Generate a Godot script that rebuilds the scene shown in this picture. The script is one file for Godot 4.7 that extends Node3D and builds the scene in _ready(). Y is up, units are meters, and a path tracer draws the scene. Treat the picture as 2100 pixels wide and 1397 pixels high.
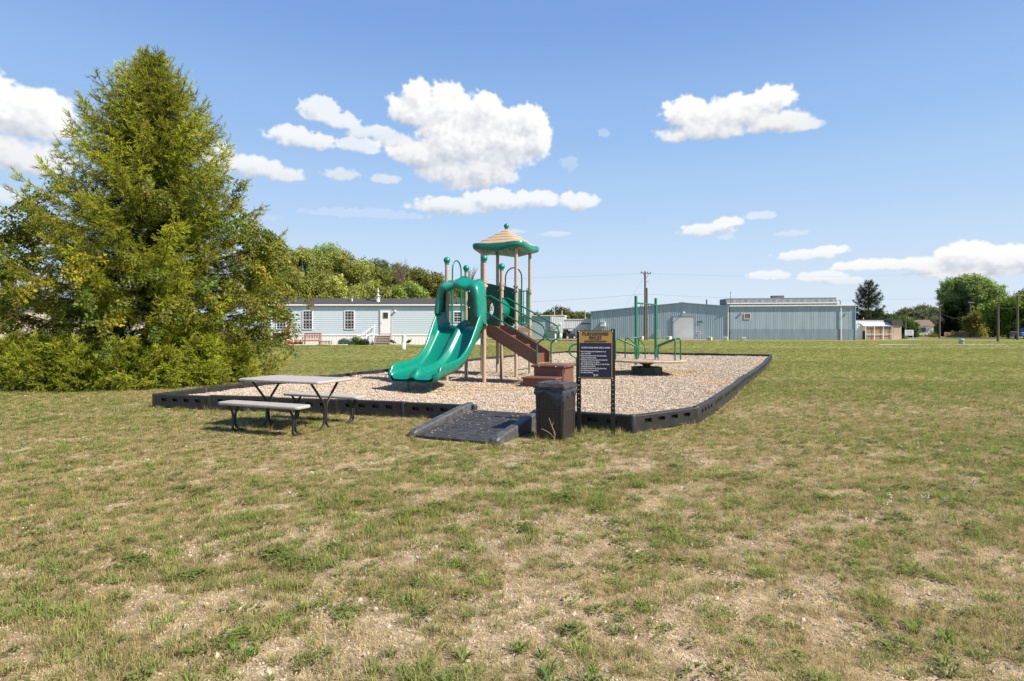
extends Node3D
# A small neighbourhood playground beside a lawn, metal sheds behind. Metres, y up, the photographer stands at the origin looking along -z.

var rng := RandomNumberGenerator.new()
var noise_a := FastNoiseLite.new()
var noise_b := FastNoiseLite.new()
var noise_c := FastNoiseLite.new()
var M := {}
var taken := {}
var bed := PackedVector2Array()      # the wood chip bed, as (x, depth)
var bed_wide := PackedVector2Array()

const CHIP := 0.16

# ---------------------------------------------------------------- naming
func numbered(called: String) -> String:
	var n: int = taken.get(called, 0)
	taken[called] = n + 1
	return called if n == 0 else "%s_%03d" % [called, n]

func tag(o: Node, label: String, category: String, group := "") -> Node:
	o.set_meta("label", label)
	o.set_meta("category", category)
	if group != "":
		o.set_meta("group", group)
	return o

func thing(called: String, label: String, category: String, at := Vector3.ZERO, turn := 0.0, group := "") -> Node3D:
	var o := Node3D.new()
	o.name = numbered(called)
	add_child(o)
	o.position = at
	o.rotation.y = turn
	tag(o, label, category, group)
	return o

func put(called: String, mesh: Mesh, parent: Node, xf := Transform3D()) -> MeshInstance3D:
	var o := MeshInstance3D.new()
	var key := str(parent.get_instance_id()) + called
	var n: int = taken.get(key, 0)
	taken[key] = n + 1
	o.name = called if n == 0 else "%s_%03d" % [called, n]
	o.mesh = mesh
	o.transform = xf
	parent.add_child(o, true)
	return o

func solo(called: String, mesh: Mesh, label: String, category: String, at := Vector3.ZERO, turn := 0.0, group := "") -> MeshInstance3D:
	var o := MeshInstance3D.new()
	o.name = numbered(called)
	o.mesh = mesh
	add_child(o)
	o.position = at
	o.rotation.y = turn
	tag(o, label, category, group)
	return o

func structure(called: String, mesh: Mesh) -> MeshInstance3D:
	var o := MeshInstance3D.new()
	o.name = numbered(called)
	o.mesh = mesh
	add_child(o)
	o.set_meta("kind", "structure")
	return o

func many(called: String, mesh: Mesh, where: Array, colors: PackedColorArray, parent: Node) -> MultiMeshInstance3D:
	var mm := MultiMesh.new()
	mm.transform_format = MultiMesh.TRANSFORM_3D
	mm.use_colors = true
	mm.mesh = mesh
	mm.instance_count = where.size()
	for i in where.size():
		mm.set_instance_transform(i, where[i])
		mm.set_instance_color(i, colors[i])
	var o := MultiMeshInstance3D.new()
	o.name = numbered(called) if parent == self else called
	o.multimesh = mm
	parent.add_child(o, true)
	o.set_meta("kind", "stuff")
	return o

# ---------------------------------------------------------------- materials
func lin(r: float, g: float, b: float) -> Color:
	return Color(r, g, b).linear_to_srgb()

func mat(called: String, c: Color, rough := 0.7, metal := 0.0) -> StandardMaterial3D:
	var m := StandardMaterial3D.new()
	m.resource_name = called
	m.albedo_color = c
	m.roughness = rough
	m.metallic = metal
	M[called] = m
	return m

# a grey texture of layered noise between lo and hi
func mottle(lo: float, hi: float, freq: float, sd: int, size := 256, stretch := Vector2.ONE, octaves := 4) -> ImageTexture:
	var f := FastNoiseLite.new()
	f.seed = sd
	f.frequency = freq
	f.noise_type = FastNoiseLite.TYPE_SIMPLEX_SMOOTH
	f.fractal_octaves = octaves
	var im := Image.create(size, size, false, Image.FORMAT_RGB8)
	var k := TAU / size
	var rad := size / TAU
	var total := 0.0
	for y in size:
		for x in size:
			var n := f.get_noise_3d(rad * cos(x * k) * stretch.x, rad * sin(x * k) * stretch.x, y * stretch.y) # wraps in x
			var n2 := f.get_noise_3d(rad * cos(x * k) * stretch.x, rad * sin(x * k) * stretch.x, (y - size) * stretch.y)
			var w := smoothstep(0.75, 1.0, float(y) / size)
			n = lerpf(n, n2, w)
			var v := clampf(lerpf(lo, hi, n * 0.9 + 0.5), 0.0, 1.0)
			im.set_pixel(x, y, Color(v, v, v))
			total += pow(v, 2.2)
	var t := ImageTexture.create_from_image(im)
	t.set_meta("mean", total / (size * size))
	return t

func wear(m: StandardMaterial3D, t: Texture2D, metres: float, rough_too := false) -> void:
	m.albedo_texture = t
	var mean: float = t.get_meta("mean")
	var c := m.albedo_color.srgb_to_linear()
	m.albedo_color = lin(c.r / mean, c.g / mean, c.b / mean)
	m.uv1_triplanar = true
	m.uv1_scale = Vector3.ONE / metres
	if rough_too:
		m.roughness_texture = t
		m.roughness_texture_channel = BaseMaterial3D.TEXTURE_CHANNEL_RED

# ---------------------------------------------------------------- mesh helpers
func mk(smooth := -1) -> SurfaceTool:
	var s := SurfaceTool.new()
	s.begin(Mesh.PRIMITIVE_TRIANGLES)
	s.set_smooth_group(smooth)
	return s

func fin(s: SurfaceTool, m: Material) -> ArrayMesh:
	s.generate_normals()
	var a := s.commit()
	a.surface_set_material(0, m)
	return a

func tri(s: SurfaceTool, a: Vector3, b: Vector3, c: Vector3) -> void:
	s.add_vertex(a)
	s.add_vertex(b)
	s.add_vertex(c)

func trio(s: SurfaceTool, a: Vector3, b: Vector3, c: Vector3, inside: Vector3) -> void:
	if (a - c).cross(a - b).dot((a + b + c) / 3.0 - inside) >= 0.0:
		tri(s, a, b, c)
	else:
		tri(s, a, c, b)

func quad(s: SurfaceTool, a: Vector3, b: Vector3, c: Vector3, d: Vector3) -> void:
	tri(s, a, b, c)
	tri(s, a, c, d)

func quado(s: SurfaceTool, a: Vector3, b: Vector3, c: Vector3, d: Vector3, inside: Vector3) -> void:
	if ((a - c).cross(a - b) + (a - d).cross(a - c)).dot((a + b + c + d) / 4.0 - inside) >= 0.0:
		quad(s, a, b, c, d)
	else:
		quad(s, a, d, c, b)

# a box with chamfered edges
func box(s: SurfaceTool, c: Vector3, size: Vector3, b := 0.0, t := Transform3D()) -> void:
	var h := size / 2.0
	s.set_smooth_group(-1)
	var o := t * c
	if b <= 0.0:
		for ax in 3:
			for sg in [-1.0, 1.0]:
				var p := []
				for k in [[-1, -1], [1, -1], [1, 1], [-1, 1]]:
					var v := Vector3.ZERO
					v[ax] = sg * h[ax]
					v[(ax + 1) % 3] = k[0] * h[(ax + 1) % 3]
					v[(ax + 2) % 3] = k[1] * h[(ax + 2) % 3]
					p.append(t * (c + v))
				quado(s, p[0], p[1], p[2], p[3], o)
		return
	b = minf(b, minf(h.x, minf(h.y, h.z)) * 0.9)
	var vx := func(ax: int, sg: Vector3) -> Vector3:
		var v := (h - Vector3(b, b, b)) * sg
		v[ax] = h[ax] * sg[ax]
		return t * (c + v)
	for ax in 3:
		var a1 := (ax + 1) % 3
		var a2 := (ax + 2) % 3
		for sg in [-1.0, 1.0]:
			var p := []
			for k in [[-1, -1], [1, -1], [1, 1], [-1, 1]]:
				var g := Vector3.ZERO
				g[ax] = sg
				g[a1] = k[0]
				g[a2] = k[1]
				p.append(vx.call(ax, g))
			quado(s, p[0], p[1], p[2], p[3], o)
		for s1 in [-1.0, 1.0]:
			for s2 in [-1.0, 1.0]:
				var g1 := Vector3.ZERO
				g1[ax] = -1.0
				g1[a1] = s1
				g1[a2] = s2
				var g2 := g1
				g2[ax] = 1.0
				quado(s, vx.call(a1, g1), vx.call(a1, g2), vx.call(a2, g2), vx.call(a2, g1), o)
	for x in [-1.0, 1.0]:
		for y in [-1.0, 1.0]:
			for z in [-1.0, 1.0]:
				var g := Vector3(x, y, z)
				trio(s, vx.call(0, g), vx.call(1, g), vx.call(2, g), o)

func box_mesh(size: Vector3, m: Material, b := 0.0, c := Vector3.ZERO) -> ArrayMesh:
	var s := mk()
	box(s, c, size, b)
	return fin(s, m)

# a round bar along points; r is one radius or one for each point
func tube(s: SurfaceTool, pts: Array, r, sides := 10, caps := true) -> void:
	s.set_smooth_group(1)
	var rings := []
	var n := pts.size()
	var d0: Vector3 = (pts[1] - pts[0]).normalized()
	var up := Vector3.UP if absf(d0.y) < 0.9 else Vector3.RIGHT
	var x := up.cross(d0).normalized()
	var last := d0
	for i in n:
		var d: Vector3
		if i == 0:
			d = d0
		elif i == n - 1:
			d = (pts[n - 1] - pts[n - 2]).normalized()
		else:
			d = ((pts[i + 1] - pts[i]).normalized() + (pts[i] - pts[i - 1]).normalized()).normalized()
		var ax := last.cross(d)
		if ax.length() > 1e-5:
			x = x.rotated(ax.normalized(), last.angle_to(d))
		last = d
		x = (x - d * x.dot(d)).normalized()
		var y := d.cross(x)
		var rad: float = r[i] if r is Array else r
		var ring := []
		for k in sides:
			var a := TAU * k / sides
			ring.append(pts[i] + (x * cos(a) + y * sin(a)) * rad)
		rings.append(ring)
	for i in n - 1:
		var mid: Vector3 = (pts[i] + pts[i + 1]) / 2.0
		for k in sides:
			var k2 := (k + 1) % sides
			quado(s, rings[i][k], rings[i][k2], rings[i + 1][k2], rings[i + 1][k], mid)
	if caps:
		s.set_smooth_group(-1)
		for e in [0, n - 1]:
			var inside: Vector3 = pts[1] if e == 0 else pts[n - 2]
			for k in sides:
				trio(s, pts[e], rings[e][k], rings[e][(k + 1) % sides], inside)

func tube_mesh(pts: Array, r, m: Material, sides := 10) -> ArrayMesh:
	var s := mk()
	tube(s, pts, r, sides)
	return fin(s, m)

# profile of (radius, height) turned about the y axis
func lathe(s: SurfaceTool, profile: Array, sides := 24, t := Transform3D(), smooth := 1) -> void:
	s.set_smooth_group(smooth)
	for i in profile.size() - 1:
		var p: Vector2 = profile[i]
		var q: Vector2 = profile[i + 1]
		var n := Vector2(q.y - p.y, p.x - q.x) # outward when the profile runs upward
		for k in sides:
			var a := TAU * k / sides
			var b := TAU * (k + 1) / sides
			var p0 := Vector3(p.x * cos(a), p.y, p.x * sin(a))
			var p1 := Vector3(p.x * cos(b), p.y, p.x * sin(b))
			var q0 := Vector3(q.x * cos(a), q.y, q.x * sin(a))
			var q1 := Vector3(q.x * cos(b), q.y, q.x * sin(b))
			var mid := (p0 + p1 + q0 + q1) / 4.0
			var out := Vector3(cos((a + b) / 2) * n.x, n.y, sin((a + b) / 2) * n.x)
			var inside := t * (mid - out.normalized() * 0.01)
			if p.x > 1e-6:
				if q.x > 1e-6:
					quado(s, t * p0, t * p1, t * q1, t * q0, inside)
				else:
					trio(s, t * p0, t * p1, t * q0, inside)
			elif q.x > 1e-6:
				trio(s, t * p0, t * q1, t * q0, inside)

func lathe_mesh(profile: Array, m: Material, sides := 24) -> ArrayMesh:
	var s := mk()
	lathe(s, profile, sides)
	return fin(s, m)

func ball_profile(r: float, cy: float, n := 10) -> Array:
	var p := []
	for i in n + 1:
		var a := -PI / 2 + PI * i / n
		p.append(Vector2(maxf(0.0, r * cos(a)) if i > 0 and i < n else 0.0, cy + r * sin(a)))
	return p

# a polygon in the xy plane drawn out along z from z0 to z1
func prism(s: SurfaceTool, poly: PackedVector2Array, z0: float, z1: float, t := Transform3D()) -> void:
	s.set_smooth_group(-1)
	if not Geometry2D.is_polygon_clockwise(poly):
		poly = poly.duplicate()
		poly.reverse()
	var idx := Geometry2D.triangulate_polygon(poly)
	for k in range(0, idx.size(), 3):
		var a := poly[idx[k]]
		var b := poly[idx[k + 1]]
		var c := poly[idx[k + 2]]
		for z in [z0, z1]:
			var away := t * Vector3((a.x + b.x + c.x) / 3, (a.y + b.y + c.y) / 3, (z0 + z1) / 2)
			trio(s, t * Vector3(a.x, a.y, z), t * Vector3(b.x, b.y, z), t * Vector3(c.x, c.y, z), away)
	for i in poly.size():
		var a := poly[i]
		var b := poly[(i + 1) % poly.size()]
		var e := (b - a).normalized()
		var inward := Vector2(e.y, -e.x)
		# polygon is clockwise (y up): its inside lies to the right of each edge
		var mid := (a + b) / 2 + inward * 0.002
		var zz := (z0 + z1) / 2
		quado(s, t * Vector3(a.x, a.y, z0), t * Vector3(b.x, b.y, z0), t * Vector3(b.x, b.y, z1), t * Vector3(a.x, a.y, z1), t * Vector3(mid.x, mid.y, zz))

func prism_mesh(poly: Array, z0: float, z1: float, m: Material) -> ArrayMesh:
	var s := mk()
	prism(s, PackedVector2Array(poly), z0, z1)
	return fin(s, m)

# a net of rows of points; the face at (ri, rj) looks along ref
func net(s: SurfaceTool, rows: Array, ri: int, rj: int, ref: Vector3, wrap_cols := false) -> void:
	s.set_smooth_group(2)
	var a: Vector3 = rows[ri][rj]
	var b: Vector3 = rows[ri][rj + 1]
	var d: Vector3 = rows[ri + 1][rj]
	var flip := (a - d).cross(a - b).dot(ref) < 0.0
	for i in rows.size() - 1:
		var n: int = rows[i].size()
		for j in (n if wrap_cols else n - 1):
			var k := (j + 1) % n
			if flip:
				quad(s, rows[i][j], rows[i + 1][j], rows[i + 1][k], rows[i][k])
			else:
				quad(s, rows[i][j], rows[i][k], rows[i + 1][k], rows[i + 1][j])

func curve(pts: Array, per := 6) -> Array: # Catmull-Rom through points
	var out := []
	for i in pts.size() - 1:
		var p0 = pts[maxi(i - 1, 0)]
		var p1 = pts[i]
		var p2 = pts[i + 1]
		var p3 = pts[mini(i + 2, pts.size() - 1)]
		for k in per:
			var t := float(k) / per
			out.append(0.5 * ((2.0 * p1) + (p2 - p0) * t + (2.0 * p0 - 5.0 * p1 + 4.0 * p2 - p3) * t * t + (3.0 * p1 - p0 - 3.0 * p2 + p3) * t * t * t))
	out.append(pts[pts.size() - 1])
	return out

func interp(table: Array, x: float) -> float: # table of Vector2, straight between
	if x <= table[0].x:
		return table[0].y
	for i in table.size() - 1:
		if x <= table[i + 1].x:
			return lerpf(table[i].y, table[i + 1].y, (x - table[i].x) / (table[i + 1].x - table[i].x))
	return table[table.size() - 1].y

# ---------------------------------------------------------------- terrain
func gh(x: float, z: float) -> float:
	var d := -z
	var y := 0.21 * smoothstep(24.0, 44.0, d) * (1.0 - smoothstep(-1.0, 9.0, x)) * (1.0 - smoothstep(70.0, 110.0, d))
	y += 0.12 * smoothstep(70.0, 90.0, d) * smoothstep(0.0, 8.0, x) * (1.0 - smoothstep(14.0, 26.0, x))
	var away := 1.0
	if d > 7.0 and d < 36.0 and x > -9.0 and x < 15.0:
		away = 0.25
	y += away * 0.022 * noise_b.get_noise_2d(x * 0.9, z * 0.9)
	return y

func bare_at(x: float, z: float) -> float: # 1 where soil and gravel show through
	var d := -z
	var n := 0.75 * noise_a.get_noise_2d(x * 1.9, z * 2.5) + 0.55 * noise_b.get_noise_2d(x * 3.4 + 40.0, z * 4.6) + 0.42 * noise_b.get_noise_2d(x * 9.0, z * 10.0 + 70.0)
	var lane := exp(-pow((x - 0.4 - 0.05 * (d - 4.0)) / 2.6, 2.0)) # the trodden, stony strip in front
	var near := 1.0 - smoothstep(3.5, 11.0, d)
	return smoothstep(0.0, 0.66, n + 0.38 * near * lane + 0.05 * near - 0.34 * smoothstep(7.0, 22.0, d))

func green_at(x: float, z: float) -> float: # 1 where the turf is lush
	var d := -z
	var n := 0.55 * noise_c.get_noise_2d(x * 0.6, z * 0.6) + 0.5 * noise_a.get_noise_2d(x * 3.6 - 90.0, z * 3.6) + 0.55 * noise_b.get_noise_2d(x * 5.5 - 9.0, z * 5.5)
	return smoothstep(-0.34, 0.66, n + 0.50 * smoothstep(7.0, 28.0, d) + 0.16 * smoothstep(1.5, 9.0, x) - 0.05)

# ---------------------------------------------------------------- the scene
func _ready() -> void:
	rng.seed = 4711
	# camera
	var cam := Camera3D.new()
	cam.name = "camera"
	cam.position = Vector3(0, 1.5, 0)
	cam.projection = Camera3D.PROJECTION_FRUSTUM # a level camera whose lens is shifted a little downward
	cam.near = 0.1
	cam.far = 2000.0
	cam.size = 0.1 * 1397.0 / 1200.0
	cam.frustum_offset = Vector2(0, -0.1 * 22.5 / 1200.0)
	add_child(cam)
	cam.current = true
	# sky, sun, exposure
	var env := Environment.new()
	env.background_mode = Environment.BG_SKY
	var sky := Sky.new()
	var pan := PanoramaSkyMaterial.new()
	pan.panorama = paint_sky()
	pan.filter = true
	sky.sky_material = pan
	env.sky = sky
	env.background_energy_multiplier = 0.60
	env.ambient_light_source = Environment.AMBIENT_SOURCE_SKY
	env.tonemap_mode = Environment.TONE_MAPPER_LINEAR
	env.tonemap_exposure = 1.8
	env.sdfgi_enabled = true
	env.ssao_enabled = true
	env.ssil_enabled = true
	var we := WorldEnvironment.new()
	we.name = "environment"
	we.environment = env
	add_child(we)
	var sun := DirectionalLight3D.new()
	sun.name = "sun"
	sun.light_energy = 1.6
	sun.light_color = Color(1.0, 0.955, 0.88)
	sun.light_angular_distance = 0.5
	sun.shadow_enabled = true
	add_child(sun)
	var to_sun := Vector3(0.66, 0.69, 0.32).normalized()
	sun.look_at_from_position(to_sun * 50.0, Vector3.ZERO, Vector3.UP)

	noise_a.seed = 5
	noise_a.frequency = 0.55
	noise_a.fractal_octaves = 4
	noise_b.seed = 8
	noise_b.frequency = 0.9
	noise_b.fractal_octaves = 2
	noise_c.seed = 13
	noise_c.frequency = 0.35
	noise_c.fractal_octaves = 4
	materials()
	# setting, then objects, then small things
	build_bed()
	build_ground()
	build_trees()
	build_spruce()
	build_home()
	build_sheds()
	build_far()
	build_border()
	build_climber()
	build_spinner()
	build_ramp()
	build_table()
	build_sign()
	build_bin()
	build_grass()

func ground_texture() -> ImageTexture: # grit, straw and crumbs around a mean tone of one half
	var n := 1024
	var f := FastNoiseLite.new()
	f.seed = 3
	f.frequency = 1.0
	f.fractal_octaves = 1
	f.noise_type = FastNoiseLite.TYPE_CELLULAR
	f.cellular_return_type = FastNoiseLite.RETURN_CELL_VALUE
	var g := RandomNumberGenerator.new()
	g.seed = 6
	var a := FastNoiseLite.new()
	a.seed = 4
	a.frequency = 0.02
	a.fractal_octaves = 5
	var base := a.get_seamless_image(n, n)
	base.convert(Image.FORMAT_L8)
	var im := Image.create(n, n, false, Image.FORMAT_RGB8)
	for y in n:
		for x in n:
			var v := 0.76 + 0.40 * (base.get_pixel(x, y).r - 0.5) + g.randf_range(-0.07, 0.07)
			im.set_pixel(x, y, Color(v, v, v))
	for k in 16000: # grit
		var x := g.randi() % n
		var y := g.randi() % n
		var s := g.randi_range(1, 4) if g.randf() < 0.3 else g.randi_range(1, 2)
		var v := g.randf_range(0.6, 1.0)
		im.fill_rect(Rect2i(x, y, s, maxi(1, s - g.randi() % 2)), Color(v, v * 0.985, v * 0.95))
		im.fill_rect(Rect2i(x, y + s, s, 1), Color(0.42, 0.40, 0.37))
	for k in 9000: # straw
		var p := Vector2(g.randi() % n, g.randi() % n)
		var d := Vector2.from_angle(g.randf() * TAU)
		var v := g.randf_range(0.62, 1.0)
		for i in g.randi_range(5, 20):
			p += d
			d = d.rotated(g.randf_range(-0.08, 0.08))
			im.set_pixel(posmod(int(p.x), n), posmod(int(p.y), n), Color(v, v * 0.94, v * 0.78))
	return ImageTexture.create_from_image(im)

func materials() -> void:
	var soft := mottle(0.90, 1.0, 0.03, 1)
	var streak := mottle(0.88, 1.0, 0.05, 9, 256, Vector2(1.0, 0.05))
	var grain := mottle(0.68, 1.0, 0.06, 2, 256, Vector2(1.0, 0.06))
	var blotch := mottle(0.62, 1.0, 0.018, 3, 256, Vector2.ONE, 5)
	var fine := mottle(0.72, 1.0, 0.16, 4)
	var m: StandardMaterial3D
	m = mat("green_plastic", lin(0.001, 0.185, 0.125), 0.25)
	m.metallic_specular = 0.55
	wear(m, soft, 1.3)
	m.roughness = 0.36
	m.roughness_texture = blotch # dust and rubbed lanes dull the shine here and there
	m.roughness_texture_channel = BaseMaterial3D.TEXTURE_CHANNEL_RED
	m = mat("dark_green_plastic", lin(0.004, 0.085, 0.05), 0.38)
	wear(m, soft, 1.1)
	m = mat("green_metal", lin(0.004, 0.14, 0.075), 0.34)
	wear(m, soft, 0.7)
	m = mat("dark_green_metal", lin(0.045, 0.09, 0.07), 0.55)
	wear(m, soft, 0.7)
	m = mat("tan_metal", lin(0.42, 0.32, 0.235), 0.42)
	wear(m, soft, 0.8)
	m = mat("tan_plastic", lin(0.44, 0.325, 0.205), 0.5)
	wear(m, soft, 0.6)
	m = mat("tan_disc", lin(0.36, 0.27, 0.19), 0.65)
	wear(m, blotch, 0.9)
	m = mat("brown_vinyl", lin(0.145, 0.062, 0.040), 0.55)
	wear(m, soft, 0.6)
	m = mat("rope", lin(0.40, 0.17, 0.09), 0.85)
	m = mat("border_plastic", lin(0.018, 0.018, 0.0185), 0.5)
	wear(m, blotch, 0.7)
	m = mat("ramp_plastic", lin(0.066, 0.067, 0.070), 0.55)
	wear(m, blotch, 0.5)
	m = mat("bin_brown", lin(0.024, 0.020, 0.017), 0.5)
	wear(m, soft, 0.4)
	m = mat("bin_lid", lin(0.048, 0.043, 0.040), 0.36)
	wear(m, blotch, 0.4)
	m = mat("bag", lin(0.03, 0.04, 0.058), 0.2)
	m = mat("black_metal", lin(0.012, 0.012, 0.012), 0.4)
	m = mat("sign_black", lin(0.012, 0.010, 0.010), 0.45)
	m = mat("sign_gold", lin(0.44, 0.255, 0.07), 0.5)
	m = mat("sign_navy", lin(0.010, 0.014, 0.045), 0.5)
	m = mat("sign_ink", lin(0.008, 0.008, 0.014), 0.5)
	m = mat("sign_white", lin(0.72, 0.72, 0.74), 0.5)
	m = mat("sign_yellow", lin(0.65, 0.40, 0.02), 0.5)
	m = mat("grey_plastic", lin(0.36, 0.34, 0.315), 0.55)
	wear(m, soft, 0.5)
	m = mat("frame_metal", lin(0.030, 0.026, 0.024), 0.5)
	m = mat("white_metal", lin(0.7, 0.7, 0.7), 0.35, 0.6)
	m = mat("bright_metal", lin(0.6, 0.6, 0.62), 0.4, 0.5)
	m = mat("dark_metal", lin(0.045, 0.042, 0.040), 0.5)
	m = mat("rust_metal", lin(0.22, 0.11, 0.07), 0.7)
	m = mat("rust_plastic", lin(0.20, 0.085, 0.055), 0.6)
	m = mat("black_rubber", lin(0.02, 0.02, 0.02), 0.8)
	m = mat("black_paint", lin(0.012, 0.012, 0.014), 0.35)
	m = mat("red_plastic", lin(0.50, 0.02, 0.025), 0.4)
	m = mat("white_plastic", lin(0.75, 0.75, 0.74), 0.45)
	m = mat("blue_plastic", lin(0.02, 0.12, 0.36), 0.45)
	m = mat("blue_paint", lin(0.03, 0.09, 0.20), 0.3)
	m = mat("siding", lin(0.52, 0.60, 0.645), 0.5)
	m = mat("siding_dark", lin(0.30, 0.38, 0.42), 0.5)
	m = mat("beige_siding", lin(0.58, 0.50, 0.40), 0.55)
	m = mat("white_trim", lin(0.78, 0.77, 0.75), 0.5)
	pass
	m = mat("white_door", lin(0.76, 0.75, 0.73), 0.5)
	m = mat("trim_grey", lin(0.36, 0.37, 0.38), 0.5)
	m = mat("window_glass", lin(0.025, 0.03, 0.035), 0.08)
	m = mat("shingle_dark", lin(0.060, 0.058, 0.060), 0.9)
	wear(m, fine, 1.2)
	m = mat("shingle_grey", lin(0.17, 0.168, 0.162), 0.9)
	wear(m, blotch, 2.0)
	m = mat("shingle_brown", lin(0.17, 0.11, 0.085), 0.9)
	m = mat("old_wood", lin(0.30, 0.25, 0.20), 0.85)
	wear(m, grain, 0.7)
	m = mat("bench_wood", lin(0.30, 0.115, 0.062), 0.6)
	wear(m, grain, 0.6)
	m = mat("pole_wood", lin(0.12, 0.098, 0.08), 0.9)
	wear(m, grain, 0.8)
	m = mat("fence_wood", lin(0.36, 0.24, 0.14), 0.85)
	m = mat("tan_boards", lin(0.30, 0.21, 0.14), 0.8)
	m = mat("tan_wall", lin(0.42, 0.33, 0.25), 0.8)
	m = mat("concrete", lin(0.56, 0.53, 0.48), 0.9)
	wear(m, blotch, 1.5)
	m = mat("asphalt", lin(0.16, 0.16, 0.165), 0.9)
	wear(m, blotch, 4.0)
	m = mat("gravel_road", lin(0.22, 0.21, 0.20), 0.95)
	wear(m, blotch, 3.0)
	m = mat("pale_green", lin(0.40, 0.47, 0.38), 0.6)
	wear(m, blotch, 0.8)
	m = mat("blue_steel", lin(0.315, 0.388, 0.445), 0.42)
	wear(m, streak, 5.0)
	m = mat("blue_steel_dark", lin(0.225, 0.285, 0.34), 0.45)
	wear(m, streak, 5.0)
	m = mat("blue_trim", lin(0.24, 0.36, 0.44), 0.45)
	m = mat("white_steel", lin(0.66, 0.68, 0.69), 0.45)
	m = mat("door_grey", lin(0.62, 0.63, 0.63), 0.5)
	m = mat("wire", lin(0.03, 0.03, 0.03), 0.6)
	m = mat("straw", lin(0.48, 0.38, 0.20), 0.8)
	m = mat("bark", lin(0.13, 0.105, 0.08), 0.95)
	wear(m, grain, 1.0)
	m = mat("bark_spruce", lin(0.12, 0.085, 0.06), 0.95)
	wear(m, grain, 1.0)
	m = mat("twig", lin(0.20, 0.135, 0.085), 0.9)
	for leafy in ["leaf", "needle", "grass"]:
		m = mat(leafy, Color.WHITE, 0.62 if leafy != "leaf" else 0.5)
		m.vertex_color_use_as_albedo = true
		m.cull_mode = BaseMaterial3D.CULL_DISABLED
		m.metallic_specular = 0.3
		m.backlight_enabled = true
		var b: float = {"leaf": 0.75, "needle": 0.95, "grass": 0.75}[leafy]
		m.backlight = Color(b, b, b).linear_to_srgb()
	for loose in ["chip", "chip_base", "stone"]:
		m = mat(loose, Color.WHITE, 0.9)
		m.vertex_color_use_as_albedo = true
		m.metallic_specular = 0.25
	M.chip_base.albedo_texture = mottle(0.45, 1.0, 0.35, 14, 256, Vector2.ONE, 3)
	M.chip_base.uv1_triplanar = true
	M.chip_base.uv1_scale = Vector3.ONE / 1.3
	m = mat("ground", Color.WHITE, 0.95)
	m.vertex_color_use_as_albedo = true
	m.metallic_specular = 0.2
	var gt := ground_texture()
	m.albedo_texture = gt
	m.uv1_triplanar = true
	m.uv1_scale = Vector3.ONE / 2.3
	m.heightmap_enabled = true
	m.heightmap_texture = gt
	m.heightmap_scale = 1.2

# ---------------------------------------------------------------- sky: air and clouds only
func sky_color(el: float) -> Color: # elevation in degrees, display colours
	var stops := [[0.0, Color(0.845, 0.892, 0.935)], [3.0, Color(0.82, 0.88, 0.938)], [7.0, Color(0.757, 0.848, 0.942)], [12.0, Color(0.675, 0.797, 0.938)], [19.0, Color(0.58, 0.725, 0.912)], [28.0, Color(0.478, 0.628, 0.857)], [45.0, Color(0.36, 0.515, 0.78)], [90.0, Color(0.27, 0.42, 0.70)]]
	for i in stops.size() - 1:
		if el <= stops[i + 1][0]:
			return stops[i][1].lerp(stops[i + 1][1], smoothstep(0.0, 1.0, (el - stops[i][0]) / (stops[i + 1][0] - stops[i][0])) * 0.5 + 0.5 * (el - stops[i][0]) / (stops[i + 1][0] - stops[i][0]))
	return stops[stops.size() - 1][1]

func cloud_density(blobs: Array, az: float, el: float, f1: FastNoiseLite, f2: FastNoiseLite, rough: float, fm: float) -> float:
	var best := -1.0
	for b in blobs:
		var dx: float = (az - b[0]) / b[2]
		var dy: float = (el - b[1]) / (b[3] if el > b[1] else b[3] * 0.62)
		var v: float = 1.0 - dx * dx - dy * dy
		if best <= -0.9:
			best = v
		else: # soft union
			var h := clampf(0.5 + 0.5 * (v - best) / 0.35, 0.0, 1.0)
			best = lerpf(best, v, h) + 0.35 * h * (1.0 - h) * 0.6
	if best < -0.75:
		return -1.0
	return best + 0.06 + 1.25 * rough * f1.get_noise_2d(az * fm, el * fm * 1.25) + rough * 0.55 * f2.get_noise_2d(az, el * 1.2)

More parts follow.
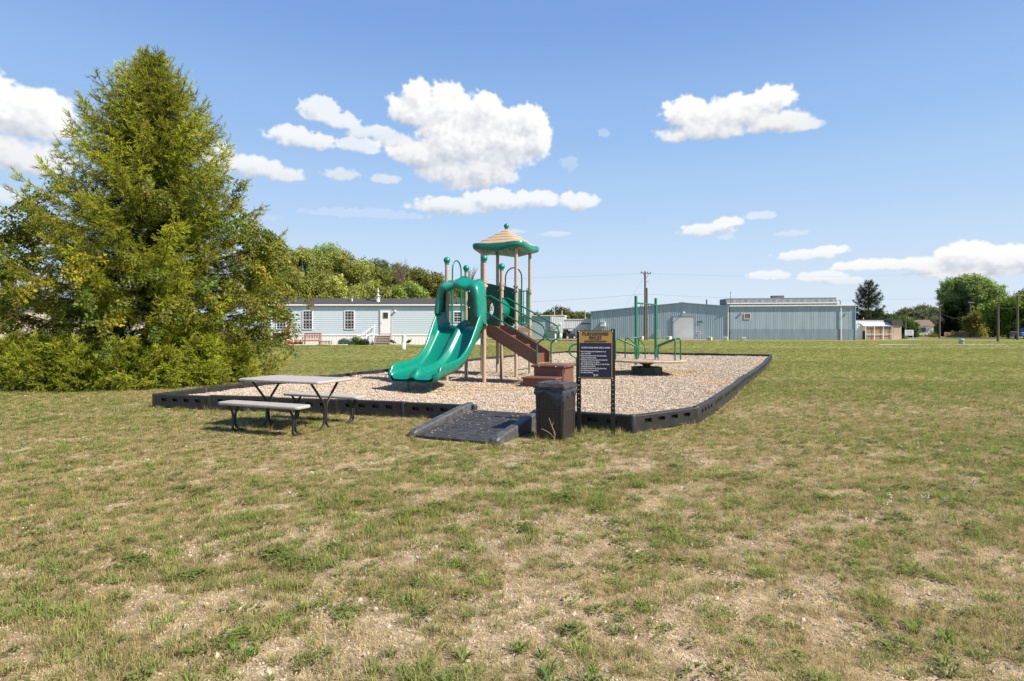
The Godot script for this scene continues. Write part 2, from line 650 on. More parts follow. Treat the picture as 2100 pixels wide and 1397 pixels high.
func paint_sky() -> ImageTexture:
	var w := 4096
	var h := 2048
	var im := Image.create(w, h, false, Image.FORMAT_RGB8)
	for y in h:
		var el := 90.0 - 180.0 * (y + 0.5) / h
		var c := sky_color(maxf(el, 0.0))
		im.fill_rect(Rect2i(0, y, w, 1), c)
	var f1 := FastNoiseLite.new()
	f1.seed = 11
	f1.noise_type = FastNoiseLite.TYPE_SIMPLEX_SMOOTH
	f1.frequency = 0.30
	f1.fractal_octaves = 6
	f1.fractal_gain = 0.52
	var f2 := FastNoiseLite.new()
	f2.seed = 23
	f2.frequency = 1.3
	f2.fractal_octaves = 5
	# clouds: [azimuth, elevation, half width, half height] in degrees; the third entry of a cloud is how raggedly it ends, the fourth how dense it is
	var clouds := [
		[[[-5.0, 18.0, 5.2, 4.2], [-2.2, 18.0, 4.0, 3.4], [-9.4, 20.2, 2.6, 2.6], [-6.2, 20.6, 2.4, 2.5], [-2.6, 19.9, 2.2, 2.2], [1.2, 19.2, 2.3, 2.0], [-0.2, 16.8, 3.8, 3.0], [-4.2, 14.9, 5.2, 2.5], [-8.6, 16.5, 4.0, 1.8], [2.4, 17.8, 1.8, 1.8]], 0.55, 1.0],
		[[[-18.2, 19.4, 2.2, 1.3], [-16.2, 18.8, 2.0, 1.0], [-14.0, 18.0, 2.2, 0.9], [-12.0, 17.6, 2.2, 1.2]], 0.6, 0.85],
		[[[-20.6, 17.0, 2.6, 1.2], [-18.6, 16.8, 2.0, 1.0]], 0.6, 0.9],
		[[[-16.1, 14.2, 2.0, 0.7], [-14.6, 16.8, 2.4, 0.9], [-12.2, 14.0, 1.5, 0.6]], 0.6, 0.75],
		[[[-6.0, 11.7, 4.6, 1.1], [-1.6, 12.3, 3.6, 1.3], [2.2, 12.4, 2.8, 1.1], [6.4, 12.1, 2.2, 1.15]], 0.5, 0.88],
		[[[16.6, 19.3, 2.6, 1.7], [20.4, 18.8, 4.4, 1.9], [23.8, 19.5, 2.3, 1.6], [18.4, 17.8, 4.6, 1.3], [24.0, 17.8, 3.6, 1.2], [26.0, 17.3, 2.2, 0.8]], 0.5, 1.0],
		[[[18.4, 9.1, 2.7, 0.75], [20.2, 9.7, 1.5, 0.65]], 0.5, 0.9],
		[[[23.0, 10.1, 1.6, 0.4], [25.6, 8.4, 1.3, 0.35], [20.0, 8.4, 0.8, 0.3]], 0.7, 0.5],
		[[[26.8, 6.4, 2.8, 0.6], [28.6, 6.7, 1.6, 0.55]], 0.5, 0.9],
		[[[23.8, 4.8, 2.2, 0.5], [28.0, 4.5, 2.4, 0.6], [29.6, 4.1, 1.8, 0.45]], 0.5, 0.75],
		[[[31.4, 5.3, 3.2, 0.62], [34.8, 5.2, 2.6, 0.66], [37.8, 5.6, 2.2, 1.3], [40.4, 5.2, 3.0, 1.15], [35.6, 4.9, 1.6, 0.9], [38.6, 4.4, 4.5, 0.65], [44.0, 5.0, 3.5, 0.9]], 0.45, 1.0],
		[[[-42.8, 15.8, 4.6, 2.9], [-38.9, 15.4, 3.0, 2.4], [-40.6, 12.6, 4.6, 1.9], [-45.5, 13.0, 4.0, 2.4]], 0.45, 1.0],
		[[[-42.0, 9.6, 3.2, 0.8]], 0.55, 0.6],
		[[[-24.0, 14.1, 3.4, 1.2], [-21.6, 13.8, 2.2, 0.95], [-27.2, 14.8, 2.4, 1.3]], 0.5, 0.9],
		[[[5.6, 15.6, 1.1, 0.9], [8.9, 18.3, 0.6, 0.5]], 0.8, 0.3],
		[[[4.2, 9.2, 1.8, 0.3], [0.0, 9.5, 1.4, 0.25]], 0.6, 0.4],
		[[[-14.0, 10.8, 6.0, 0.6], [-26.0, 10.0, 5.0, 0.5]], 0.6, 0.22],
	]
	# the rest of the sky goes on the same way
	var r := RandomNumberGenerator.new()
	r.seed = 77
	for k in 17:
		var az := 56.0 + k * 15.2 + r.randf_range(-3, 3)
		if az > 180.0:
			az -= 360.0
		var el := r.randf_range(4.0, 26.0)
		var blobs := []
		for j in r.randi_range(3, 6):
			blobs.append([az + r.randf_range(-4.0, 4.0), el + r.randf_range(-1.2, 1.2), r.randf_range(1.5, 4.0), r.randf_range(0.8, 2.4)])
		clouds.append([blobs, 0.5, 0.9])
	for cl in clouds:
		var lo := Vector2(1e9, 1e9)
		var hi := Vector2(-1e9, -1e9)
		for b in cl[0]:
			lo = lo.min(Vector2(b[0] - b[2] * 1.5, b[1] - b[3] * 1.3))
			hi = hi.max(Vector2(b[0] + b[2] * 1.5, b[1] + b[3] * 1.6))
		var x0 := int((lo.x + 180.0) / 360.0 * w)
		var x1 := int((hi.x + 180.0) / 360.0 * w)
		var y0 := maxi(0, int((90.0 - hi.y) / 180.0 * h))
		var y1 := mini(h / 2 - 2, int((90.0 - lo.y) / 180.0 * h))
		var size := (hi.y - lo.y)
		var mean_r := 0.0
		for b in cl[0]:
			mean_r += b[3] / cl[0].size()
		var fm := clampf(2.2 / mean_r, 0.9, 2.2)
		for y in range(y0, y1 + 1):
			var el := 90.0 - 180.0 * (y + 0.5) / h
			for xx in range(x0, x1 + 1):
				var az := -180.0 + 360.0 * (xx + 0.5) / w
				var d := cloud_density(cl[0], az, el, f1, f2, cl[1], fm)
				if d <= 0.0:
					continue
				var a: float = smoothstep(0.0, lerpf(0.62, 0.26, smoothstep(0.25, 0.8, (el - lo.y) / size)), d) * cl[2]
				var toward := cloud_density(cl[0], az + 0.55, el + 0.75, f1, f2, cl[1], fm)
				var lit := clampf(0.84 + 0.75 * (d - toward) - 0.12 * smoothstep(0.5, 1.1, d), 0.0, 1.0)
				lit = lerpf(lit, 1.0, 1.0 - smoothstep(0.0, 0.45, d)) if toward < d else lit
				lit -= 0.30 * smoothstep(0.1, 0.7, d) * (1.0 - smoothstep(0.12, 0.6, (el - lo.y) / size))
				var c := Color(0.735, 0.76, 0.81).lerp(Color(0.97, 0.97, 0.968), clampf(lit, 0.0, 1.0))
				var px := posmod(xx + w / 2, w) # straight ahead lies at the left edge of a panorama
				im.set_pixel(px, y, im.get_pixel(px, y).lerp(c, a))
	return ImageTexture.create_from_image(im)

# ---------------------------------------------------------------- the playground
# border corners as (x, depth); the ramp fills the gap between the last and the first run
func border_runs() -> Array:
	return [
		[Vector2(-0.62, 9.56), Vector2(-2.09, 10.06), Vector2(-3.35, 10.42), Vector2(-5.62, 10.90), Vector2(-6.86, 11.26)],
		[Vector2(-6.86, 11.26), Vector2(-6.66, 12.1), Vector2(-6.17, 13.2), Vector2(-5.25, 15.3), Vector2(-4.24, 17.6), Vector2(-2.2, 23.2), Vector2(-1.35, 25.8), Vector2(1.69, 31.2), Vector2(3.08, 33.4)],
		[Vector2(3.08, 33.4), Vector2(5.54, 32.2), Vector2(8.9, 30.8), Vector2(12.75, 28.8)],
		[Vector2(12.75, 28.8), Vector2(9.2, 21.4), Vector2(7.03, 17.2), Vector2(6.0, 15.28), Vector2(5.27, 13.75), Vector2(4.67, 12.6), Vector2(4.14, 11.55), Vector2(3.57, 10.46), Vector2(2.95, 9.38)],
		[Vector2(2.95, 9.38), Vector2(1.74, 8.46)],
		[Vector2(1.74, 8.46), Vector2(1.05, 8.79), Vector2(0.42, 9.10)],
	]

# one hollow plastic border timber, 1 m long along x, its outer face towards +z
func timber_mesh(m: Material) -> ArrayMesh:
	var s := mk()
	var h := 0.285
	var t := 0.05
	var x0 := -0.5
	var x1 := 0.5
	# outer face with four deep pockets above and three notches at the foot
	var cuts := []
	for k in 4:
		var cx := -0.31 + k * 0.205
		cuts.append(Rect2(cx - 0.054, 0.158, 0.108, 0.062))
	for k in 3:
		var cx := -0.21 + k * 0.205
		cuts.append(Rect2(cx - 0.055, 0.0, 0.11, 0.05))
	var xs := [x0, x1]
	var ys := [0.0, h - 0.02]
	for c in cuts:
		for v in [c.position.x, c.end.x]:
			if not v in xs:
				xs.append(v)
		for v in [c.position.y, c.end.y]:
			if not v in ys:
				ys.append(v)
	xs.sort()
	ys.sort()
	for i in xs.size() - 1:
		for j in ys.size() - 1:
			var mid := Vector2((xs[i] + xs[i + 1]) / 2, (ys[j] + ys[j + 1]) / 2)
			var open := false
			for c in cuts:
				if c.has_point(mid):
					open = true
			if not open:
				var bev := 0.0
				quado(s, Vector3(xs[i], ys[j], t), Vector3(xs[i + 1], ys[j], t), Vector3(xs[i + 1], ys[j + 1], t), Vector3(xs[i], ys[j + 1], t), Vector3(mid.x, mid.y, t - 0.01 + bev))
	for c in cuts:
		var b := t - 0.055
		var i0 := Vector2(c.position.x + 0.008, c.position.y + (0.006 if c.position.y > 0 else 0.0))
		var i1 := Vector2(c.end.x - 0.008, c.end.y - 0.006)
		var p := [Vector3(c.position.x, c.position.y, t), Vector3(c.end.x, c.position.y, t), Vector3(c.end.x, c.end.y, t), Vector3(c.position.x, c.end.y, t)]
		var q := [Vector3(i0.x, i0.y, b), Vector3(i1.x, i0.y, b), Vector3(i1.x, i1.y, b), Vector3(i0.x, i1.y, b)]
		var mid := Vector3((c.position.x + c.end.x) / 2, (c.position.y + c.end.y) / 2, t)
		quado(s, q[0], q[1], q[2], q[3], mid - Vector3(0, 0, 0.2))
		for k in 4:
			var k2 := (k + 1) % 4
			var em: Vector3 = (p[k] + p[k2] + q[k] + q[k2]) / 4
			quado(s, p[k], p[k2], q[k2], q[k], em + (em - mid) * 0.5)
	# rounded top, inner face, ends
	var prof := [Vector2(t, h - 0.02), Vector2(t - 0.006, h - 0.006), Vector2(t - 0.02, h), Vector2(-t + 0.02, h), Vector2(-t + 0.006, h - 0.006), Vector2(-t, h - 0.02), Vector2(-t, 0.0)]
	for k in prof.size() - 1:
		var a: Vector2 = prof[k]
		var b: Vector2 = prof[k + 1]
		quado(s, Vector3(x0, a.y, a.x), Vector3(x1, a.y, a.x), Vector3(x1, b.y, b.x), Vector3(x0, b.y, b.x), Vector3(0, 0.1, 0))
	for e in [x0, x1]:
		var c := Vector3(e, 0.14, 0)
		var ring := [Vector2(t, 0.0)] + prof
		for k in ring.size():
			var a: Vector2 = ring[k]
			var b: Vector2 = ring[(k + 1) % ring.size()]
			trio(s, c, Vector3(e, a.y, a.x), Vector3(e, b.y, b.x), Vector3(0, 0.14, 0))
	return fin(s, m)

func build_border() -> void:
	var root := thing("playground_border", "black plastic timber border with square pockets around the wood chip play area", "border")
	var tm := timber_mesh(M.border_plastic)
	var knuckle := lathe_mesh([Vector2(0.058, 0.0), Vector2(0.058, 0.27), Vector2(0.05, 0.287), Vector2(0.0, 0.29)], M.border_plastic, 14)
	for run in border_runs():
		# walk the run in pieces of about 1.22 m
		var total := 0.0
		for i in run.size() - 1:
			total += run[i].distance_to(run[i + 1])
		var n := maxi(1, roundi(total / 1.22))
		var marks := []
		for k in n + 1:
			var want := total * k / n
			var at := 0.0
			var p: Vector2 = run[run.size() - 1]
			for i in run.size() - 1:
				var seg: float = run[i].distance_to(run[i + 1])
				if want <= at + seg + 1e-4:
					p = run[i].lerp(run[i + 1], (want - at) / seg)
					break
				at += seg
			marks.append(p)
		for k in n:
			var a: Vector2 = marks[k]
			var b: Vector2 = marks[k + 1]
			var mid := (a + b) / 2
			var dir := (b - a).normalized()
			var yaw := atan2(dir.y, dir.x) # depth is -z
			# the runs go clockwise seen from above in (x, depth), so outside is on the left of travel
			var out := Vector3(dir.y, 0, dir.x)
			var basis := Basis(Vector3.UP, yaw)
			if basis.z.dot(out) < 0.0:
				pass
			var inside := Vector2(2.2, 19.0) - mid
			if basis.z.dot(Vector3(inside.x, 0, -inside.y)) > 0.0:
				basis = basis.rotated(Vector3.UP, PI)
			var sc := a.distance_to(b) - 0.012
			basis = basis * Basis.from_scale(Vector3(sc, 1.0, 1.0))
			var y := -0.012 + rng.randf_range(-0.012, 0.010)
			put("border_timber", tm, root, Transform3D(basis.rotated(Vector3(dir.x, 0, -dir.y), rng.randf_range(-0.02, 0.02)), Vector3(mid.x, y, -mid.y)))
			put("connector", knuckle, root, Transform3D(Basis(), Vector3(a.x, -0.012 + rng.randf_range(-0.008, 0.0), -a.y)))

func build_bed() -> void:
	var ring := []
	for run in border_runs():
		for i in run.size() - 1:
			var n := maxi(1, int(run[i].distance_to(run[i + 1]) / 0.6))
			for k in n:
				ring.append(run[i].lerp(run[i + 1], float(k) / n))
	ring.append(Vector2(0.42, 9.10))
	ring.append(Vector2(-0.62, 9.56))
	bed = PackedVector2Array(ring)
	var wide := Geometry2D.offset_polygon(bed, 0.10)
	bed_wide = wide[0]
	var pts := PackedVector2Array(ring)
	var step := 0.3
	var inset := Geometry2D.offset_polygon(bed, -0.12)[0]
	var d := 8.5
	while d < 34.0:
		var x := -7.0
		while x < 13.0:
			var p := Vector2(x + rng.randf_range(-0.08, 0.08), d + rng.randf_range(-0.08, 0.08))
			if Geometry2D.is_point_in_polygon(p, inset):
				pts.append(p)
			x += step
		d += step
	var idx := Geometry2D.triangulate_delaunay(pts)
	var s := mk(1)
	var v := []
	for p in pts:
		v.append(Vector3(p.x, chip_y(p.x, p.y), -p.y))
	for k in range(0, idx.size(), 3):
		var c := (pts[idx[k]] + pts[idx[k + 1]] + pts[idx[k + 2]]) / 3.0
		if not Geometry2D.is_point_in_polygon(c, bed):
			continue
		var f := [v[idx[k]], v[idx[k + 1]], v[idx[k + 2]]]
		if (f[0] - f[2]).cross(f[0] - f[1]).y < 0.0:
			f = [f[0], f[2], f[1]]
		for q in f:
			var fr := fresh_at(q.x, -q.z)
			var tone := 0.92 + 0.16 * noise_b.get_noise_2d(q.x * 3.0, q.z * 3.0)
			s.set_color(Color(0.60, 0.495, 0.37).lerp(Color(0.68, 0.44, 0.20), fr * 0.8) * tone)
			s.add_vertex(q)
	structure("wood_chip_bed", fin(s, M.chip_base))
	# loose chips lying on it
	var meshes := []
	for k in 3:
		var c := mk()
		var l := 0.012 + 0.0035 * k
		var w := 0.0055 + 0.0015 * ((k * 2) % 3)
		var pl := PackedVector2Array([Vector2(-l, -w * 0.7), Vector2(l * 0.7, -w), Vector2(l, w * 0.5), Vector2(-l * 0.6, w)])
		prism(c, pl, -0.003, 0.003, Transform3D(Basis(Vector3.RIGHT, -PI / 2), Vector3.ZERO))
		meshes.append(fin(c, M.chip))
	var where := [[], [], []]
	var cols := [PackedColorArray(), PackedColorArray(), PackedColorArray()]
	var near_pts := Geometry2D.offset_polygon(bed, -0.07)[0]
	var tones := [Color(0.55, 0.46, 0.365), Color(0.58, 0.51, 0.425), Color(0.52, 0.42, 0.32), Color(0.46, 0.355, 0.26), Color(0.52, 0.45, 0.37), Color(0.55, 0.46, 0.35), Color(0.39, 0.305, 0.23)]
	d = 8.5
	while d < 33.5:
		var st := 0.0235 + 0.0026 * maxf(0.0, d - 9.0)
		var x := -7.0
		while x < 13.0:
			var p := Vector2(x + rng.randf_range(-st, st) * 0.6, d + rng.randf_range(-st, st) * 0.6)
			x += st
			if not Geometry2D.is_point_in_polygon(p, near_pts):
				continue
			var k := rng.randi() % 3
			var size := rng.randf_range(0.7, 1.25) * (1.0 + 0.05 * maxf(0.0, d - 9.0))
			var b := Basis(Vector3(rng.randf_range(-1, 1), 0, rng.randf_range(-1, 1)).normalized(), rng.randf_range(0.0, 0.75)) * Basis(Vector3.UP, rng.randf() * TAU)
			where[k].append(Transform3D(b.scaled(Vector3.ONE * size), Vector3(p.x, chip_y(p.x, p.y) + rng.randf_range(0.0, 0.016), -p.y)))
			var col: Color = tones[rng.randi() % tones.size()]
			col = col.lerp(Color(0.60, 0.37, 0.15), fresh_at(p.x, p.y) * rng.randf_range(0.3, 1.0))
			cols[k].append(col * rng.randf_range(0.8, 1.1))
		d += st
	for k in 3:
		many("wood_chips", meshes[k], where[k], cols[k], self)
	# some have been kicked over the border onto the grass
	where = []
	var spilt := PackedColorArray()
	for run in border_runs():
		for i in run.size() - 1:
			for q in int(run[i].distance_to(run[i + 1]) * 16.0):
				var p: Vector2 = run[i].lerp(run[i + 1], rng.randf())
				p += (p - Vector2(2.2, 19.0)).normalized() * (0.08 + absf(rng.randfn(0.0, 0.22)))
				where.append(Transform3D(Basis(Vector3(rng.randf_range(-1, 1), 0, rng.randf_range(-1, 1)).normalized(), rng.randf_range(0.0, 0.6)) * Basis(Vector3.UP, rng.randf() * TAU).scaled(Vector3.ONE * rng.randf_range(0.7, 1.2)), Vector3(p.x, gh(p.x, -p.y) + 0.012, -p.y)))
				spilt.append(tones[rng.randi() % tones.size()])
	many("wood_chips", meshes[1], where, spilt, self)

func fresh_at(x: float, d: float) -> float: # freshly dug, orange chips under the slide mouth, the spinner and the stairs
	var f := 0.0
	for p in [[-1.3, 12.6, 0.8, 0.5], [4.0, 18.3, 2.2, 1.0], [-0.2, 13.6, 1.4, 0.7], [5.1, 14.6, 0.6, 0.7], [5.6, 18.6, 1.3, 0.5], [0.3, 10.2, 0.7, 0.4], [-2.2, 14.0, 1.0, 0.5]]:
		var q := Vector2((x - p[0]) / p[2], (d - p[1]) / p[3])
		f = maxf(f, 1.0 - q.length_squared())
	return clampf(f, 0.0, 1.0) * smoothstep(-0.5, 0.4, noise_b.get_noise_2d(x * 4.0, d * 4.0))

func chip_y(x: float, d: float) -> float:
	var y := CHIP + 0.018 * noise_b.get_noise_2d(x * 2.0, d * 2.0) + 0.03 * noise_a.get_noise_2d(x * 0.5, d * 0.5)
	for p in [[-2.0, 12.5, 0.9, 0.06], [3.95, 17.8, 1.5, 0.05]]: # worn hollows
		y -= p[3] * exp(-Vector2(x - p[0], d - p[1]).length_squared() / (p[2] * p[2]))
	y += 0.05 * exp(-Vector2(x - 4.15, d - 12.3).length_squared() / 0.03)
	return y

# -------- the climber. Local axes: x along the slide side, -z away from the slide; the origin is its near left post
func slide_mesh(width: float, chutes: int, prof: Array, m: Material) -> ArrayMesh:
	# prof rows: [z, bed height, rim height, half-width factor]
	var s := mk()
	var rows := []
	var zs := []
	var bed_c := []
	for p in prof:
		zs.append(Vector3(p[0], p[1], p[2]))
		bed_c.append(Vector3(p[3], 0, 0))
	zs = curve(zs, 7)
	bed_c = curve(bed_c, 7)
	var n := zs.size()
	for i in n:
		var z: float = zs[i].x
		var by: float = zs[i].y
		var ry: float = zs[i].z
		var half: float = width / 2 * bed_c[i].x
		var lift := ry - by
		var end := clampf((i - (n - 9)) / 8.0, 0.0, 1.0) # the mouth rolls over
		var section := []
		# from the outside left foot over the rim, bed, ridge(s), bed, rim to the outside right foot
		var rim := 0.055
		section.append(Vector2(-half + 0.05, by - 0.07))
		section.append(Vector2(-half + 0.005, by + lift * 0.25))
		section.append(Vector2(-half - 0.005, by + lift * 0.72))
		section.append(Vector2(-half + rim * 0.12, by + lift * 0.94))
		section.append(Vector2(-half + rim * 0.5, by + lift))
		section.append(Vector2(-half + rim * 0.95, by + lift * 0.93))
		section.append(Vector2(-half + rim * 1.25, by + lift * 0.7))
		section.append(Vector2(-half + rim * 1.5, by + lift * 0.35))
		section.append(Vector2(-half + rim * 1.9, by + lift * 0.12))
		section.append(Vector2(-half + rim * 2.7, by + 0.006))
		var inner := 2.0 * half - rim * 5.4
		var left := -half + rim * 2.7
		if chutes == 2:
			var rh := clampf(lift * 0.62, 0.08, 0.15)
			section.append(Vector2(left + inner * 0.17, by - 0.006))
			section.append(Vector2(left + inner * 0.33, by))
			for k in [[0.37, 0.05], [0.405, 0.25], [0.43, 0.65], [0.46, 0.92], [0.5, 1.0], [0.54, 0.92], [0.57, 0.65], [0.595, 0.25], [0.63, 0.05]]:
				section.append(Vector2(left + inner * k[0], by + rh * k[1]))
			section.append(Vector2(left + inner * 0.67, by))
			section.append(Vector2(left + inner * 0.83, by - 0.006))
		else:
			section.append(Vector2(left + inner * 0.33, by - 0.006))
			section.append(Vector2(left + inner * 0.67, by - 0.006))
		var k0 := 9
		while k0 >= 0:
			section.append(Vector2(-section[k0].x, section[k0].y))
			k0 -= 1
		# the underside closes it
		section.append(Vector2(half * 0.6, by - 0.085))
		section.append(Vector2(-half * 0.6, by - 0.085))
		var row := []
		for q in section:
			var over := end * end
			row.append(Vector3(q.x, q.y - over * 0.05 - over * maxf(0.0, q.y - by) * 0.35, z))
		rows.append(row)
	# round the mouth: a last rings shrunk towards the middle of the section
	var lastrow: Array = rows[n - 1]
	for e in [[0.035, 0.93, -0.012], [0.06, 0.78, -0.03], [0.07, 0.5, -0.05]]:
		var row := []
		for q in lastrow:
			var by: float = zs[n - 1].y - 0.08
			row.append(Vector3(q.x * lerpf(1.0, e[1], 0.35), by + (q.y - by) * e[1] + e[2] * 0.4, q.z + e[0]))
		rows.append(row)
	net(s, rows, 2, 11, Vector3(0, 1, 0.5), true)
	return fin(s, m)

func hood_mesh(m: Material) -> ArrayMesh:
	var s := mk()
	# arch outline at the back, (x, y)
	var back := [Vector2(-0.06, 1.56), Vector2(-0.065, 1.85), Vector2(-0.06, 2.2), Vector2(-0.05, 2.5), Vector2(0.0, 2.70), Vector2(0.10, 2.775), Vector2(0.22, 2.745), Vector2(0.36, 2.80), Vector2(0.52, 2.865), Vector2(0.68, 2.80), Vector2(0.82, 2.745), Vector2(0.97, 2.775), Vector2(1.07, 2.70), Vector2(1.12, 2.5), Vector2(1.13, 2.2), Vector2(1.135, 1.85), Vector2(1.13, 1.52)]
	var front := [Vector2(-0.12, 1.90), Vector2(-0.11, 2.02), Vector2(-0.09, 2.2), Vector2(-0.06, 2.38), Vector2(-0.01, 2.54), Vector2(0.10, 2.63), Vector2(0.22, 2.59), Vector2(0.36, 2.60), Vector2(0.52, 2.69), Vector2(0.68, 2.62), Vector2(0.82, 2.60), Vector2(0.97, 2.63), Vector2(1.08, 2.54), Vector2(1.13, 2.38), Vector2(1.155, 2.2), Vector2(1.17, 2.02), Vector2(1.18, 1.80)]
	var inner := [Vector2(0.02, 1.90), Vector2(0.05, 2.02), Vector2(0.075, 2.2), Vector2(0.10, 2.35), Vector2(0.15, 2.455), Vector2(0.20, 2.475), Vector2(0.28, 2.455), Vector2(0.40, 2.50), Vector2(0.52, 2.525), Vector2(0.64, 2.50), Vector2(0.76, 2.455), Vector2(0.85, 2.475), Vector2(0.91, 2.455), Vector2(0.965, 2.35), Vector2(0.99, 2.2), Vector2(1.01, 2.02), Vector2(1.03, 1.80)]
	back = curve(back, 4)
	front = curve(front, 4)
	inner = curve(inner, 4)
	var rows := []
	for i in back.size():
		var b: Vector2 = back[i]
		var f: Vector2 = front[i]
		var n: Vector2 = inner[i]
		var c := Vector2(0.535, 2.1)
		var bi := b + (c - b).normalized() * 0.035
		var mid := b.lerp(f, 0.5) - (c - b).normalized() * 0.035
		rows.append([
			Vector3(bi.x, bi.y, 0.0), Vector3(b.x, b.y, 0.0), Vector3(b.x, b.y, 0.05), Vector3(lerpf(b.x, mid.x, 0.9), lerpf(b.y, mid.y, 0.9), 0.08),
			Vector3(mid.x, mid.y, 0.22), Vector3(lerpf(mid.x, f.x, 0.7), lerpf(mid.y, f.y, 0.7), 0.35), Vector3(f.x, f.y, 0.43),
			Vector3(lerpf(f.x, n.x, 0.22), lerpf(f.y, n.y, 0.22), 0.475), Vector3(lerpf(f.x, n.x, 0.55), lerpf(f.y, n.y, 0.55), 0.485), Vector3(lerpf(f.x, n.x, 0.85), lerpf(f.y, n.y, 0.85), 0.46),
			Vector3(n.x, n.y, 0.42), Vector3(n.x, n.y, 0.36), Vector3(lerpf(n.x, mid.x, 0.75), lerpf(n.y, mid.y, 0.75), 0.2)])
	net(s, rows, rows.size() / 2, 4, Vector3(0, 1, 0), true)
	return fin(s, m)

func roof_cover(called: String, root: Node3D, c: Vector3) -> void:
	# a square hipped shade: tan shingled pyramid in rounded courses over a thick wavy green rim
	var s := mk()
	var rows := []
	var half := 0.80
	var seg := 48
	var shape := func(a: float, r: float) -> Vector2:
		var q := pow(pow(absf(cos(a)), 7.0) + pow(absf(sin(a)), 7.0), -1.0 / 7.0)
		return Vector2(cos(a), sin(a)) * q * r
	var steps := [[0.80, 0.06], [0.825, 0.0], [0.80, -0.085], [0.74, -0.12], [0.62, -0.10], [0.3, -0.02], [0.02, 0.0]]
	for k in steps.size():
		var row := []
		for i in seg:
			var a := TAU * i / seg
			var p: Vector2 = shape.call(a, steps[k][0])
			var wave := -0.055 * (0.5 + 0.5 * cos(4.0 * a)) * (1.0 if k > 0 and k < 5 else 0.3) + 0.03 * (0.5 - 0.5 * cos(4.0 * a))
			row.append(c + Vector3(p.x, steps[k][1] + wave, p.y))
		rows.append(row)
	net(s, rows, 1, 3, Vector3(1, 0, 0.4), true)
	var rim := put(called, fin(s, M.green_plastic), root)
	var courses := 5
	for k in courses:
		rows = []
		var f0 := float(k) / courses
		var f1 := float(k + 1) / courses
		for e in [[f0, -0.012, 0.0], [f0, 0.003, 0.001], [f0, 0.002, 0.006], [f1, -0.002, 0.0], [f1, -0.03, -0.01]]:
			var row := []
			var rad: float = maxf(0.012, lerpf(0.775, 0.035, e[0]) + e[1])
			var y: float = lerpf(0.055, 0.565, pow(e[0], 0.96)) + e[2]
			var pw: float = lerpf(7.0, 3.0, e[0])
			for i in seg:
				var a := TAU * i / seg
				var q := pow(pow(absf(cos(a)), pw) + pow(absf(sin(a)), pw), -1.0 / pw)
				row.append(c + Vector3(cos(a) * q * rad, y, sin(a) * q * rad))
			rows.append(row)
		var t := mk()
		net(t, rows, 2, 3, Vector3(1, 1, 0.4), true)
		put("shingle_course", fin(t, M.tan_plastic), rim)
	var f := mk()
	lathe(f, [Vector2(0.05, 0.54), Vector2(0.045, 0.60)] , 14, Transform3D(Basis(), c))
	lathe(f, ball_profile(0.078, 0.66), 16, Transform3D(Basis(), c))
	put("finial", fin(f, M.green_plastic), rim)

# a flat board with round holes, standing in the local xy plane of t, from (0, y0) to (w, y1)
func holed_panel(w: float, y0: float, y1: float, holes: Array, thick: float, m: Material, arch := 0.0) -> ArrayMesh:
	var s := mk()
	var n := 24
	var poly := [Vector2(0, y0)]
	poly.append(Vector2(w, y0))
	for i in 9:
		var f := 1.0 - i / 8.0
		poly.append(Vector2(w * f, y1 + arch * sin(PI * f)))
	# cut the board into strips through each hole centre so that plain polygons remain
	var pieces := [PackedVector2Array(poly)]
	for h in holes:
		var circ := PackedVector2Array()
		for k in n:
			circ.append(h[0] + Vector2(cos(TAU * k / n), sin(TAU * k / n)) * h[1])
		var next := []
		for p in pieces:
			for side in [-1, 1]:
				var halfp := PackedVector2Array([Vector2(-9, h[0].y), Vector2(9, h[0].y), Vector2(9, h[0].y + 9 * side), Vector2(-9, h[0].y + 9 * side)])
				for a in Geometry2D.intersect_polygons(p, halfp):
					for b in Geometry2D.clip_polygons(a, circ):
						next.append(b)
		pieces = next
	for p in pieces:
		prism(s, p, -thick / 2, thick / 2)
	return fin(s, m)

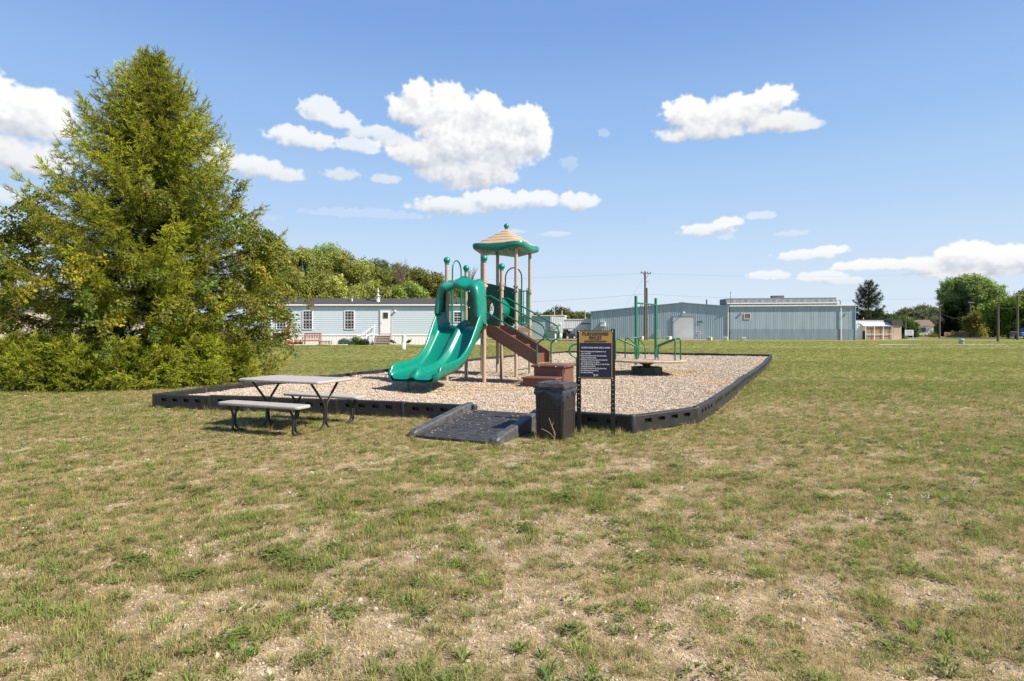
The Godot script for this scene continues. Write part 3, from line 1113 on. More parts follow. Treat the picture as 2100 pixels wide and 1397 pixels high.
func build_climber() -> void:
	var root := thing("playground_climber", "green and tan playground climber with double slide, peaked roof and brown stairs", "play structure", Vector3(-1.683, 0, -15.13), -0.406)
	var g: Material = M.green_plastic
	var S := 1.07
	var G := 0.995
	var spots := [[0.0, 0.0, 3.24], [S, 0.0, 3.24], [0.0, -S, 3.14], [S, -S, 3.14], [0.0, -S - G, 3.93], [S, -S - G, 3.93], [0.0, -2 * S - G, 3.93], [S, -2 * S - G, 3.93]]
	var clamp := mk()
	lathe(clamp, [Vector2(0.05, -0.04), Vector2(0.064, -0.04), Vector2(0.064, 0.04), Vector2(0.05, 0.04)], 16, Transform3D(), -1)
	box(clamp, Vector3(0.075, 0, 0), Vector3(0.05, 0.05, 0.03), 0.004)
	box(clamp, Vector3(-0.06, 0, 0.03), Vector3(0.03, 0.04, 0.05), 0.004)
	var clamp_mesh := fin(clamp, M.tan_metal)
	for p in spots:
		var post := put("post", tube_mesh([Vector3(0, -0.05, 0), Vector3(0, p[2], 0)], 0.05, M.tan_metal, 18), root, Transform3D(Basis(), Vector3(p[0], 0, p[1])))
		if p[2] < 3.5:
			var b := mk()
			lathe(b, ball_profile(0.088, p[2] + 0.05), 18)
			lathe(b, [Vector2(0.057, p[2] - 0.06), Vector2(0.057, p[2] + 0.0)], 18)
			put("post_cap", fin(b, g), post)
		for y in [1.62, 2.72, 2.60]:
			put("clamp", clamp_mesh, post, Transform3D(Basis(Vector3.UP, rng.randf() * TAU), Vector3(0, y, 0)))
	for z in [0.0, -S - G]:
		var d := mk()
		box(d, Vector3(S / 2, 1.53, z - S / 2), Vector3(S - 0.02, 0.06, S - 0.02), 0.008)
		for e in 2:
			box(d, Vector3(S / 2, 1.47, z - S * e), Vector3(S - 0.1, 0.09, 0.03), 0.004)
			box(d, Vector3(S * e, 1.47, z - S / 2), Vector3(0.03, 0.09, S - 0.1), 0.004)
		put("deck", fin(d, M.brown_vinyl), root)
	roof_cover("roof", root, Vector3(S / 2, 3.90, -S * 1.5 - G))
	# double slide
	var prof := [[-0.02, 1.60, 1.97, 0.90], [0.14, 1.58, 1.97, 0.95], [0.34, 1.50, 1.93, 1.0], [0.50, 1.35, 1.80, 1.02], [0.74, 1.10, 1.46, 1.0], [1.0, 0.86, 1.12, 0.97], [1.35, 0.66, 0.88, 0.95], [1.7, 0.585, 0.80, 0.95], [2.0, 0.545, 0.77, 0.98], [2.25, 0.525, 0.76, 1.02], [2.42, 0.505, 0.71, 1.03]]
	var sl := put("slide", slide_mesh(1.27, 2, prof, g), root, Transform3D(Basis(), Vector3(S / 2 + 0.01, 0, 0)))
	for x in [-0.28, 0.28]:
		put("leg", tube_mesh([Vector3(x, 0.0, 2.2), Vector3(x, 0.48, 2.2)], 0.03, M.green_metal, 12), sl)
	var skirt := mk()
	box(skirt, Vector3(0.03, 0.42, 2.2), Vector3(0.98, 0.06, 0.24), 0.02)
	put("mounting_rail", fin(skirt, g), sl)
	put("slide_hood", hood_mesh(g), root)
	# the single slide leaves the far deck to the left and away
	var prof2 := [[-0.02, 1.60, 1.90, 1.0], [0.12, 1.58, 1.90, 1.0], [0.3, 1.46, 1.76, 1.0], [0.8, 0.98, 1.22, 0.98], [1.3, 0.56, 0.80, 0.98], [1.7, 0.40, 0.62, 1.0], [2.2, 0.34, 0.54, 1.02], [2.45, 0.32, 0.48, 1.02]]
	var sl2 := put("slide", slide_mesh(0.62, 1, prof2, g), root, Transform3D(Basis(Vector3.UP, -PI / 2), Vector3(0, 0, -S * 1.5 - G)))
	sl2.set_meta("label", "single slide at the back")
	put("leg", tube_mesh([Vector3(0, 0.0, 2.1), Vector3(0, 0.30, 2.1)], 0.03, M.green_metal, 12), sl2)
	# panels with round holes and the crawl tube between them
	var pw := S - 0.12
	put("hole_panel", holed_panel(pw, 1.60, 2.66, [[Vector2(pw / 2, 2.06), 0.31]], 0.03, M.dark_green_plastic, 0.10), root, Transform3D(Basis(), Vector3(0.06, 0, -S)))
	put("hole_panel", holed_panel(pw, 1.60, 2.66, [[Vector2(pw / 2, 2.06), 0.31]], 0.03, M.dark_green_plastic, 0.10), root, Transform3D(Basis(), Vector3(0.06, 0, -S - G)))
	var tb := mk()
	var rows := []
	for k in 9:
		var row := []
		var z := -S - 0.02 - (G - 0.04) * k / 8.0
		var r := 0.335 + (0.035 if k == 0 or k == 8 else 0.0) + 0.012 * sin(PI * k / 8.0)
		for i in 28:
			row.append(Vector3(S / 2 + cos(TAU * i / 28) * r, 2.06 + sin(TAU * i / 28) * r, z))
		rows.append(row)
	for k in range(8, -1, -1):
		var row := []
		for i in 28:
			row.append(Vector3(S / 2 + cos(TAU * i / 28) * 0.315, 2.06 + sin(TAU * i / 28) * 0.315, -S - 0.02 - (G - 0.04) * k / 8.0))
		rows.append(row)
	net(tb, rows, 3, 0, Vector3(1, 0.2, 0), true)
	put("crawl_tube", fin(tb, g), root)
	for z in [-S + 0.018, -S - G + 0.018]:
		for p in [[0.10, 1.68], [0.10, 2.55], [S - 0.10, 1.68], [S - 0.10, 2.55], [0.10, 2.1], [S - 0.10, 2.1]]:
			var bo := mk()
			lathe(bo, [Vector2(0.016, 0.0), Vector2(0.014, 0.008), Vector2(0.0, 0.011)], 8, Transform3D(Basis(Vector3.RIGHT, PI / 2), Vector3(p[0], p[1], z)))
			put("bolt", fin(bo, M.white_metal), root)
	# the tall hoops and upright bars
	var hoop := func(w: float, y0: float, y1: float) -> Array:
		var p := [Vector3(-w, y0, 0), Vector3(-w, y1 - w, 0)]
		for k in range(1, 12):
			var a := PI - PI * k / 12.0
			p.append(Vector3(cos(a) * w, y1 - w + sin(a) * w * 1.15, 0))
		p.append(Vector3(w, y1 - w, 0))
		p.append(Vector3(w, y0, 0))
		return p
	var hs := mk()
	tube(hs, hoop.call(0.24, 1.6, 3.30), 0.019, 10)
	put("hoop", fin(hs, M.green_metal), root, Transform3D(Basis(Vector3.UP, PI / 2), Vector3(0, 0, -S / 2)))
	hs = mk()
	tube(hs, hoop.call(0.27, 1.6, 3.34), 0.019, 10)
	put("hoop", fin(hs, M.green_metal), root, Transform3D(Basis(), Vector3(S / 2, 0, -2 * S - G)))
	var barrier := func(x0: float, x1: float, n: int) -> ArrayMesh:
		var b := mk()
		tube(b, [Vector3(x0, 1.66, 0), Vector3(x1, 1.66, 0)], 0.016, 8)
		tube(b, [Vector3(x0, 2.66, 0), Vector3(x1, 2.66, 0)], 0.016, 8)
		for k in n:
			var x := lerpf(x0, x1, float(k) / (n - 1))
			tube(b, [Vector3(x, 1.66, 0), Vector3(x, 2.66, 0)], 0.013 if k > 0 and k < n - 1 else 0.018, 8)
		return fin(b, M.green_metal)
	var left_xf := Transform3D(Basis(Vector3.UP, PI / 2), Vector3(0, 0, 0))
	put("barrier", barrier.call(0.09, 0.26, 3), root, left_xf)
	put("barrier", barrier.call(S - 0.26, S - 0.09, 3), root, left_xf)
	put("barrier", barrier.call(0.10, S - 0.10, 9), root, Transform3D(Basis(), Vector3(0, 0, -2 * S - G)))
	var right_xf := Transform3D(Basis(Vector3.UP, PI / 2), Vector3(S, 0, -S - G))
	put("barrier", barrier.call(0.09, 0.33, 4), root, right_xf)
	put("barrier", barrier.call(S - 0.26, S - 0.09, 3), root, right_xf)
	# stairs go off to the right of the near deck
	var st := mk()
	var inner_z := -0.10
	var outer_z := -S + 0.10
	for z in [inner_z, outer_z]:
		var poly := PackedVector2Array([Vector2(0.05, 1.62), Vector2(0.30, 1.58), Vector2(1.30, 1.02), Vector2(1.42, 0.94), Vector2(1.42, 0.66), Vector2(1.30, 0.66), Vector2(0.05, 1.36)])
		prism(st, poly, z - 0.025, z + 0.025, Transform3D(Basis(), Vector3(S - 0.02, 0, 0)))
	var stair := put("stairs", fin(st, M.brown_vinyl), root)
	for k in 3:
		var y := 1.35 - 0.225 * k
		var step := mk()
		box(step, Vector3(S + 0.26 + 0.40 * k, y - 0.025, (inner_z + outer_z) / 2), Vector3(0.42, 0.05, inner_z - outer_z - 0.052), 0.006)
		box(step, Vector3(S + 0.45 + 0.40 * k, y - 0.14, (inner_z + outer_z) / 2), Vector3(0.03, 0.19, inner_z - outer_z - 0.053), 0.004)
		put("step", fin(step, M.brown_vinyl), stair)
	# the block of two wide steps below
	var blk := mk()
	box(blk, Vector3(S + 1.72, 0.62, -S / 2 + 0.14), Vector3(0.86, 0.06, 0.95), 0.012)
	box(blk, Vector3(S + 1.72, 0.36, -S / 2 + 0.14), Vector3(0.74, 0.46, 0.85), 0.01)
	var upper := put("transfer_step", fin(blk, M.brown_vinyl), root)
	blk = mk()
	box(blk, Vector3(S + 1.66, 0.36, 0.30), Vector3(0.86, 0.05, 0.48), 0.012)
	box(blk, Vector3(S + 1.66, 0.18, 0.29), Vector3(0.82, 0.34, 0.42), 0.01)
	put("transfer_step", fin(blk, M.brown_vinyl), root)
	for x in [-0.22, 0.2]:
		var bolt := mk()
		lathe(bolt, [Vector2(0.014, 0.0), Vector2(0.012, 0.008), Vector2(0.0, 0.01)], 8, Transform3D(Basis(Vector3.RIGHT, PI / 2), Vector3(S + 1.72 + x, 0.62, -S / 2 + 0.14 + 0.475)))
		put("bolt", fin(bolt, M.white_metal), upper)
	# hand rails: a loop at the foot of each side
	for z in [-0.02, -S + 0.02]:
		var r := mk()
		var low := 0.18 if z > -0.5 else 0.36
		var top := [Vector3(S + 0.03, 2.33, z), Vector3(S + 0.16, 2.335, z), Vector3(S + 0.26, 2.29, z), Vector3(S + 1.45, 1.66, z), Vector3(S + 1.58, 1.56, z), Vector3(S + 1.63, 1.42, z), Vector3(S + 1.58, 1.28, z), Vector3(S + 1.48, 1.21, z), Vector3(S + 1.42, 1.14, z), Vector3(S + 1.41, 1.0, z), Vector3(S + 1.41, low, z)]
		tube(r, curve(top, 4), 0.021, 10)
		tube(r, [Vector3(S + 0.03, 1.93, z), Vector3(S + 0.12, 1.90, z), Vector3(S + 1.41, 1.20, z)], 0.019, 10)
		put("handrail", fin(r, M.green_metal), root)
	# the loop post beside the wide steps
	var lp := mk()
	var px := S + 2.42
	var loop := [Vector3(px, 0.1, 0.0), Vector3(px, 0.76, 0.0), Vector3(px - 0.03, 0.84, 0.0), Vector3(px - 0.12, 0.90, 0.05), Vector3(px - 0.16, 1.0, 0.07), Vector3(px - 0.12, 1.11, 0.05), Vector3(px, 1.16, 0.0), Vector3(px + 0.12, 1.11, -0.05), Vector3(px + 0.16, 1.0, -0.07), Vector3(px + 0.12, 0.90, -0.05), Vector3(px + 0.02, 0.83, 0.0)]
	tube(lp, curve(loop, 4), 0.021, 10)
	put("handrail", fin(lp, M.green_metal), root)
	# chain net hanging from the far deck's right edge
	var net_s := mk()
	for k in 5:
		var z := -S - G - 0.16 - 0.19 * k
		var cpts := []
		for i in 8:
			var f := i / 7.0
			cpts.append(Vector3(S + 0.04 + 0.95 * f, lerpf(1.5, 0.16, f) - 0.06 * sin(PI * f), z))
		tube(net_s, cpts, 0.009, 5, false)
	for i in range(1, 6):
		var f := i / 6.0
		var y := lerpf(1.5, 0.16, f) - 0.06 * sin(PI * f)
		tube(net_s, [Vector3(S + 0.04 + 0.95 * f, y, -S - G - 0.14), Vector3(S + 0.04 + 0.95 * f, y - 0.015, -S - G - 0.53), Vector3(S + 0.04 + 0.95 * f, y, -S - G - 0.94)], 0.012, 5, false)
	put("chain_net", fin(net_s, M.rope), root)
	var foot := mk()
	tube(foot, [Vector3(S + 1.0, 0.17, -S - G - 0.10), Vector3(S + 1.0, 0.17, -S - G - 0.98)], 0.025, 8)
	tube(foot, [Vector3(S + 0.03, 0.35, -S - G - 0.10), Vector3(S + 0.03, 0.35, -S - G - 0.98)], 0.018, 8)
	put("net_bar", fin(foot, M.green_metal), root)

func build_spinner() -> void:
	var root := thing("merry_go_round", "tan flat disc merry-go-round with bent green handrails on an octagonal base", "merry-go-round", Vector3(4.14, 0, -18.0), 0.3)
	var R := 1.18
	put("platform", lathe_mesh([Vector2(0.0, 0.50), Vector2(0.5, 0.505), Vector2(R - 0.06, 0.525), Vector2(R, 0.535), Vector2(R + 0.01, 0.56), Vector2(R, 0.582), Vector2(R - 0.03, 0.585), Vector2(0.0, 0.585)], M.tan_disc, 48), root)
	put("spindle", lathe_mesh([Vector2(0.10, 0.36), Vector2(0.13, 0.42), Vector2(0.32, 0.49), Vector2(0.40, 0.505)], M.rust_metal, 24), root)
	var s := mk()
	lathe(s, [Vector2(0.46, 0.02), Vector2(0.46, 0.345), Vector2(0.44, 0.36), Vector2(0.0, 0.365)], 8, Transform3D(), -1)
	for k in 8:
		var a := TAU * k / 8.0
		box(s, Vector3(cos(a) * 0.46, 0.19, sin(a) * 0.46), Vector3(0.035, 0.34, 0.035), 0.004, Transform3D())
	put("base", fin(s, M.dark_green_metal), root)
	for deg in [178.0, 105.0, -35.0]:
		var a: float = deg_to_rad(deg) - root.rotation.y
		var r := mk()
		var x := 0.98
		tube(r, curve([Vector3(x, 0.58, -0.24), Vector3(x, 1.10, -0.24), Vector3(x - 0.01, 1.20, -0.21), Vector3(x - 0.01, 1.235, -0.12), Vector3(x - 0.01, 1.24, 0.0), Vector3(x - 0.01, 1.235, 0.12), Vector3(x - 0.01, 1.20, 0.21), Vector3(x, 1.10, 0.24), Vector3(x, 0.58, 0.24)], 4), 0.021, 10)
		for z in [-0.17, 0.17]:
			tube(r, curve([Vector3(x - 0.01, 1.22, z), Vector3(x - 0.15, 1.19, z), Vector3(0.42, 1.02, z * 0.8), Vector3(0.34, 0.96, z * 0.7), Vector3(0.32, 0.86, z * 0.7), Vector3(0.32, 0.58, z * 0.7)], 4), 0.019, 10)
		put("handrail", fin(r, M.green_metal), root, Transform3D(Basis(Vector3.UP, a), Vector3.ZERO))
	# overhead bar behind it
	root = thing("overhead_bar", "two tall green posts with a crossbar and hanging rings behind the merry-go-round", "overhead bar")
	var a := Vector3(4.66, 0, -22.0)
	var b := Vector3(5.80, 0, -23.6)
	put("post", tube_mesh([Vector3(0, 0, 0), Vector3(0, 2.74, 0), Vector3(0, 2.77, 0)], [0.057, 0.057, 0.045], M.green_metal, 16), root, Transform3D(Basis(), a))
	put("post", tube_mesh([Vector3(0, 0, 0), Vector3(0, 2.74, 0), Vector3(0, 2.77, 0)], [0.057, 0.057, 0.045], M.green_metal, 16), root, Transform3D(Basis(), b))
	put("crossbar", tube_mesh([a + Vector3(0, 2.5, 0), b + Vector3(0, 2.5, 0)], 0.03, M.green_metal, 12), root)
	for f in [0.22, 0.30, 0.62, 0.78]:
		var p := a.lerp(b, f) + Vector3(0, 2.47, 0)
		var s2 := mk()
		tube(s2, [p, p - Vector3(0, 0.10, 0)], 0.012, 6)
		var ring := []
		for k in 9:
			ring.append(p + Vector3(0.03 * sin(TAU * k / 8.0), -0.13 + 0.03 * cos(TAU * k / 8.0), 0))
		tube(s2, ring, 0.007, 6, false)
		put("hook", fin(s2, M.dark_metal), root)

func build_ramp() -> void:
	# local: x across, -z up into the play area; the origin at the middle of the front edge
	var a := Vector3(-1.46, 0, -8.14)
	var b := Vector3(-0.19, 0, -7.53)
	var root := thing("entry_ramp", "black plastic ramp with grooved treads and side rails leading into the wood chips", "ramp", (a + b) / 2, atan2(-(b.z - a.z), b.x - a.x))
	var w := a.distance_to(b) / 2
	for sx in [-1.0, 1.0]:
		var s := mk()
		var run := 1.66
		var rows := []
		var prof := [[0.0, 0.03, 0.035], [-0.02, 0.075, 0.055], [-0.07, 0.10, 0.065], [-0.20, 0.115, 0.065], [-0.8, 0.20, 0.065], [-1.45, 0.29, 0.065], [-run, 0.305, 0.065]]
		for p in prof:
			var hw: float = p[2]
			rows.append([Vector3(-hw, 0.0, p[0]), Vector3(-hw, p[1] - 0.02, p[0]), Vector3(-hw + 0.018, p[1], p[0]), Vector3(hw - 0.018, p[1], p[0]), Vector3(hw, p[1] - 0.02, p[0]), Vector3(hw, 0.0, p[0])])
		for i in rows.size() - 1:
			for j in 5:
				quado(s, rows[i][j], rows[i][j + 1], rows[i + 1][j + 1], rows[i + 1][j], Vector3(0, 0.02, (rows[i][0].z + rows[i + 1][0].z) / 2))
		for e in [0, rows.size() - 1]:
			var c := Vector3(0, 0.02, rows[e][0].z)
			for j in 5:
				trio(s, c, rows[e][j], rows[e][j + 1], Vector3(0, 0.02, -0.8))
		lathe(s, [Vector2(0.03, 0.0), Vector2(0.028, 0.006), Vector2(0.0, 0.007)], 12, Transform3D(Basis(Vector3.RIGHT, 0.1), Vector3(0, 0.107, -0.12)))
		put("side_rail", fin(s, M.ramp_plastic), root, Transform3D(Basis(), Vector3(sx * (w - 0.06), 0, 0)))
	var n := 11
	for k in n:
		var z0 := -0.02 - 1.62 * k / n
		var z1 := -0.02 - 1.62 * (k + 1) / n + 0.014
		var y0 := 0.03 + 0.15 * k / n
		var y1 := 0.03 + 0.15 * (k + 1) / n
		var s := mk()
		var m := (z0 + z1) / 2
		var sl := atan2(y1 - y0, z0 - z1)
		box(s, Vector3.ZERO, Vector3(2 * w - 0.26, 0.03, z0 - z1), 0.006, Transform3D(Basis(Vector3.RIGHT, sl), Vector3(0, (y0 + y1) / 2, m)))
		for q in 3: # raised ribs for grip
			box(s, Vector3(0, 0.017, (q - 1) * 0.036), Vector3(2 * w - 0.30, 0.008, 0.014), 0.003, Transform3D(Basis(Vector3.RIGHT, sl), Vector3(0, (y0 + y1) / 2, m)))
		put("tread", fin(s, M.ramp_plastic), root)
	var under := mk()
	box(under, Vector3(0, 0.0, -0.83), Vector3(2 * w - 0.28, 0.03, 1.6), 0.0, Transform3D(Basis(Vector3.RIGHT, 0.093), Vector3(0, 0.0, 0)))
	put("underside", fin(under, M.border_plastic), root)
	# chips kicked onto the treads
	var c := mk()
	prism(c, PackedVector2Array([Vector2(-0.03, -0.008), Vector2(0.022, -0.011), Vector2(0.03, 0.005), Vector2(-0.02, 0.01)]), -0.003, 0.003, Transform3D(Basis(Vector3.RIGHT, -PI / 2), Vector3.ZERO))
	var cm := fin(c, M.chip)
	var where := []
	var cols := PackedColorArray()
	for i in 170:
		var z := -1.6 * pow(rng.randf(), 0.6)
		var x := rng.randf_range(-w + 0.14, w - 0.14)
		if rng.randf() < 0.45:
			x = -w + 0.15 + absf(rng.randfn(0, 0.15))
		if absf(x) > w - 0.13:
			continue
		where.append(root.transform * Transform3D(Basis(Vector3.UP, rng.randf() * TAU).scaled(Vector3.ONE * rng.randf_range(0.22, 0.55)), Vector3(x, 0.058 + 0.15 * (-z / 1.62), z)))
		cols.append(Color(0.52, 0.43, 0.31) * rng.randf_range(0.7, 1.1))
	many("wood_chips", cm, where, cols, self)

func build_bin() -> void:
	var u := Vector3(0.366, 0, 0.21).normalized()
	var root := thing("trash_bin", "dark brown resin trash bin with hinged black lid beside the ramp", "trash bin", Vector3(0.606, 0, -8.11), atan2(-u.z, u.x))
	var s := mk()
	var w := 0.205
	var h := 0.68
	# slightly flared body
	var c := Vector3(0, h / 2, 0)
	var lo := 0.188
	var hi := 0.205
	var ring := func(y: float, r: float) -> Array: return [Vector3(-r, y, r), Vector3(r, y, r), Vector3(r, y, -r), Vector3(-r, y, -r)]
	var r0: Array = ring.call(0.0, lo)
	var r1: Array = ring.call(h, hi)
	for k in 4:
		quado(s, r0[k], r0[(k + 1) % 4], r1[(k + 1) % 4], r1[k], c)
	put("body", fin(s, M.bin_brown), root)
	# framed panels and grooved boards on all sides
	for side in 4:
		var t := Transform3D(Basis(Vector3.UP, side * PI / 2), Vector3.ZERO)
		var p := mk()
		for x in [-1.0, 1.0]:
			box(p, Vector3(x * 0.17, 0.34, 0.0), Vector3(0.045, 0.66, 0.016), 0.004, t * Transform3D(Basis(Vector3.RIGHT, 0.025), Vector3(0, 0, 0.193)))
		for y in [0.035, 0.40, 0.655]:
			box(p, Vector3(0, y, 0.001), Vector3(0.30, 0.04, 0.014), 0.004, t * Transform3D(Basis(Vector3.RIGHT, 0.025), Vector3(0, 0, 0.193)))
		for k in 5:
			box(p, Vector3(-0.116 + 0.058 * k, 0.345, -0.004), Vector3(0.0565, 0.60, 0.012), 0.0015, t * Transform3D(Basis(Vector3.RIGHT, 0.025), Vector3(0, 0, 0.193)))
		put("side_panel", fin(p, M.bin_brown), root)
	var ld := mk()
	var lr := [[0.695, 0.228], [0.722, 0.232], [0.728, 0.228], [0.768, 0.196], [0.775, 0.186]]
	for i in lr.size() - 1:
		var a: Array = ring.call(lr[i][0], lr[i][1])
		var b: Array = ring.call(lr[i + 1][0], lr[i + 1][1])
		for k in 4:
			quado(ld, a[k], a[(k + 1) % 4], b[(k + 1) % 4], b[k], Vector3(0, 0.7, 0))
	var e: Array = ring.call(0.775, 0.186)
	quado(ld, e[0], e[1], e[2], e[3], Vector3(0, 0.7, 0))
	e = ring.call(0.695, 0.228)
	quado(ld, e[0], e[1], e[2], e[3], Vector3(0, 0.75, 0))
	for k in 5:
		box(ld, Vector3(-0.10 + 0.05 * k, 0.778, 0.0), Vector3(0.016, 0.008, 0.30), 0.003)
	box(ld, Vector3(0, 0.745, 0.2), Vector3(0.12, 0.02, 0.03), 0.005)
	for x in [-0.13, 0.13]:
		box(ld, Vector3(x, 0.74, -0.222), Vector3(0.05, 0.05, 0.03), 0.006)
	put("lid", fin(ld, M.bin_lid), root)
	# the liner hangs out under the lid
	var bag := mk()
	var rows := []
	var n := 44
	for j in 6:
		var row := []
		for i in n:
			var f := float(i) / n * 4.0
			var side := int(f)
			var g := f - side
			var a: Vector3 = ring.call(0.0, 1.0)[side]
			var b: Vector3 = ring.call(0.0, 1.0)[(side + 1) % 4]
			var p := a.lerp(b, g)
			var sag := 0.075 + 0.035 * sin(i * 1.3) + (0.2 * exp(-pow((g - 0.80) / 0.16, 2.0)) if side == 0 else 0.0) + (0.07 * exp(-pow((g - 0.12) / 0.2, 2.0)) if side == 1 else 0.0)
			var v := j / 5.0
			var r := 0.2085 + 0.010 * sin(v * PI) + 0.007 * sin(i * 2.1 + j * 1.7) + 0.012 * v
			row.append(Vector3(p.x * r, 0.694 - sag * v, p.z * r))
		rows.append(row)
	net(bag, rows, 1, 1, Vector3(0, 0, 1), true)
	solo("trash_bag", fin(bag, M.bag), "dark plastic liner bag drooping from under the lid of the brown trash bin", "trash bag", root.position, root.rotation.y)

func text_part(root: Node3D, called: String, words: String, size: float, width: float, at: Vector3, m: Material, bold := true, left := false) -> void:
	var t := TextMesh.new()
	var f := SystemFont.new()
	f.font_names = PackedStringArray(["Droid Sans"])
	f.font_weight = 700 if bold else 400
	t.font = f
	t.text = words
	t.font_size = 64
	t.pixel_size = size / 46.0
	t.depth = 0.002
	t.curve_step = 2.0
	t.horizontal_alignment = HORIZONTAL_ALIGNMENT_LEFT if left else HORIZONTAL_ALIGNMENT_CENTER
	t.material = m
	var aabb := t.get_aabb()
	var k := 1.0
	if width > 0.0 and aabb.size.x > 0.0:
		k = width / aabb.size.x
	var shift := -aabb.position.x if left else -(aabb.position.x + aabb.size.x / 2)
	put(called, t, root, Transform3D(Basis.from_scale(Vector3(k, 1, 1)), at + Vector3(shift * k, 0, 0)))

func build_sign() -> void:
	var a := Vector3(0.957, 0, -8.38)
	var b := Vector3(1.425, 0, -8.26)
	var root := thing("rules_sign", "navy and gold playground rules sign on two black posts beside the trash bin", "sign", (a + b) / 2, atan2(-(b.z - a.z), b.x - a.x))
	var w := a.distance_to(b)
	for sx in [-0.5, 0.5]:
		var s := mk()
		var x: float = sx * w
		# punched channel post, open to the back
		var tall := 1.51 if sx > 0 else 1.49
		for k in 23:
			var y0 := tall * k / 23.0
			var y1 := tall * (k + 1) / 23.0
			box(s, Vector3(x - 0.0155, (y0 + y1) / 2, 0), Vector3(0.019, y1 - y0, 0.006))
			box(s, Vector3(x + 0.0155, (y0 + y1) / 2, 0), Vector3(0.019, y1 - y0, 0.006))
			box(s, Vector3(x, y0 + (y1 - y0) * 0.43, 0), Vector3(0.0119, (y1 - y0) * 0.86, 0.0055))
		for e in [-0.027, 0.027]:
			box(s, Vector3(x + e, tall / 2, -0.013), Vector3(0.004, tall, 0.03))
		put("post", fin(s, M.black_metal), root)
	var y0 := 0.80
	var y1 := 1.485
	var pw := w + 0.015
	var z := 0.012
	put("panel", box_mesh(Vector3(pw, y1 - y0, 0.012), M.sign_black, 0.003, Vector3(0, (y0 + y1) / 2, z)), root)
	put("gold_face", box_mesh(Vector3(pw - 0.03, y1 - y0 - 0.025, 0.003), M.sign_gold, 0.0, Vector3(0, (y0 + y1) / 2, z + 0.0075)), root)
	put("navy_face", box_mesh(Vector3(pw - 0.05, 0.485, 0.003), M.sign_navy, 0.0, Vector3(0, y0 + 0.025 + 0.2425, z + 0.0095)), root)
	var zt := z + 0.0105
	var zn := z + 0.0125
	text_part(root, "lettering", "PLAYGROUND", 0.046, 0.365, Vector3(0, 1.438, zt), M.sign_ink)
	text_part(root, "lettering", "RULES", 0.046, 0.17, Vector3(0, 1.382, zt), M.sign_ink)
	text_part(root, "lettering", "Springfield Meadows", 0.024, 0.31, Vector3(0, 1.336, zt), M.sign_ink)
	text_part(root, "lettering", "CLOSED FROM DUSK UNTIL DAWN", 0.022, 0.405, Vector3(0, 1.242, zn), M.sign_white)
	var x0 := -pw / 2 + 0.035
	var lines := [["•Use of playground equipment is at", 0.36, 0.0], ["your own risk.", 0.135, 0.012], ["•Play area reserved for (Community", 0.365, 0.0], ["Name) residents only.", 0.215, 0.012], ["•Children under the age of 5 must be", 0.38, 0.0], ["accompanied by an adult.", 0.26, 0.012], ["•No rough playing, yelling, or use of foul", 0.41, 0.0], ["language permitted.", 0.205, 0.012], ["•No glass or bottles in the play area.", 0.37, 0.0], ["•No smoking of any kind.", 0.255, 0.0], ["•No dogs allowed.", 0.18, 0.0]]
	for i in lines.size():
		text_part(root, "lettering", lines[i][0], 0.0185, lines[i][1], Vector3(x0 + lines[i][2], 1.188 - i * 0.0298, zn), M.sign_white, true, true)
	var ic := mk() # two small housing marks
	prism(ic, PackedVector2Array([Vector2(-0.035, 0.018), Vector2(-0.018, 0.03), Vector2(-0.001, 0.018), Vector2(-0.004, 0.018), Vector2(-0.004, 0.0), Vector2(-0.03, 0.0), Vector2(-0.03, 0.006), Vector2(-0.010, 0.006), Vector2(-0.010, 0.016), Vector2(-0.026, 0.016), Vector2(-0.026, 0.018)]), zn - 0.001, zn + 0.001, Transform3D(Basis(), Vector3(0, 0.838, 0)))
	for bar in [0.008, 0.016]:
		box(ic, Vector3(0.022, 0.838 + bar, zn), Vector3(0.014, 0.004, 0.002))
	prism(ic, PackedVector2Array([Vector2(0.006, 0.02), Vector2(0.022, 0.031), Vector2(0.038, 0.02), Vector2(0.035, 0.02), Vector2(0.022, 0.027), Vector2(0.009, 0.02)]), zn - 0.001, zn + 0.001, Transform3D(Basis(), Vector3(0, 0.838, 0)))
	for x in [0.009, 0.034]:
		box(ic, Vector3(x, 0.838 + 0.010, zn), Vector3(0.003, 0.02, 0.002))
	put("housing_marks", fin(ic, M.sign_white), root)
	for p in [[-0.5, y1 - 0.012], [0.5, y1 - 0.012], [-0.5, y0 + 0.012], [0.5, y0 + 0.012]]:
		var bt := mk()
		lathe(bt, ball_profile(0.007, 0.0, 6), 8, Transform3D(Basis(), Vector3(p[0] * (w - 0.01), p[1], z + 0.008)))
		put("bolt", fin(bt, M.white_metal), root)

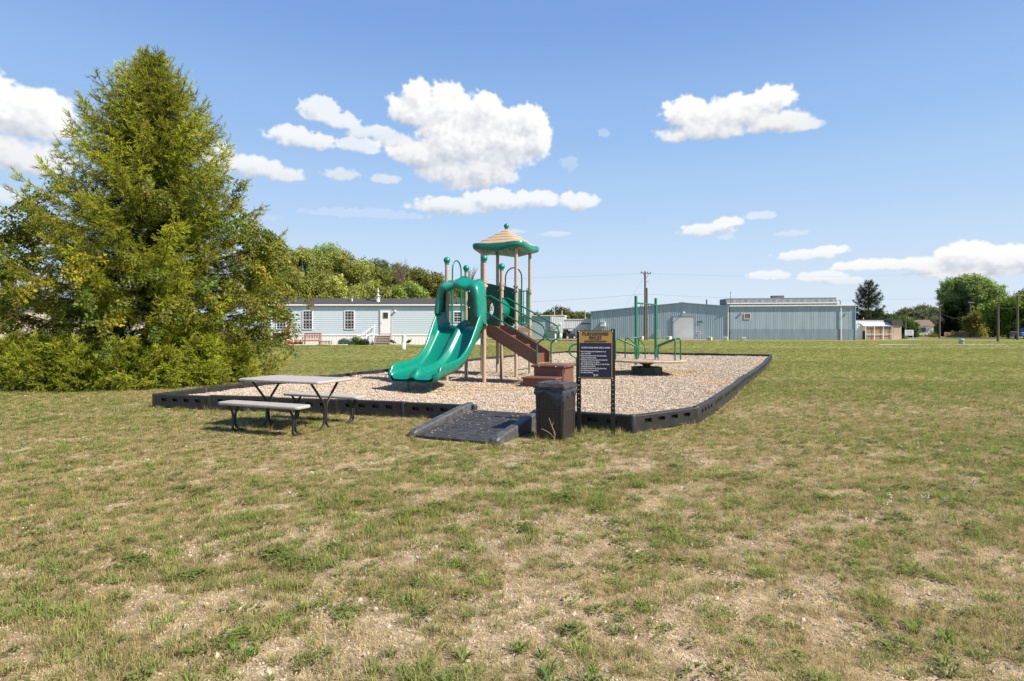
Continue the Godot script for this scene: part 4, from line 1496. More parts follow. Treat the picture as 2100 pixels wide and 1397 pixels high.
func build_table() -> void:
	var root := thing("picnic_table", "light grey plastic picnic table with two attached benches on dark bent frames", "picnic table", Vector3(-3.32, 0, -8.98), -0.385)
	var slab := func(w: float, d: float, y: float, t: float) -> ArrayMesh:
		var s := mk()
		# rounded corners, rolled edge
		var ring := func(inset: float, yy: float) -> Array:
			var p := []
			var r := 0.06
			for c in [[1, 1, 0.0], [-1, 1, PI / 2], [-1, -1, PI], [1, -1, PI * 1.5]]:
				for k in 6:
					var a: float = c[2] + PI / 2 * k / 5.0
					p.append(Vector3(c[0] * (w / 2 - r) + cos(a) * (r - inset), yy, c[1] * (d / 2 - r) + sin(a) * (r - inset)))
			return p
		var rows := [ring.call(0.02, y - t), ring.call(0.004, y - t + 0.003), ring.call(0.0, y - t + 0.012), ring.call(0.0, y - 0.012), ring.call(0.004, y - 0.004), ring.call(0.014, y)]
		net(s, rows, 3, 2, Vector3(1, 0, 1), true)
		s.set_smooth_group(-1)
		for e in [0, 5]:
			var c := Vector3(0, rows[e][0].y, 0)
			for k in 24:
				trio(s, c, rows[e][k], rows[e][(k + 1) % 24], Vector3(0, y - t / 2, 0))
		return fin(s, M.grey_plastic)
	put("tabletop", slab.call(1.55, 0.80, 0.755, 0.04), root)
	for sz in [-1.0, 1.0]:
		put("bench_seat", slab.call(1.50, 0.29, 0.445, 0.045), root, Transform3D(Basis(), Vector3(0, 0, sz * 0.645)))
	var strap := func(s: SurfaceTool, pts: Array, x: float) -> void: # a bent flat bar in the yz plane
		var c := curve(pts, 5)
		for i in c.size() - 1:
			var a := Vector3(x, c[i].y, c[i].x)
			var b := Vector3(x, c[i + 1].y, c[i + 1].x)
			var mid := (a + b) / 2
			var d := (b - a)
			box(s, Vector3.ZERO, Vector3(0.042, 0.018, d.length() + 0.006), 0.004, Transform3D(Basis.looking_at(d, Vector3.RIGHT) * Basis(Vector3.BACK, PI / 2), mid))
	for sx in [-1.0, 1.0]:
		var x: float = sx * 0.56
		var s := mk()
		for k in [-1.0, 1.0]:
			strap.call(s, [Vector2(k * 0.30, 0.71), Vector2(k * 0.12, 0.50), Vector2(k * 0.04, 0.40), Vector2(k * 0.022, 0.30), Vector2(k * 0.022, 0.14), Vector2(k * 0.05, 0.06), Vector2(k * 0.13, 0.015), Vector2(k * 0.3, 0.008)], x)
		put("table_frame", fin(s, M.frame_metal), root)
		for sz in [-1.0, 1.0]:
			var l := mk()
			for k in [-1.0, 1.0]:
				strap.call(l, [Vector2(sz * 0.645 + k * 0.115, 0.40), Vector2(sz * 0.645 + k * 0.05, 0.33), Vector2(sz * 0.645 + k * 0.022, 0.25), Vector2(sz * 0.645 + k * 0.022, 0.12), Vector2(sz * 0.645 + k * 0.04 - sz * 0.02, 0.05), Vector2(sz * 0.60 + k * 0.05 - sz * 0.08, 0.01), Vector2(sz * 0.45, 0.006)], x)
			put("bench_frame", fin(l, M.frame_metal), root)
		var f := mk()
		box(f, Vector3(x, 0.008, 0), Vector3(0.042, 0.016, 1.0), 0.003)
		put("ground_bar", fin(f, M.frame_metal), root)

# ---------------------------------------------------------------- houses and sheds
func sash_window(parent: Node3D, at: Vector3, w: float, h: float, cols: int, rows: int, rail := 0.0, called := "window") -> Node3D:
	# centred at `at` on a wall that faces +z
	var g := mk()
	box(g, Vector3.ZERO, Vector3(w - 0.06, h - 0.06, 0.02))
	var win := put(called, fin(g, M.window_glass), parent, Transform3D(Basis(), at))
	var f := mk()
	for sx in [-1.0, 1.0]:
		box(f, Vector3(sx * (w / 2 - 0.03), 0, 0.012), Vector3(0.06, h, 0.05), 0.006)
	for sy in [-1.0, 1.0]:
		box(f, Vector3(0, sy * (h / 2 - 0.03), 0.012), Vector3(w - 0.121, 0.06, 0.048), 0.006)
	if rail > 0.0:
		box(f, Vector3(0, h * (rail - 0.5), 0.014), Vector3(w - 0.121, 0.05, 0.04), 0.004)
	put("frame", fin(f, M.white_trim), win)
	for k in range(1, cols):
		put("muntin", box_mesh(Vector3(0.018, h - 0.12, 0.012), M.white_trim), win, Transform3D(Basis(), Vector3(-w / 2 + w * k / cols, 0, 0.014)))
	for k in range(1, rows):
		put("muntin", box_mesh(Vector3(w - 0.12, 0.018, 0.010), M.white_trim), win, Transform3D(Basis(), Vector3(0, -h / 2 + h * k / rows, 0.0135)))
	return win

func lap_wall(w: float, y0: float, y1: float, lap: float, m: Material) -> ArrayMesh: # clapboard facing +z, from x = 0
	var s := mk()
	var n := roundi((y1 - y0) / lap)
	for k in n:
		var a := y0 + (y1 - y0) * k / n
		var b := y0 + (y1 - y0) * (k + 1) / n
		quado(s, Vector3(0, a, 0.034), Vector3(w, a, 0.034), Vector3(w, b, 0.004), Vector3(0, b, 0.004), Vector3(w / 2, (a + b) / 2, -0.1))
		quado(s, Vector3(0, a, 0.034), Vector3(w, a, 0.034), Vector3(w, a, 0.0), Vector3(0, a, 0.0), Vector3(w / 2, a + 0.05, 0.01))
	return fin(s, m)

func ribbed_wall(w: float, top: Array, y0: float, pitch: float, deep: float, m: Material) -> ArrayMesh: # corrugated sheet facing +z; top is a table of (x, height)
	var s := mk()
	var x := 0.0
	var xs := [[0.0, 0.0]]
	while x + pitch <= w:
		xs.append([x + pitch * 0.60, 0.0])
		xs.append([x + pitch * 0.70, deep])
		xs.append([x + pitch * 0.88, deep])
		xs.append([x + pitch * 0.98, 0.0])
		x += pitch
	xs.append([w, 0.0])
	for t in top:
		for i in xs.size() - 1:
			if xs[i][0] < t.x - 0.001 and xs[i + 1][0] > t.x + 0.001:
				xs.insert(i + 1, [t.x, lerpf(xs[i][1], xs[i + 1][1], (t.x - xs[i][0]) / (xs[i + 1][0] - xs[i][0]))])
				break
	for i in xs.size() - 1:
		var a: Array = xs[i]
		var b: Array = xs[i + 1]
		quado(s, Vector3(a[0], y0, a[1]), Vector3(b[0], y0, b[1]), Vector3(b[0], interp(top, b[0]), b[1]), Vector3(a[0], interp(top, a[0]), a[1]), Vector3((a[0] + b[0]) / 2, y0 + 1, -1))
	return fin(s, m)

func build_home() -> void:
	var base := 0.21
	var root := thing("mobile_home", "long pale blue mobile home with white skirting and dark shingle roof", "house", Vector3(-20.6, base, -50.0), 0.0)
	var w := 18.2
	var deep := 4.6
	var core := mk()
	box(core, Vector3(w / 2, 1.9, -deep / 2 - 0.002), Vector3(w - 0.01, 2.72, deep))
	put("body", fin(core, M.siding), root)
	put("siding", lap_wall(w, 0.86, 3.30, 0.163, M.siding), root)
	for e in 2:
		put("corner_trim", box_mesh(Vector3(0.10, 2.46, 0.04), M.white_trim, 0.005, Vector3(0.05 + e * (w - 0.1), 2.08, 0.03)), root)
	var sk := mk()
	var n := 62
	for k in n:
		var x := w * k / n
		box(sk, Vector3(x + w / n / 2, 0.40, 0.0), Vector3(w / n - 0.025, 0.84, 0.02), 0.004)
	box(sk, Vector3(w / 2, 0.40, -0.03), Vector3(w, 0.82, 0.03))
	box(sk, Vector3(w / 2, 0.83, 0.022), Vector3(w, 0.09, 0.05), 0.005)
	put("skirting", fin(sk, M.white_trim), root)
	var roof := mk()
	var over := 0.14
	prism(roof, PackedVector2Array([Vector2(over, 3.40), Vector2(-deep / 2, 4.06), Vector2(-deep - over, 3.40), Vector2(-deep - over, 3.34), Vector2(over, 3.34)]), -0.15, w + 0.15, Transform3D(Basis(Vector3.UP, -PI / 2) * Basis.from_scale(Vector3(1, 1, -1)), Vector3.ZERO))
	var rf := put("roof", fin(roof, M.shingle_dark), root)
	var courses := mk()
	for k in 15:
		var f := k / 15.0
		var z := lerpf(over + 0.002, -deep / 2, f)
		var y := lerpf(3.40, 4.06, f)
		var z2 := lerpf(over + 0.002, -deep / 2, f + 1 / 15.0)
		var y2 := lerpf(3.40, 4.06, f + 1 / 15.0)
		quado(courses, Vector3(-0.15, y + 0.018, z), Vector3(w + 0.15, y + 0.018, z), Vector3(w + 0.15, y2 + 0.008, z2), Vector3(-0.15, y2 + 0.008, z2), Vector3(w / 2, 2, -deep / 2))
		quado(courses, Vector3(-0.15, y + 0.018, z), Vector3(w + 0.15, y + 0.018, z), Vector3(w + 0.15, y, z), Vector3(-0.15, y, z), Vector3(w / 2, y, -deep))
	put("shingles", fin(courses, M.shingle_dark), rf)
	put("gutter", box_mesh(Vector3(w + 0.3, 0.11, 0.09), M.white_trim, 0.012, Vector3(w / 2, 3.375, over + 0.048)), root)
	put("soffit", box_mesh(Vector3(w + 0.3, 0.02, over), M.white_trim, 0.0, Vector3(w / 2, 3.325, over / 2)), root)
	put("frieze", box_mesh(Vector3(w, 0.10, 0.03), M.siding_dark, 0.0, Vector3(w / 2, 3.25, 0.024)), root)
	for x in [2.73, 6.30]:
		sash_window(root, Vector3(x + 0.42, 2.10, 0.045), 0.86, 1.62, 3, 6, 0.5)
	sash_window(root, Vector3(15.93, 2.36, 0.045), 0.66, 0.92, 2, 4, 0.5)
	sash_window(root, Vector3(0.9, 2.10, 0.045), 0.86, 1.62, 3, 6, 0.5)
	var door := put("door", box_mesh(Vector3(0.88, 2.0, 0.05), M.white_door, 0.008, Vector3(0, 0, 0)), root, Transform3D(Basis(), Vector3(9.81, 1.93, 0.05)))
	var fr := mk()
	for sx in [-1.0, 1.0]:
		box(fr, Vector3(sx * 0.475, 0, 0), Vector3(0.07, 2.09, 0.07), 0.008)
	box(fr, Vector3(0, 1.045, 0), Vector3(1.02, 0.08, 0.072), 0.008)
	put("door_frame", fin(fr, M.trim_grey), door)
	put("door_pane", box_mesh(Vector3(0.40, 0.48, 0.02), M.window_glass, 0.0, Vector3(0, 0.56, 0.025)), door)
	var pf := mk()
	for sx in [-1.0, 1.0]:
		box(pf, Vector3(sx * 0.215, 0.56, 0.03), Vector3(0.035, 0.52, 0.03))
		box(pf, Vector3(0, 0.56 + sx * 0.255, 0.03), Vector3(0.395, 0.035, 0.028))
	put("pane_frame", fin(pf, M.trim_grey), door)
	put("door_knob", lathe_mesh(ball_profile(0.035, 0.0, 6), M.dark_metal, 10), door, Transform3D(Basis(), Vector3(-0.36, -0.08, 0.06)))
	var lampm := mk()
	box(lampm, Vector3(0, 0, 0.04), Vector3(0.12, 0.16, 0.08), 0.01)
	lathe(lampm, [Vector2(0.05, -0.06), Vector2(0.09, -0.03), Vector2(0.09, 0.05), Vector2(0.0, 0.09)], 12, Transform3D(Basis(), Vector3(0, 0, 0.16)))
	put("wall_lamp", fin(lampm, M.white_trim), root, Transform3D(Basis(), Vector3(10.64, 2.86, 0.02)))
	# things on the roof
	for p in [[2.75, 0.16], [7.95, 0.16]]:
		put("roof_vent", box_mesh(Vector3(0.34, 0.09, 0.30), M.dark_metal, 0.02, Vector3(p[0], 3.98, -1.55)), rf)
	var vp := mk()
	tube(vp, [Vector3(6.6, 3.7, -1.2), Vector3(6.6, 4.10, -1.2)], 0.06, 10)
	put("vent_pipe", fin(vp, M.white_trim), rf)
	put("vent_cap", lathe_mesh([Vector2(0.13, 4.08), Vector2(0.14, 4.16), Vector2(0.04, 4.22), Vector2(0.0, 4.22)], M.rust_metal, 12), rf, Transform3D(Basis(), Vector3(6.6, 0, -1.2)))
	var ch := mk()
	lathe(ch, [Vector2(0.17, 3.55), Vector2(0.17, 3.98), Vector2(0.10, 4.0), Vector2(0.10, 4.16), Vector2(0.19, 4.17), Vector2(0.19, 4.26), Vector2(0.08, 4.30), Vector2(0.06, 4.55), Vector2(0.11, 4.58), Vector2(0.11, 4.66), Vector2(0.03, 4.70), Vector2(0.025, 4.92), Vector2(0.0, 4.93)], 14, Transform3D(Basis(), Vector3(8.9, 0, -1.1)))
	box(ch, Vector3(9.05, 4.24, -1.1), Vector3(0.16, 0.05, 0.05), 0.01)
	put("chimney_pipe", fin(ch, M.bright_metal), rf)
	put("roof_lamp", lathe_mesh(ball_profile(0.10, 0.0, 8), M.dark_metal, 10), root, Transform3D(Basis(), Vector3(15.9, 3.56, 0.10)))

	# wooden steps up to the door
	var steps := thing("porch_steps", "weathered wooden steps with white rails at the mobile home door", "steps", Vector3(-10.95, base, -49.5))
	for k in 4:
		put("tread", box_mesh(Vector3(1.30, 0.05, 0.30), M.old_wood, 0.006, Vector3(0, 0.175 + 0.195 * k, 0.24 - 0.26 * k)), steps)
		put("riser", box_mesh(Vector3(1.26, 0.14, 0.03), M.old_wood, 0.004, Vector3(0, 0.075 + 0.195 * k, 0.24 - 0.26 * k + 0.10)), steps)
	for sx in [-1.0, 1.0]:
		var p := PackedVector2Array([Vector2(0.45, 0.0), Vector2(0.45, 0.16), Vector2(-0.45, 0.80), Vector2(-0.45, 0.0)])
		var sp := mk()
		prism(sp, p, -0.02, 0.02, Transform3D(Basis(Vector3.UP, -PI / 2) * Basis.from_scale(Vector3(1, 1, -1)), Vector3(sx * 0.60, 0, 0)))
		put("stringer", fin(sp, M.old_wood), steps)
	var rl := mk()
	tube(rl, [Vector3(-0.74, 0, 0.2), Vector3(-0.74, 1.72, -0.35)], 0.03, 8)
	for k in 2:
		tube(rl, [Vector3(-1.9, 0.42 + 0.3 * k, 0.42), Vector3(-0.75, 1.05 + 0.55 * k, -0.25)], 0.028, 8)
	for k in 4:
		tube(rl, [Vector3(-1.88 + 0.26 * k, 0.0, 0.42 - 0.15 * k), Vector3(-1.88 + 0.26 * k, 0.76 + 0.16 * k, 0.42 - 0.15 * k)], 0.026, 8)
	tube(rl, [Vector3(-2.0, 0.74, 0.42), Vector3(-1.75, 0.80, 0.36)], 0.09, 8)
	put("railing", fin(rl, M.white_trim), steps)

	# what stands along the wall
	var bench := thing("garden_bench", "brown slatted wooden garden bench against the white skirting", "bench", Vector3(-16.7, base, -48.8))
	for k in 4:
		put("seat_slat", box_mesh(Vector3(1.34, 0.03, 0.09), M.bench_wood, 0.005, Vector3(0, 0.43, 0.18 - 0.115 * k)), bench)
	for k in 9:
		put("back_slat", box_mesh(Vector3(0.07, 0.40, 0.025), M.bench_wood, 0.004, Vector3(-0.56 + 0.14 * k, 0.72, -0.25)), bench)
	put("back_rail", box_mesh(Vector3(1.40, 0.09, 0.05), M.bench_wood, 0.01, Vector3(0, 0.96, -0.25)), bench)
	for sx in [-1.0, 1.0]:
		put("leg", box_mesh(Vector3(0.07, 0.62, 0.07), M.bench_wood, 0.005, Vector3(sx * 0.68, 0.31, 0.2)), bench)
		put("leg", box_mesh(Vector3(0.07, 0.96, 0.07), M.bench_wood, 0.005, Vector3(sx * 0.68, 0.48, -0.25)), bench)
		put("armrest", box_mesh(Vector3(0.09, 0.04, 0.52), M.bench_wood, 0.008, Vector3(sx * 0.68, 0.64, -0.02)), bench)
	put("apron", box_mesh(Vector3(1.29, 0.08, 0.03), M.bench_wood, 0.004, Vector3(0, 0.36, 0.21)), bench)
	var cool := thing("cooler", "red picnic cooler with white lid beside the brown wheeled bin", "cooler", Vector3(-18.45, base - 0.02, -48.4))
	put("body", box_mesh(Vector3(0.72, 0.34, 0.42), M.red_plastic, 0.03, Vector3(0, 0.17, 0)), cool)
	put("lid", box_mesh(Vector3(0.75, 0.16, 0.45), M.white_plastic, 0.03, Vector3(0, 0.42, 0)), cool)
	put("handle", box_mesh(Vector3(0.04, 0.05, 0.2), M.white_plastic, 0.01, Vector3(0.385, 0.30, 0)), cool)
	var wb := thing("wheeled_bin", "brown wheeled rubbish bin half hidden behind the spruce branches", "wheeled bin", Vector3(-19.35, base, -48.3))
	put("body", lathe_mesh([Vector2(0.0, 0.06), Vector2(0.28, 0.06), Vector2(0.36, 0.95), Vector2(0.38, 0.97), Vector2(0.0, 0.97)], M.rust_plastic, 4 * 5), wb)
	put("lid", box_mesh(Vector3(0.74, 0.08, 0.74), M.rust_plastic, 0.03, Vector3(0, 1.01, 0)), wb)
	for sx in [-1.0, 1.0]:
		put("wheel", tube_mesh([Vector3(sx * 0.30 - 0.03, 0.13, 0.26), Vector3(sx * 0.30 + 0.03, 0.13, 0.26)], 0.13, M.black_rubber, 16), wb)
	solo("storage_locker", box_mesh(Vector3(0.40, 1.55, 0.22), M.rust_plastic, 0.02, Vector3(0, 0.775, 0)), "tall reddish wooden locker against the home's left windows", "locker", Vector3(-18.95, base, -49.3))
	var tub := thing("planter_tub", "half barrel planter with a bushy green plant by the bench", "planter", Vector3(-17.95, base, -48.9))
	put("tub", lathe_mesh([Vector2(0.0, 0.0), Vector2(0.27, 0.0), Vector2(0.33, 0.42), Vector2(0.30, 0.44), Vector2(0.0, 0.40)], M.bench_wood, 18), tub)
	bush(tub, 0.34, 0.0, Color(0.07, 0.13, 0.03), 5, 0.5)
	structure("patio_strip", box_mesh(Vector3(5.2, 0.05, 1.1), M.concrete, 0.01, Vector3(-16.2, base + 0.035, -48.35)))
	var pit := thing("fire_pit", "low square brown fire pit box with lattice sides in front of the bench", "fire pit", Vector3(-15.2, base, -47.6))
	put("rim", box_mesh(Vector3(0.92, 0.05, 0.6), M.rust_metal, 0.01, Vector3(0, 0.34, 0)), pit)
	for sx in [-1.0, 1.0]:
		for sz in [-1.0, 1.0]:
			put("leg", box_mesh(Vector3(0.05, 0.32, 0.05), M.dark_metal, 0.005, Vector3(sx * 0.41, 0.16, sz * 0.25)), pit)
	for k in 7:
		put("side_bar", box_mesh(Vector3(0.05, 0.18, 0.03), M.rust_metal, 0.004, Vector3(-0.35 + 0.115 * k, 0.22, 0.27)), pit)
	for sh in [[-14.05, -48.9, 0.46, Color(0.10, 0.16, 0.10), "round blue-green shrub at the skirting right of the fire pit", 0.8], [-13.0, -48.9, 0.55, Color(0.07, 0.14, 0.025), "bright green feathery shrub between the blue-green shrub and the porch rail", 1.15], [-12.25, -48.7, 0.34, Color(0.06, 0.09, 0.05), "small dark shrub at the foot of the porch rail", 0.8]]:
		var b := thing("shrub", sh[4], "shrub", Vector3(sh[0], base - 0.02, sh[1]))
		bush(b, sh[2], 0.02, sh[3], int(sh[0] * -10), sh[5])
	for k in 2:
		var bird := thing("bird_ornament", ["dark turkey-shaped lawn ornament just right of the porch steps", "dark turkey-shaped lawn ornament right of the green utility post"][k], "lawn ornament", Vector3([-10.0, -8.72][k], base, -49.2), [0.0, 2.6][k])
		var s := mk()
		tube(s, curve([Vector3(-0.30, 0.38, 0), Vector3(-0.18, 0.34, 0), Vector3(0.02, 0.27, 0), Vector3(0.18, 0.20, 0), Vector3(0.30, 0.10, 0)], 5), [0.02, 0.035, 0.06, 0.08, 0.1, 0.115, 0.125, 0.13, 0.13, 0.125, 0.12, 0.11, 0.10, 0.085, 0.07, 0.06, 0.05, 0.04, 0.03, 0.02, 0.01], 12)
		put("body", fin(s, M.dark_metal), bird)
		put("neck", tube_mesh([Vector3(-0.25, 0.36, 0), Vector3(-0.34, 0.50, 0), Vector3(-0.40, 0.50, 0)], [0.035, 0.022, 0.015], M.dark_metal, 8), bird)
		for z in [-0.05, 0.05]:
			put("leg", tube_mesh([Vector3(0.02, 0.2, z), Vector3(0.02, 0.0, z)], 0.012, M.dark_metal, 6), bird)
	var ped := thing("utility_pedestal", "pale green leaning utility post on the lawn in front of the steps", "utility post", Vector3(-7.17, gh(-7.17, -38.6) - 0.02, -38.6))
	put("housing", lathe_mesh([Vector2(0.15, 0.0), Vector2(0.15, 0.28), Vector2(0.125, 0.29), Vector2(0.125, 0.95), Vector2(0.11, 0.99), Vector2(0.0, 1.0)], M.pale_green, 16), ped, Transform3D(Basis(Vector3.BACK, -0.045), Vector3.ZERO))
	# a second home, seen only through gaps in the spruce
	var h2 := thing("neighbor_home", "beige mobile home with grey roof glimpsed through the spruce at the far left", "house", Vector3(-48, 0.1, -44.0), 0.12)
	put("wall", lap_wall(20.0, 0.5, 3.0, 0.115, M.beige_siding), h2)
	put("body", box_mesh(Vector3(20.0, 2.9, 5.0), M.beige_siding, 0.0, Vector3(10, 1.55, -2.51)), h2)
	var r2 := mk()
	prism(r2, PackedVector2Array([Vector2(0.2, 3.0), Vector2(-2.5, 3.9), Vector2(-5.2, 3.0)]), -0.2, 20.2, Transform3D(Basis(Vector3.UP, -PI / 2) * Basis.from_scale(Vector3(1, 1, -1)), Vector3.ZERO))
	put("roof", fin(r2, M.shingle_dark), h2)
	sash_window(h2, Vector3(5.0, 1.9, 0.03), 0.9, 1.4, 2, 4, 0.5)
	sash_window(h2, Vector3(13.5, 1.9, 0.03), 0.9, 1.4, 2, 4, 0.5)
	var drum := mk()
	lathe(drum, [Vector2(0.0, 0.0), Vector2(0.29, 0.0), Vector2(0.29, 0.86), Vector2(0.27, 0.88), Vector2(0.0, 0.86)], 20)
	solo("blue_drum", fin(drum, M.blue_plastic), "blue plastic drum on the lawn at the far left, behind the spruce", "drum", Vector3(-30.2, 0.05, -35.5))

func build_sheds() -> void:
	# the gabled steel shed
	var a := Vector3(12.4, 0, -92.0)
	var b := Vector3(31.9, 0, -86.0)
	var w := a.distance_to(b)
	var yaw := atan2(-(b.z - a.z), b.x - a.x)
	var root := thing("metal_shed", "pale blue corrugated steel shed with low gable and white roll-up door", "shed", a, yaw)
	var top := [Vector2(0, 4.24), Vector2(w * 0.675, 5.48), Vector2(w, 4.86)]
	put("front_wall", ribbed_wall(w, top, 0.0, 0.305, 0.016, M.blue_steel), root)
	var bk := mk()
	prism(bk, PackedVector2Array([Vector2(0, 0), Vector2(w, 0), Vector2(w, 4.80), Vector2(w * 0.675, 5.42), Vector2(0, 4.18)]), -18.0, -0.012)
	put("body", fin(bk, M.blue_steel), root)
	var rf := mk()
	for k in 2:
		var p: Vector2 = top[k]
		var q: Vector2 = top[k + 1]
		prism(rf, PackedVector2Array([Vector2(p.x - (0.15 if k == 0 else 0.0), p.y), Vector2(p.x - (0.15 if k == 0 else 0.0), p.y + 0.10), Vector2(q.x + (0.08 if k == 1 else 0.0), q.y + 0.10), Vector2(q.x + (0.08 if k == 1 else 0.0), q.y)]), -18.2, 0.22)
	put("roof", fin(rf, M.blue_trim), root)
	put("corner_trim", box_mesh(Vector3(0.20, 4.86, 0.06), M.white_trim, 0.01, Vector3(w - 0.10, 2.43, 0.065)), root)
	put("corner_trim", box_mesh(Vector3(0.14, 4.2, 0.06), M.blue_trim, 0.01, Vector3(0.07, 2.1, 0.065)), root)
	var dx := w * 0.687
	var door := put("roll_up_door", box_mesh(Vector3(3.0, 3.4, 0.06), M.door_grey, 0.0, Vector3(0, 1.7, 0)), root, Transform3D(Basis(), Vector3(dx, 0, 0.06)))
	for k in 17:
		put("door_slat", box_mesh(Vector3(2.96, 0.185, 0.03), M.door_grey, 0.008, Vector3(0, 0.1 + 0.2 * k, 0.035)), door)
	var jf := mk()
	for sx in [-1.0, 1.0]:
		box(jf, Vector3(sx * 1.56, 1.72, 0.02), Vector3(0.12, 3.44, 0.10))
	box(jf, Vector3(0, 3.50, 0.02), Vector3(3.24, 0.14, 0.12))
	put("door_frame", fin(jf, M.blue_trim), door)
	var lp := mk()
	lathe(lp, [Vector2(0.05, 0.2), Vector2(0.06, 0.1), Vector2(0.18, -0.08), Vector2(0.16, -0.10), Vector2(0.0, -0.1)], 12)
	box(lp, Vector3(0, 0.1, -0.1), Vector3(0.08, 0.08, 0.16))
	put("wall_lamp", fin(lp, M.white_trim), root, Transform3D(Basis(), Vector3(dx, 4.05, 0.22)))
	var ac := mk()
	box(ac, Vector3(0, 0, 0.2), Vector3(0.75, 0.62, 0.45), 0.03)
	box(ac, Vector3(0, 0.36, 0.22), Vector3(0.85, 0.05, 0.55), 0.01)
	put("wall_unit", fin(ac, M.white_plastic), root, Transform3D(Basis(), Vector3(w * 0.095, 2.30, 0.03)))
	put("meter_box", box_mesh(Vector3(0.5, 1.15, 0.18), M.trim_grey, 0.02, Vector3(w * 0.50, 0.75, 0.10)), root)
	put("notice", box_mesh(Vector3(0.85, 0.16, 0.02), M.dark_metal, 0.0, Vector3(w * 0.80, 2.62, 0.07)), root)
	put("notice", box_mesh(Vector3(0.55, 0.35, 0.02), M.white_door, 0.0, Vector3(w * 0.792, 1.05, 0.07)), root)
	put("notice", box_mesh(Vector3(0.45, 0.16, 0.02), M.red_plastic, 0.0, Vector3(w * 0.792, 1.06, 0.083)), root)
	put("flue", tube_mesh([Vector3(w * 0.85, 4.9, -3.0), Vector3(w * 0.85, 6.1, -3.0)], 0.10, M.dark_metal, 10), root)
	put("ridge_vent", box_mesh(Vector3(0.8, 0.12, 0.5), M.blue_trim, 0.03, Vector3(w * 0.675, 5.63, -1.0)), root)
	put("gable_stub", tube_mesh([Vector3(w * 0.30, 4.7, -4.0), Vector3(w * 0.30, 5.35, -4.0)], 0.05, M.dark_metal, 8), root)
	for p in [[0.772, 0.62, 0.48], [0.872, 0.62, 0.5], [0.985, 0.80, 0.46], [0.36, 0.55, 0.5], [0.545, 0.62, 0.5]]:
		var k: int = int(p[0] * 1000)
		var at := a.lerp(b, p[0]) + Vector3(-0.3, 0, 7.0 if p[0] > 0.6 else 4.0)
		var names := {772: "pale concrete block in the grass just right of the roll-up door", 872: "pale concrete block in the grass, middle one right of the roll-up door", 985: "pale concrete block in the grass below the shed's right corner", 360: "pale concrete block behind the merry-go-round rails", 545: "pale concrete block left of the roll-up door"}
		var blk := mk()
		box(blk, Vector3(0, p[2] / 2, 0), Vector3(p[1] * 1.3, p[2], 0.6), 0.03)
		box(blk, Vector3(0, p[2] + 0.02, 0), Vector3(0.16, 0.05, 0.16), 0.01)
		solo("concrete_block", fin(blk, M.concrete), names.get(k, "pale concrete block"), "concrete block", at, 0.3 + p[0], "concrete blocks by the shed")
	# the taller flat-topped shed to its right
	a = Vector3(32.0, 0, -85.9)
	b = Vector3(48.75, 0, -83.0)
	w = a.distance_to(b)
	root = thing("metal_shed", "long blue steel shed with darker lower band and grey shingled upper roof", "shed", a, atan2(-(b.z - a.z), b.x - a.x))
	put("front_wall", ribbed_wall(w, [Vector2(0, 4.86), Vector2(w, 4.86)], 1.50, 0.305, 0.008, M.blue_steel), root)
	put("lower_band", ribbed_wall(w, [Vector2(0, 1.55), Vector2(w, 1.55)], 0.0, 0.305, 0.006, M.blue_steel_dark), root, Transform3D(Basis(), Vector3(0, 0, 0.05)))
	put("body", box_mesh(Vector3(w, 4.8, 20.0), M.blue_steel, 0.0, Vector3(w / 2, 2.4, -10.012)), root)
	put("eave", box_mesh(Vector3(w + 0.2, 0.16, 0.30), M.white_trim, 0.01, Vector3(w / 2, 4.94, 0.10)), root)
	put("roof", box_mesh(Vector3(w + 0.1, 0.06, 20.0), M.blue_trim, 0.0, Vector3(w / 2, 4.90, -10.2)), root)
	var mz := mk()
	prism(mz, PackedVector2Array([Vector2(-3.2, 4.95), Vector2(-3.2, 5.45), Vector2(-3.75, 6.20), Vector2(-9.0, 6.35), Vector2(-9.0, 4.95)]), 0.1, w * 0.925, Transform3D(Basis(Vector3.UP, -PI / 2) * Basis.from_scale(Vector3(1, 1, -1)), Vector3.ZERO))
	var up := put("upper_roof", fin(mz, M.shingle_grey), root)
	put("fascia", box_mesh(Vector3(w * 0.915, 0.14, 0.05), M.white_trim, 0.0, Vector3(w * 0.469, 5.45, -3.17)), up)
	put("fascia", box_mesh(Vector3(w * 0.915, 0.10, 0.05), M.blue_trim, 0.0, Vector3(w * 0.469, 6.22, -3.70)), up)
	put("chimney", box_mesh(Vector3(1.7, 1.3, 1.2), M.shingle_grey, 0.02, Vector3(w * 0.455, 6.0, -4.6)), up)
	var win := sash_window(root, Vector3(w * 0.142, 3.45, 0.05), 0.88, 0.86, 2, 1, 0.0)
	win.mesh = box_mesh(Vector3(0.82, 0.80, 0.02), M.rust_plastic)
	put("downspout", box_mesh(Vector3(0.12, 4.9, 0.10), M.white_trim, 0.01, Vector3(w * 0.885, 2.45, 0.12)), root)
	put("corner_trim", box_mesh(Vector3(0.12, 4.85, 0.10), M.blue_trim, 0.01, Vector3(w - 0.06, 2.43, 0.06)), root)
	var wl := mk()
	box(wl, Vector3(0, 0, 0.10), Vector3(0.2, 0.26, 0.18), 0.03)
	put("wall_lamp", fin(wl, M.trim_grey), root, Transform3D(Basis(), Vector3(w * 0.095, 3.92, 0.05)))
	put("wall_lamp", fin(wl, M.trim_grey), root, Transform3D(Basis(), Vector3(w * 0.93, 3.85, 0.05)))
	put("antenna", tube_mesh([Vector3(0.25, 4.9, -1.0), Vector3(0.25, 6.75, -1.0), Vector3(0.25, 7.1, -1.0)], [0.03, 0.03, 0.05], M.dark_metal, 6), root)
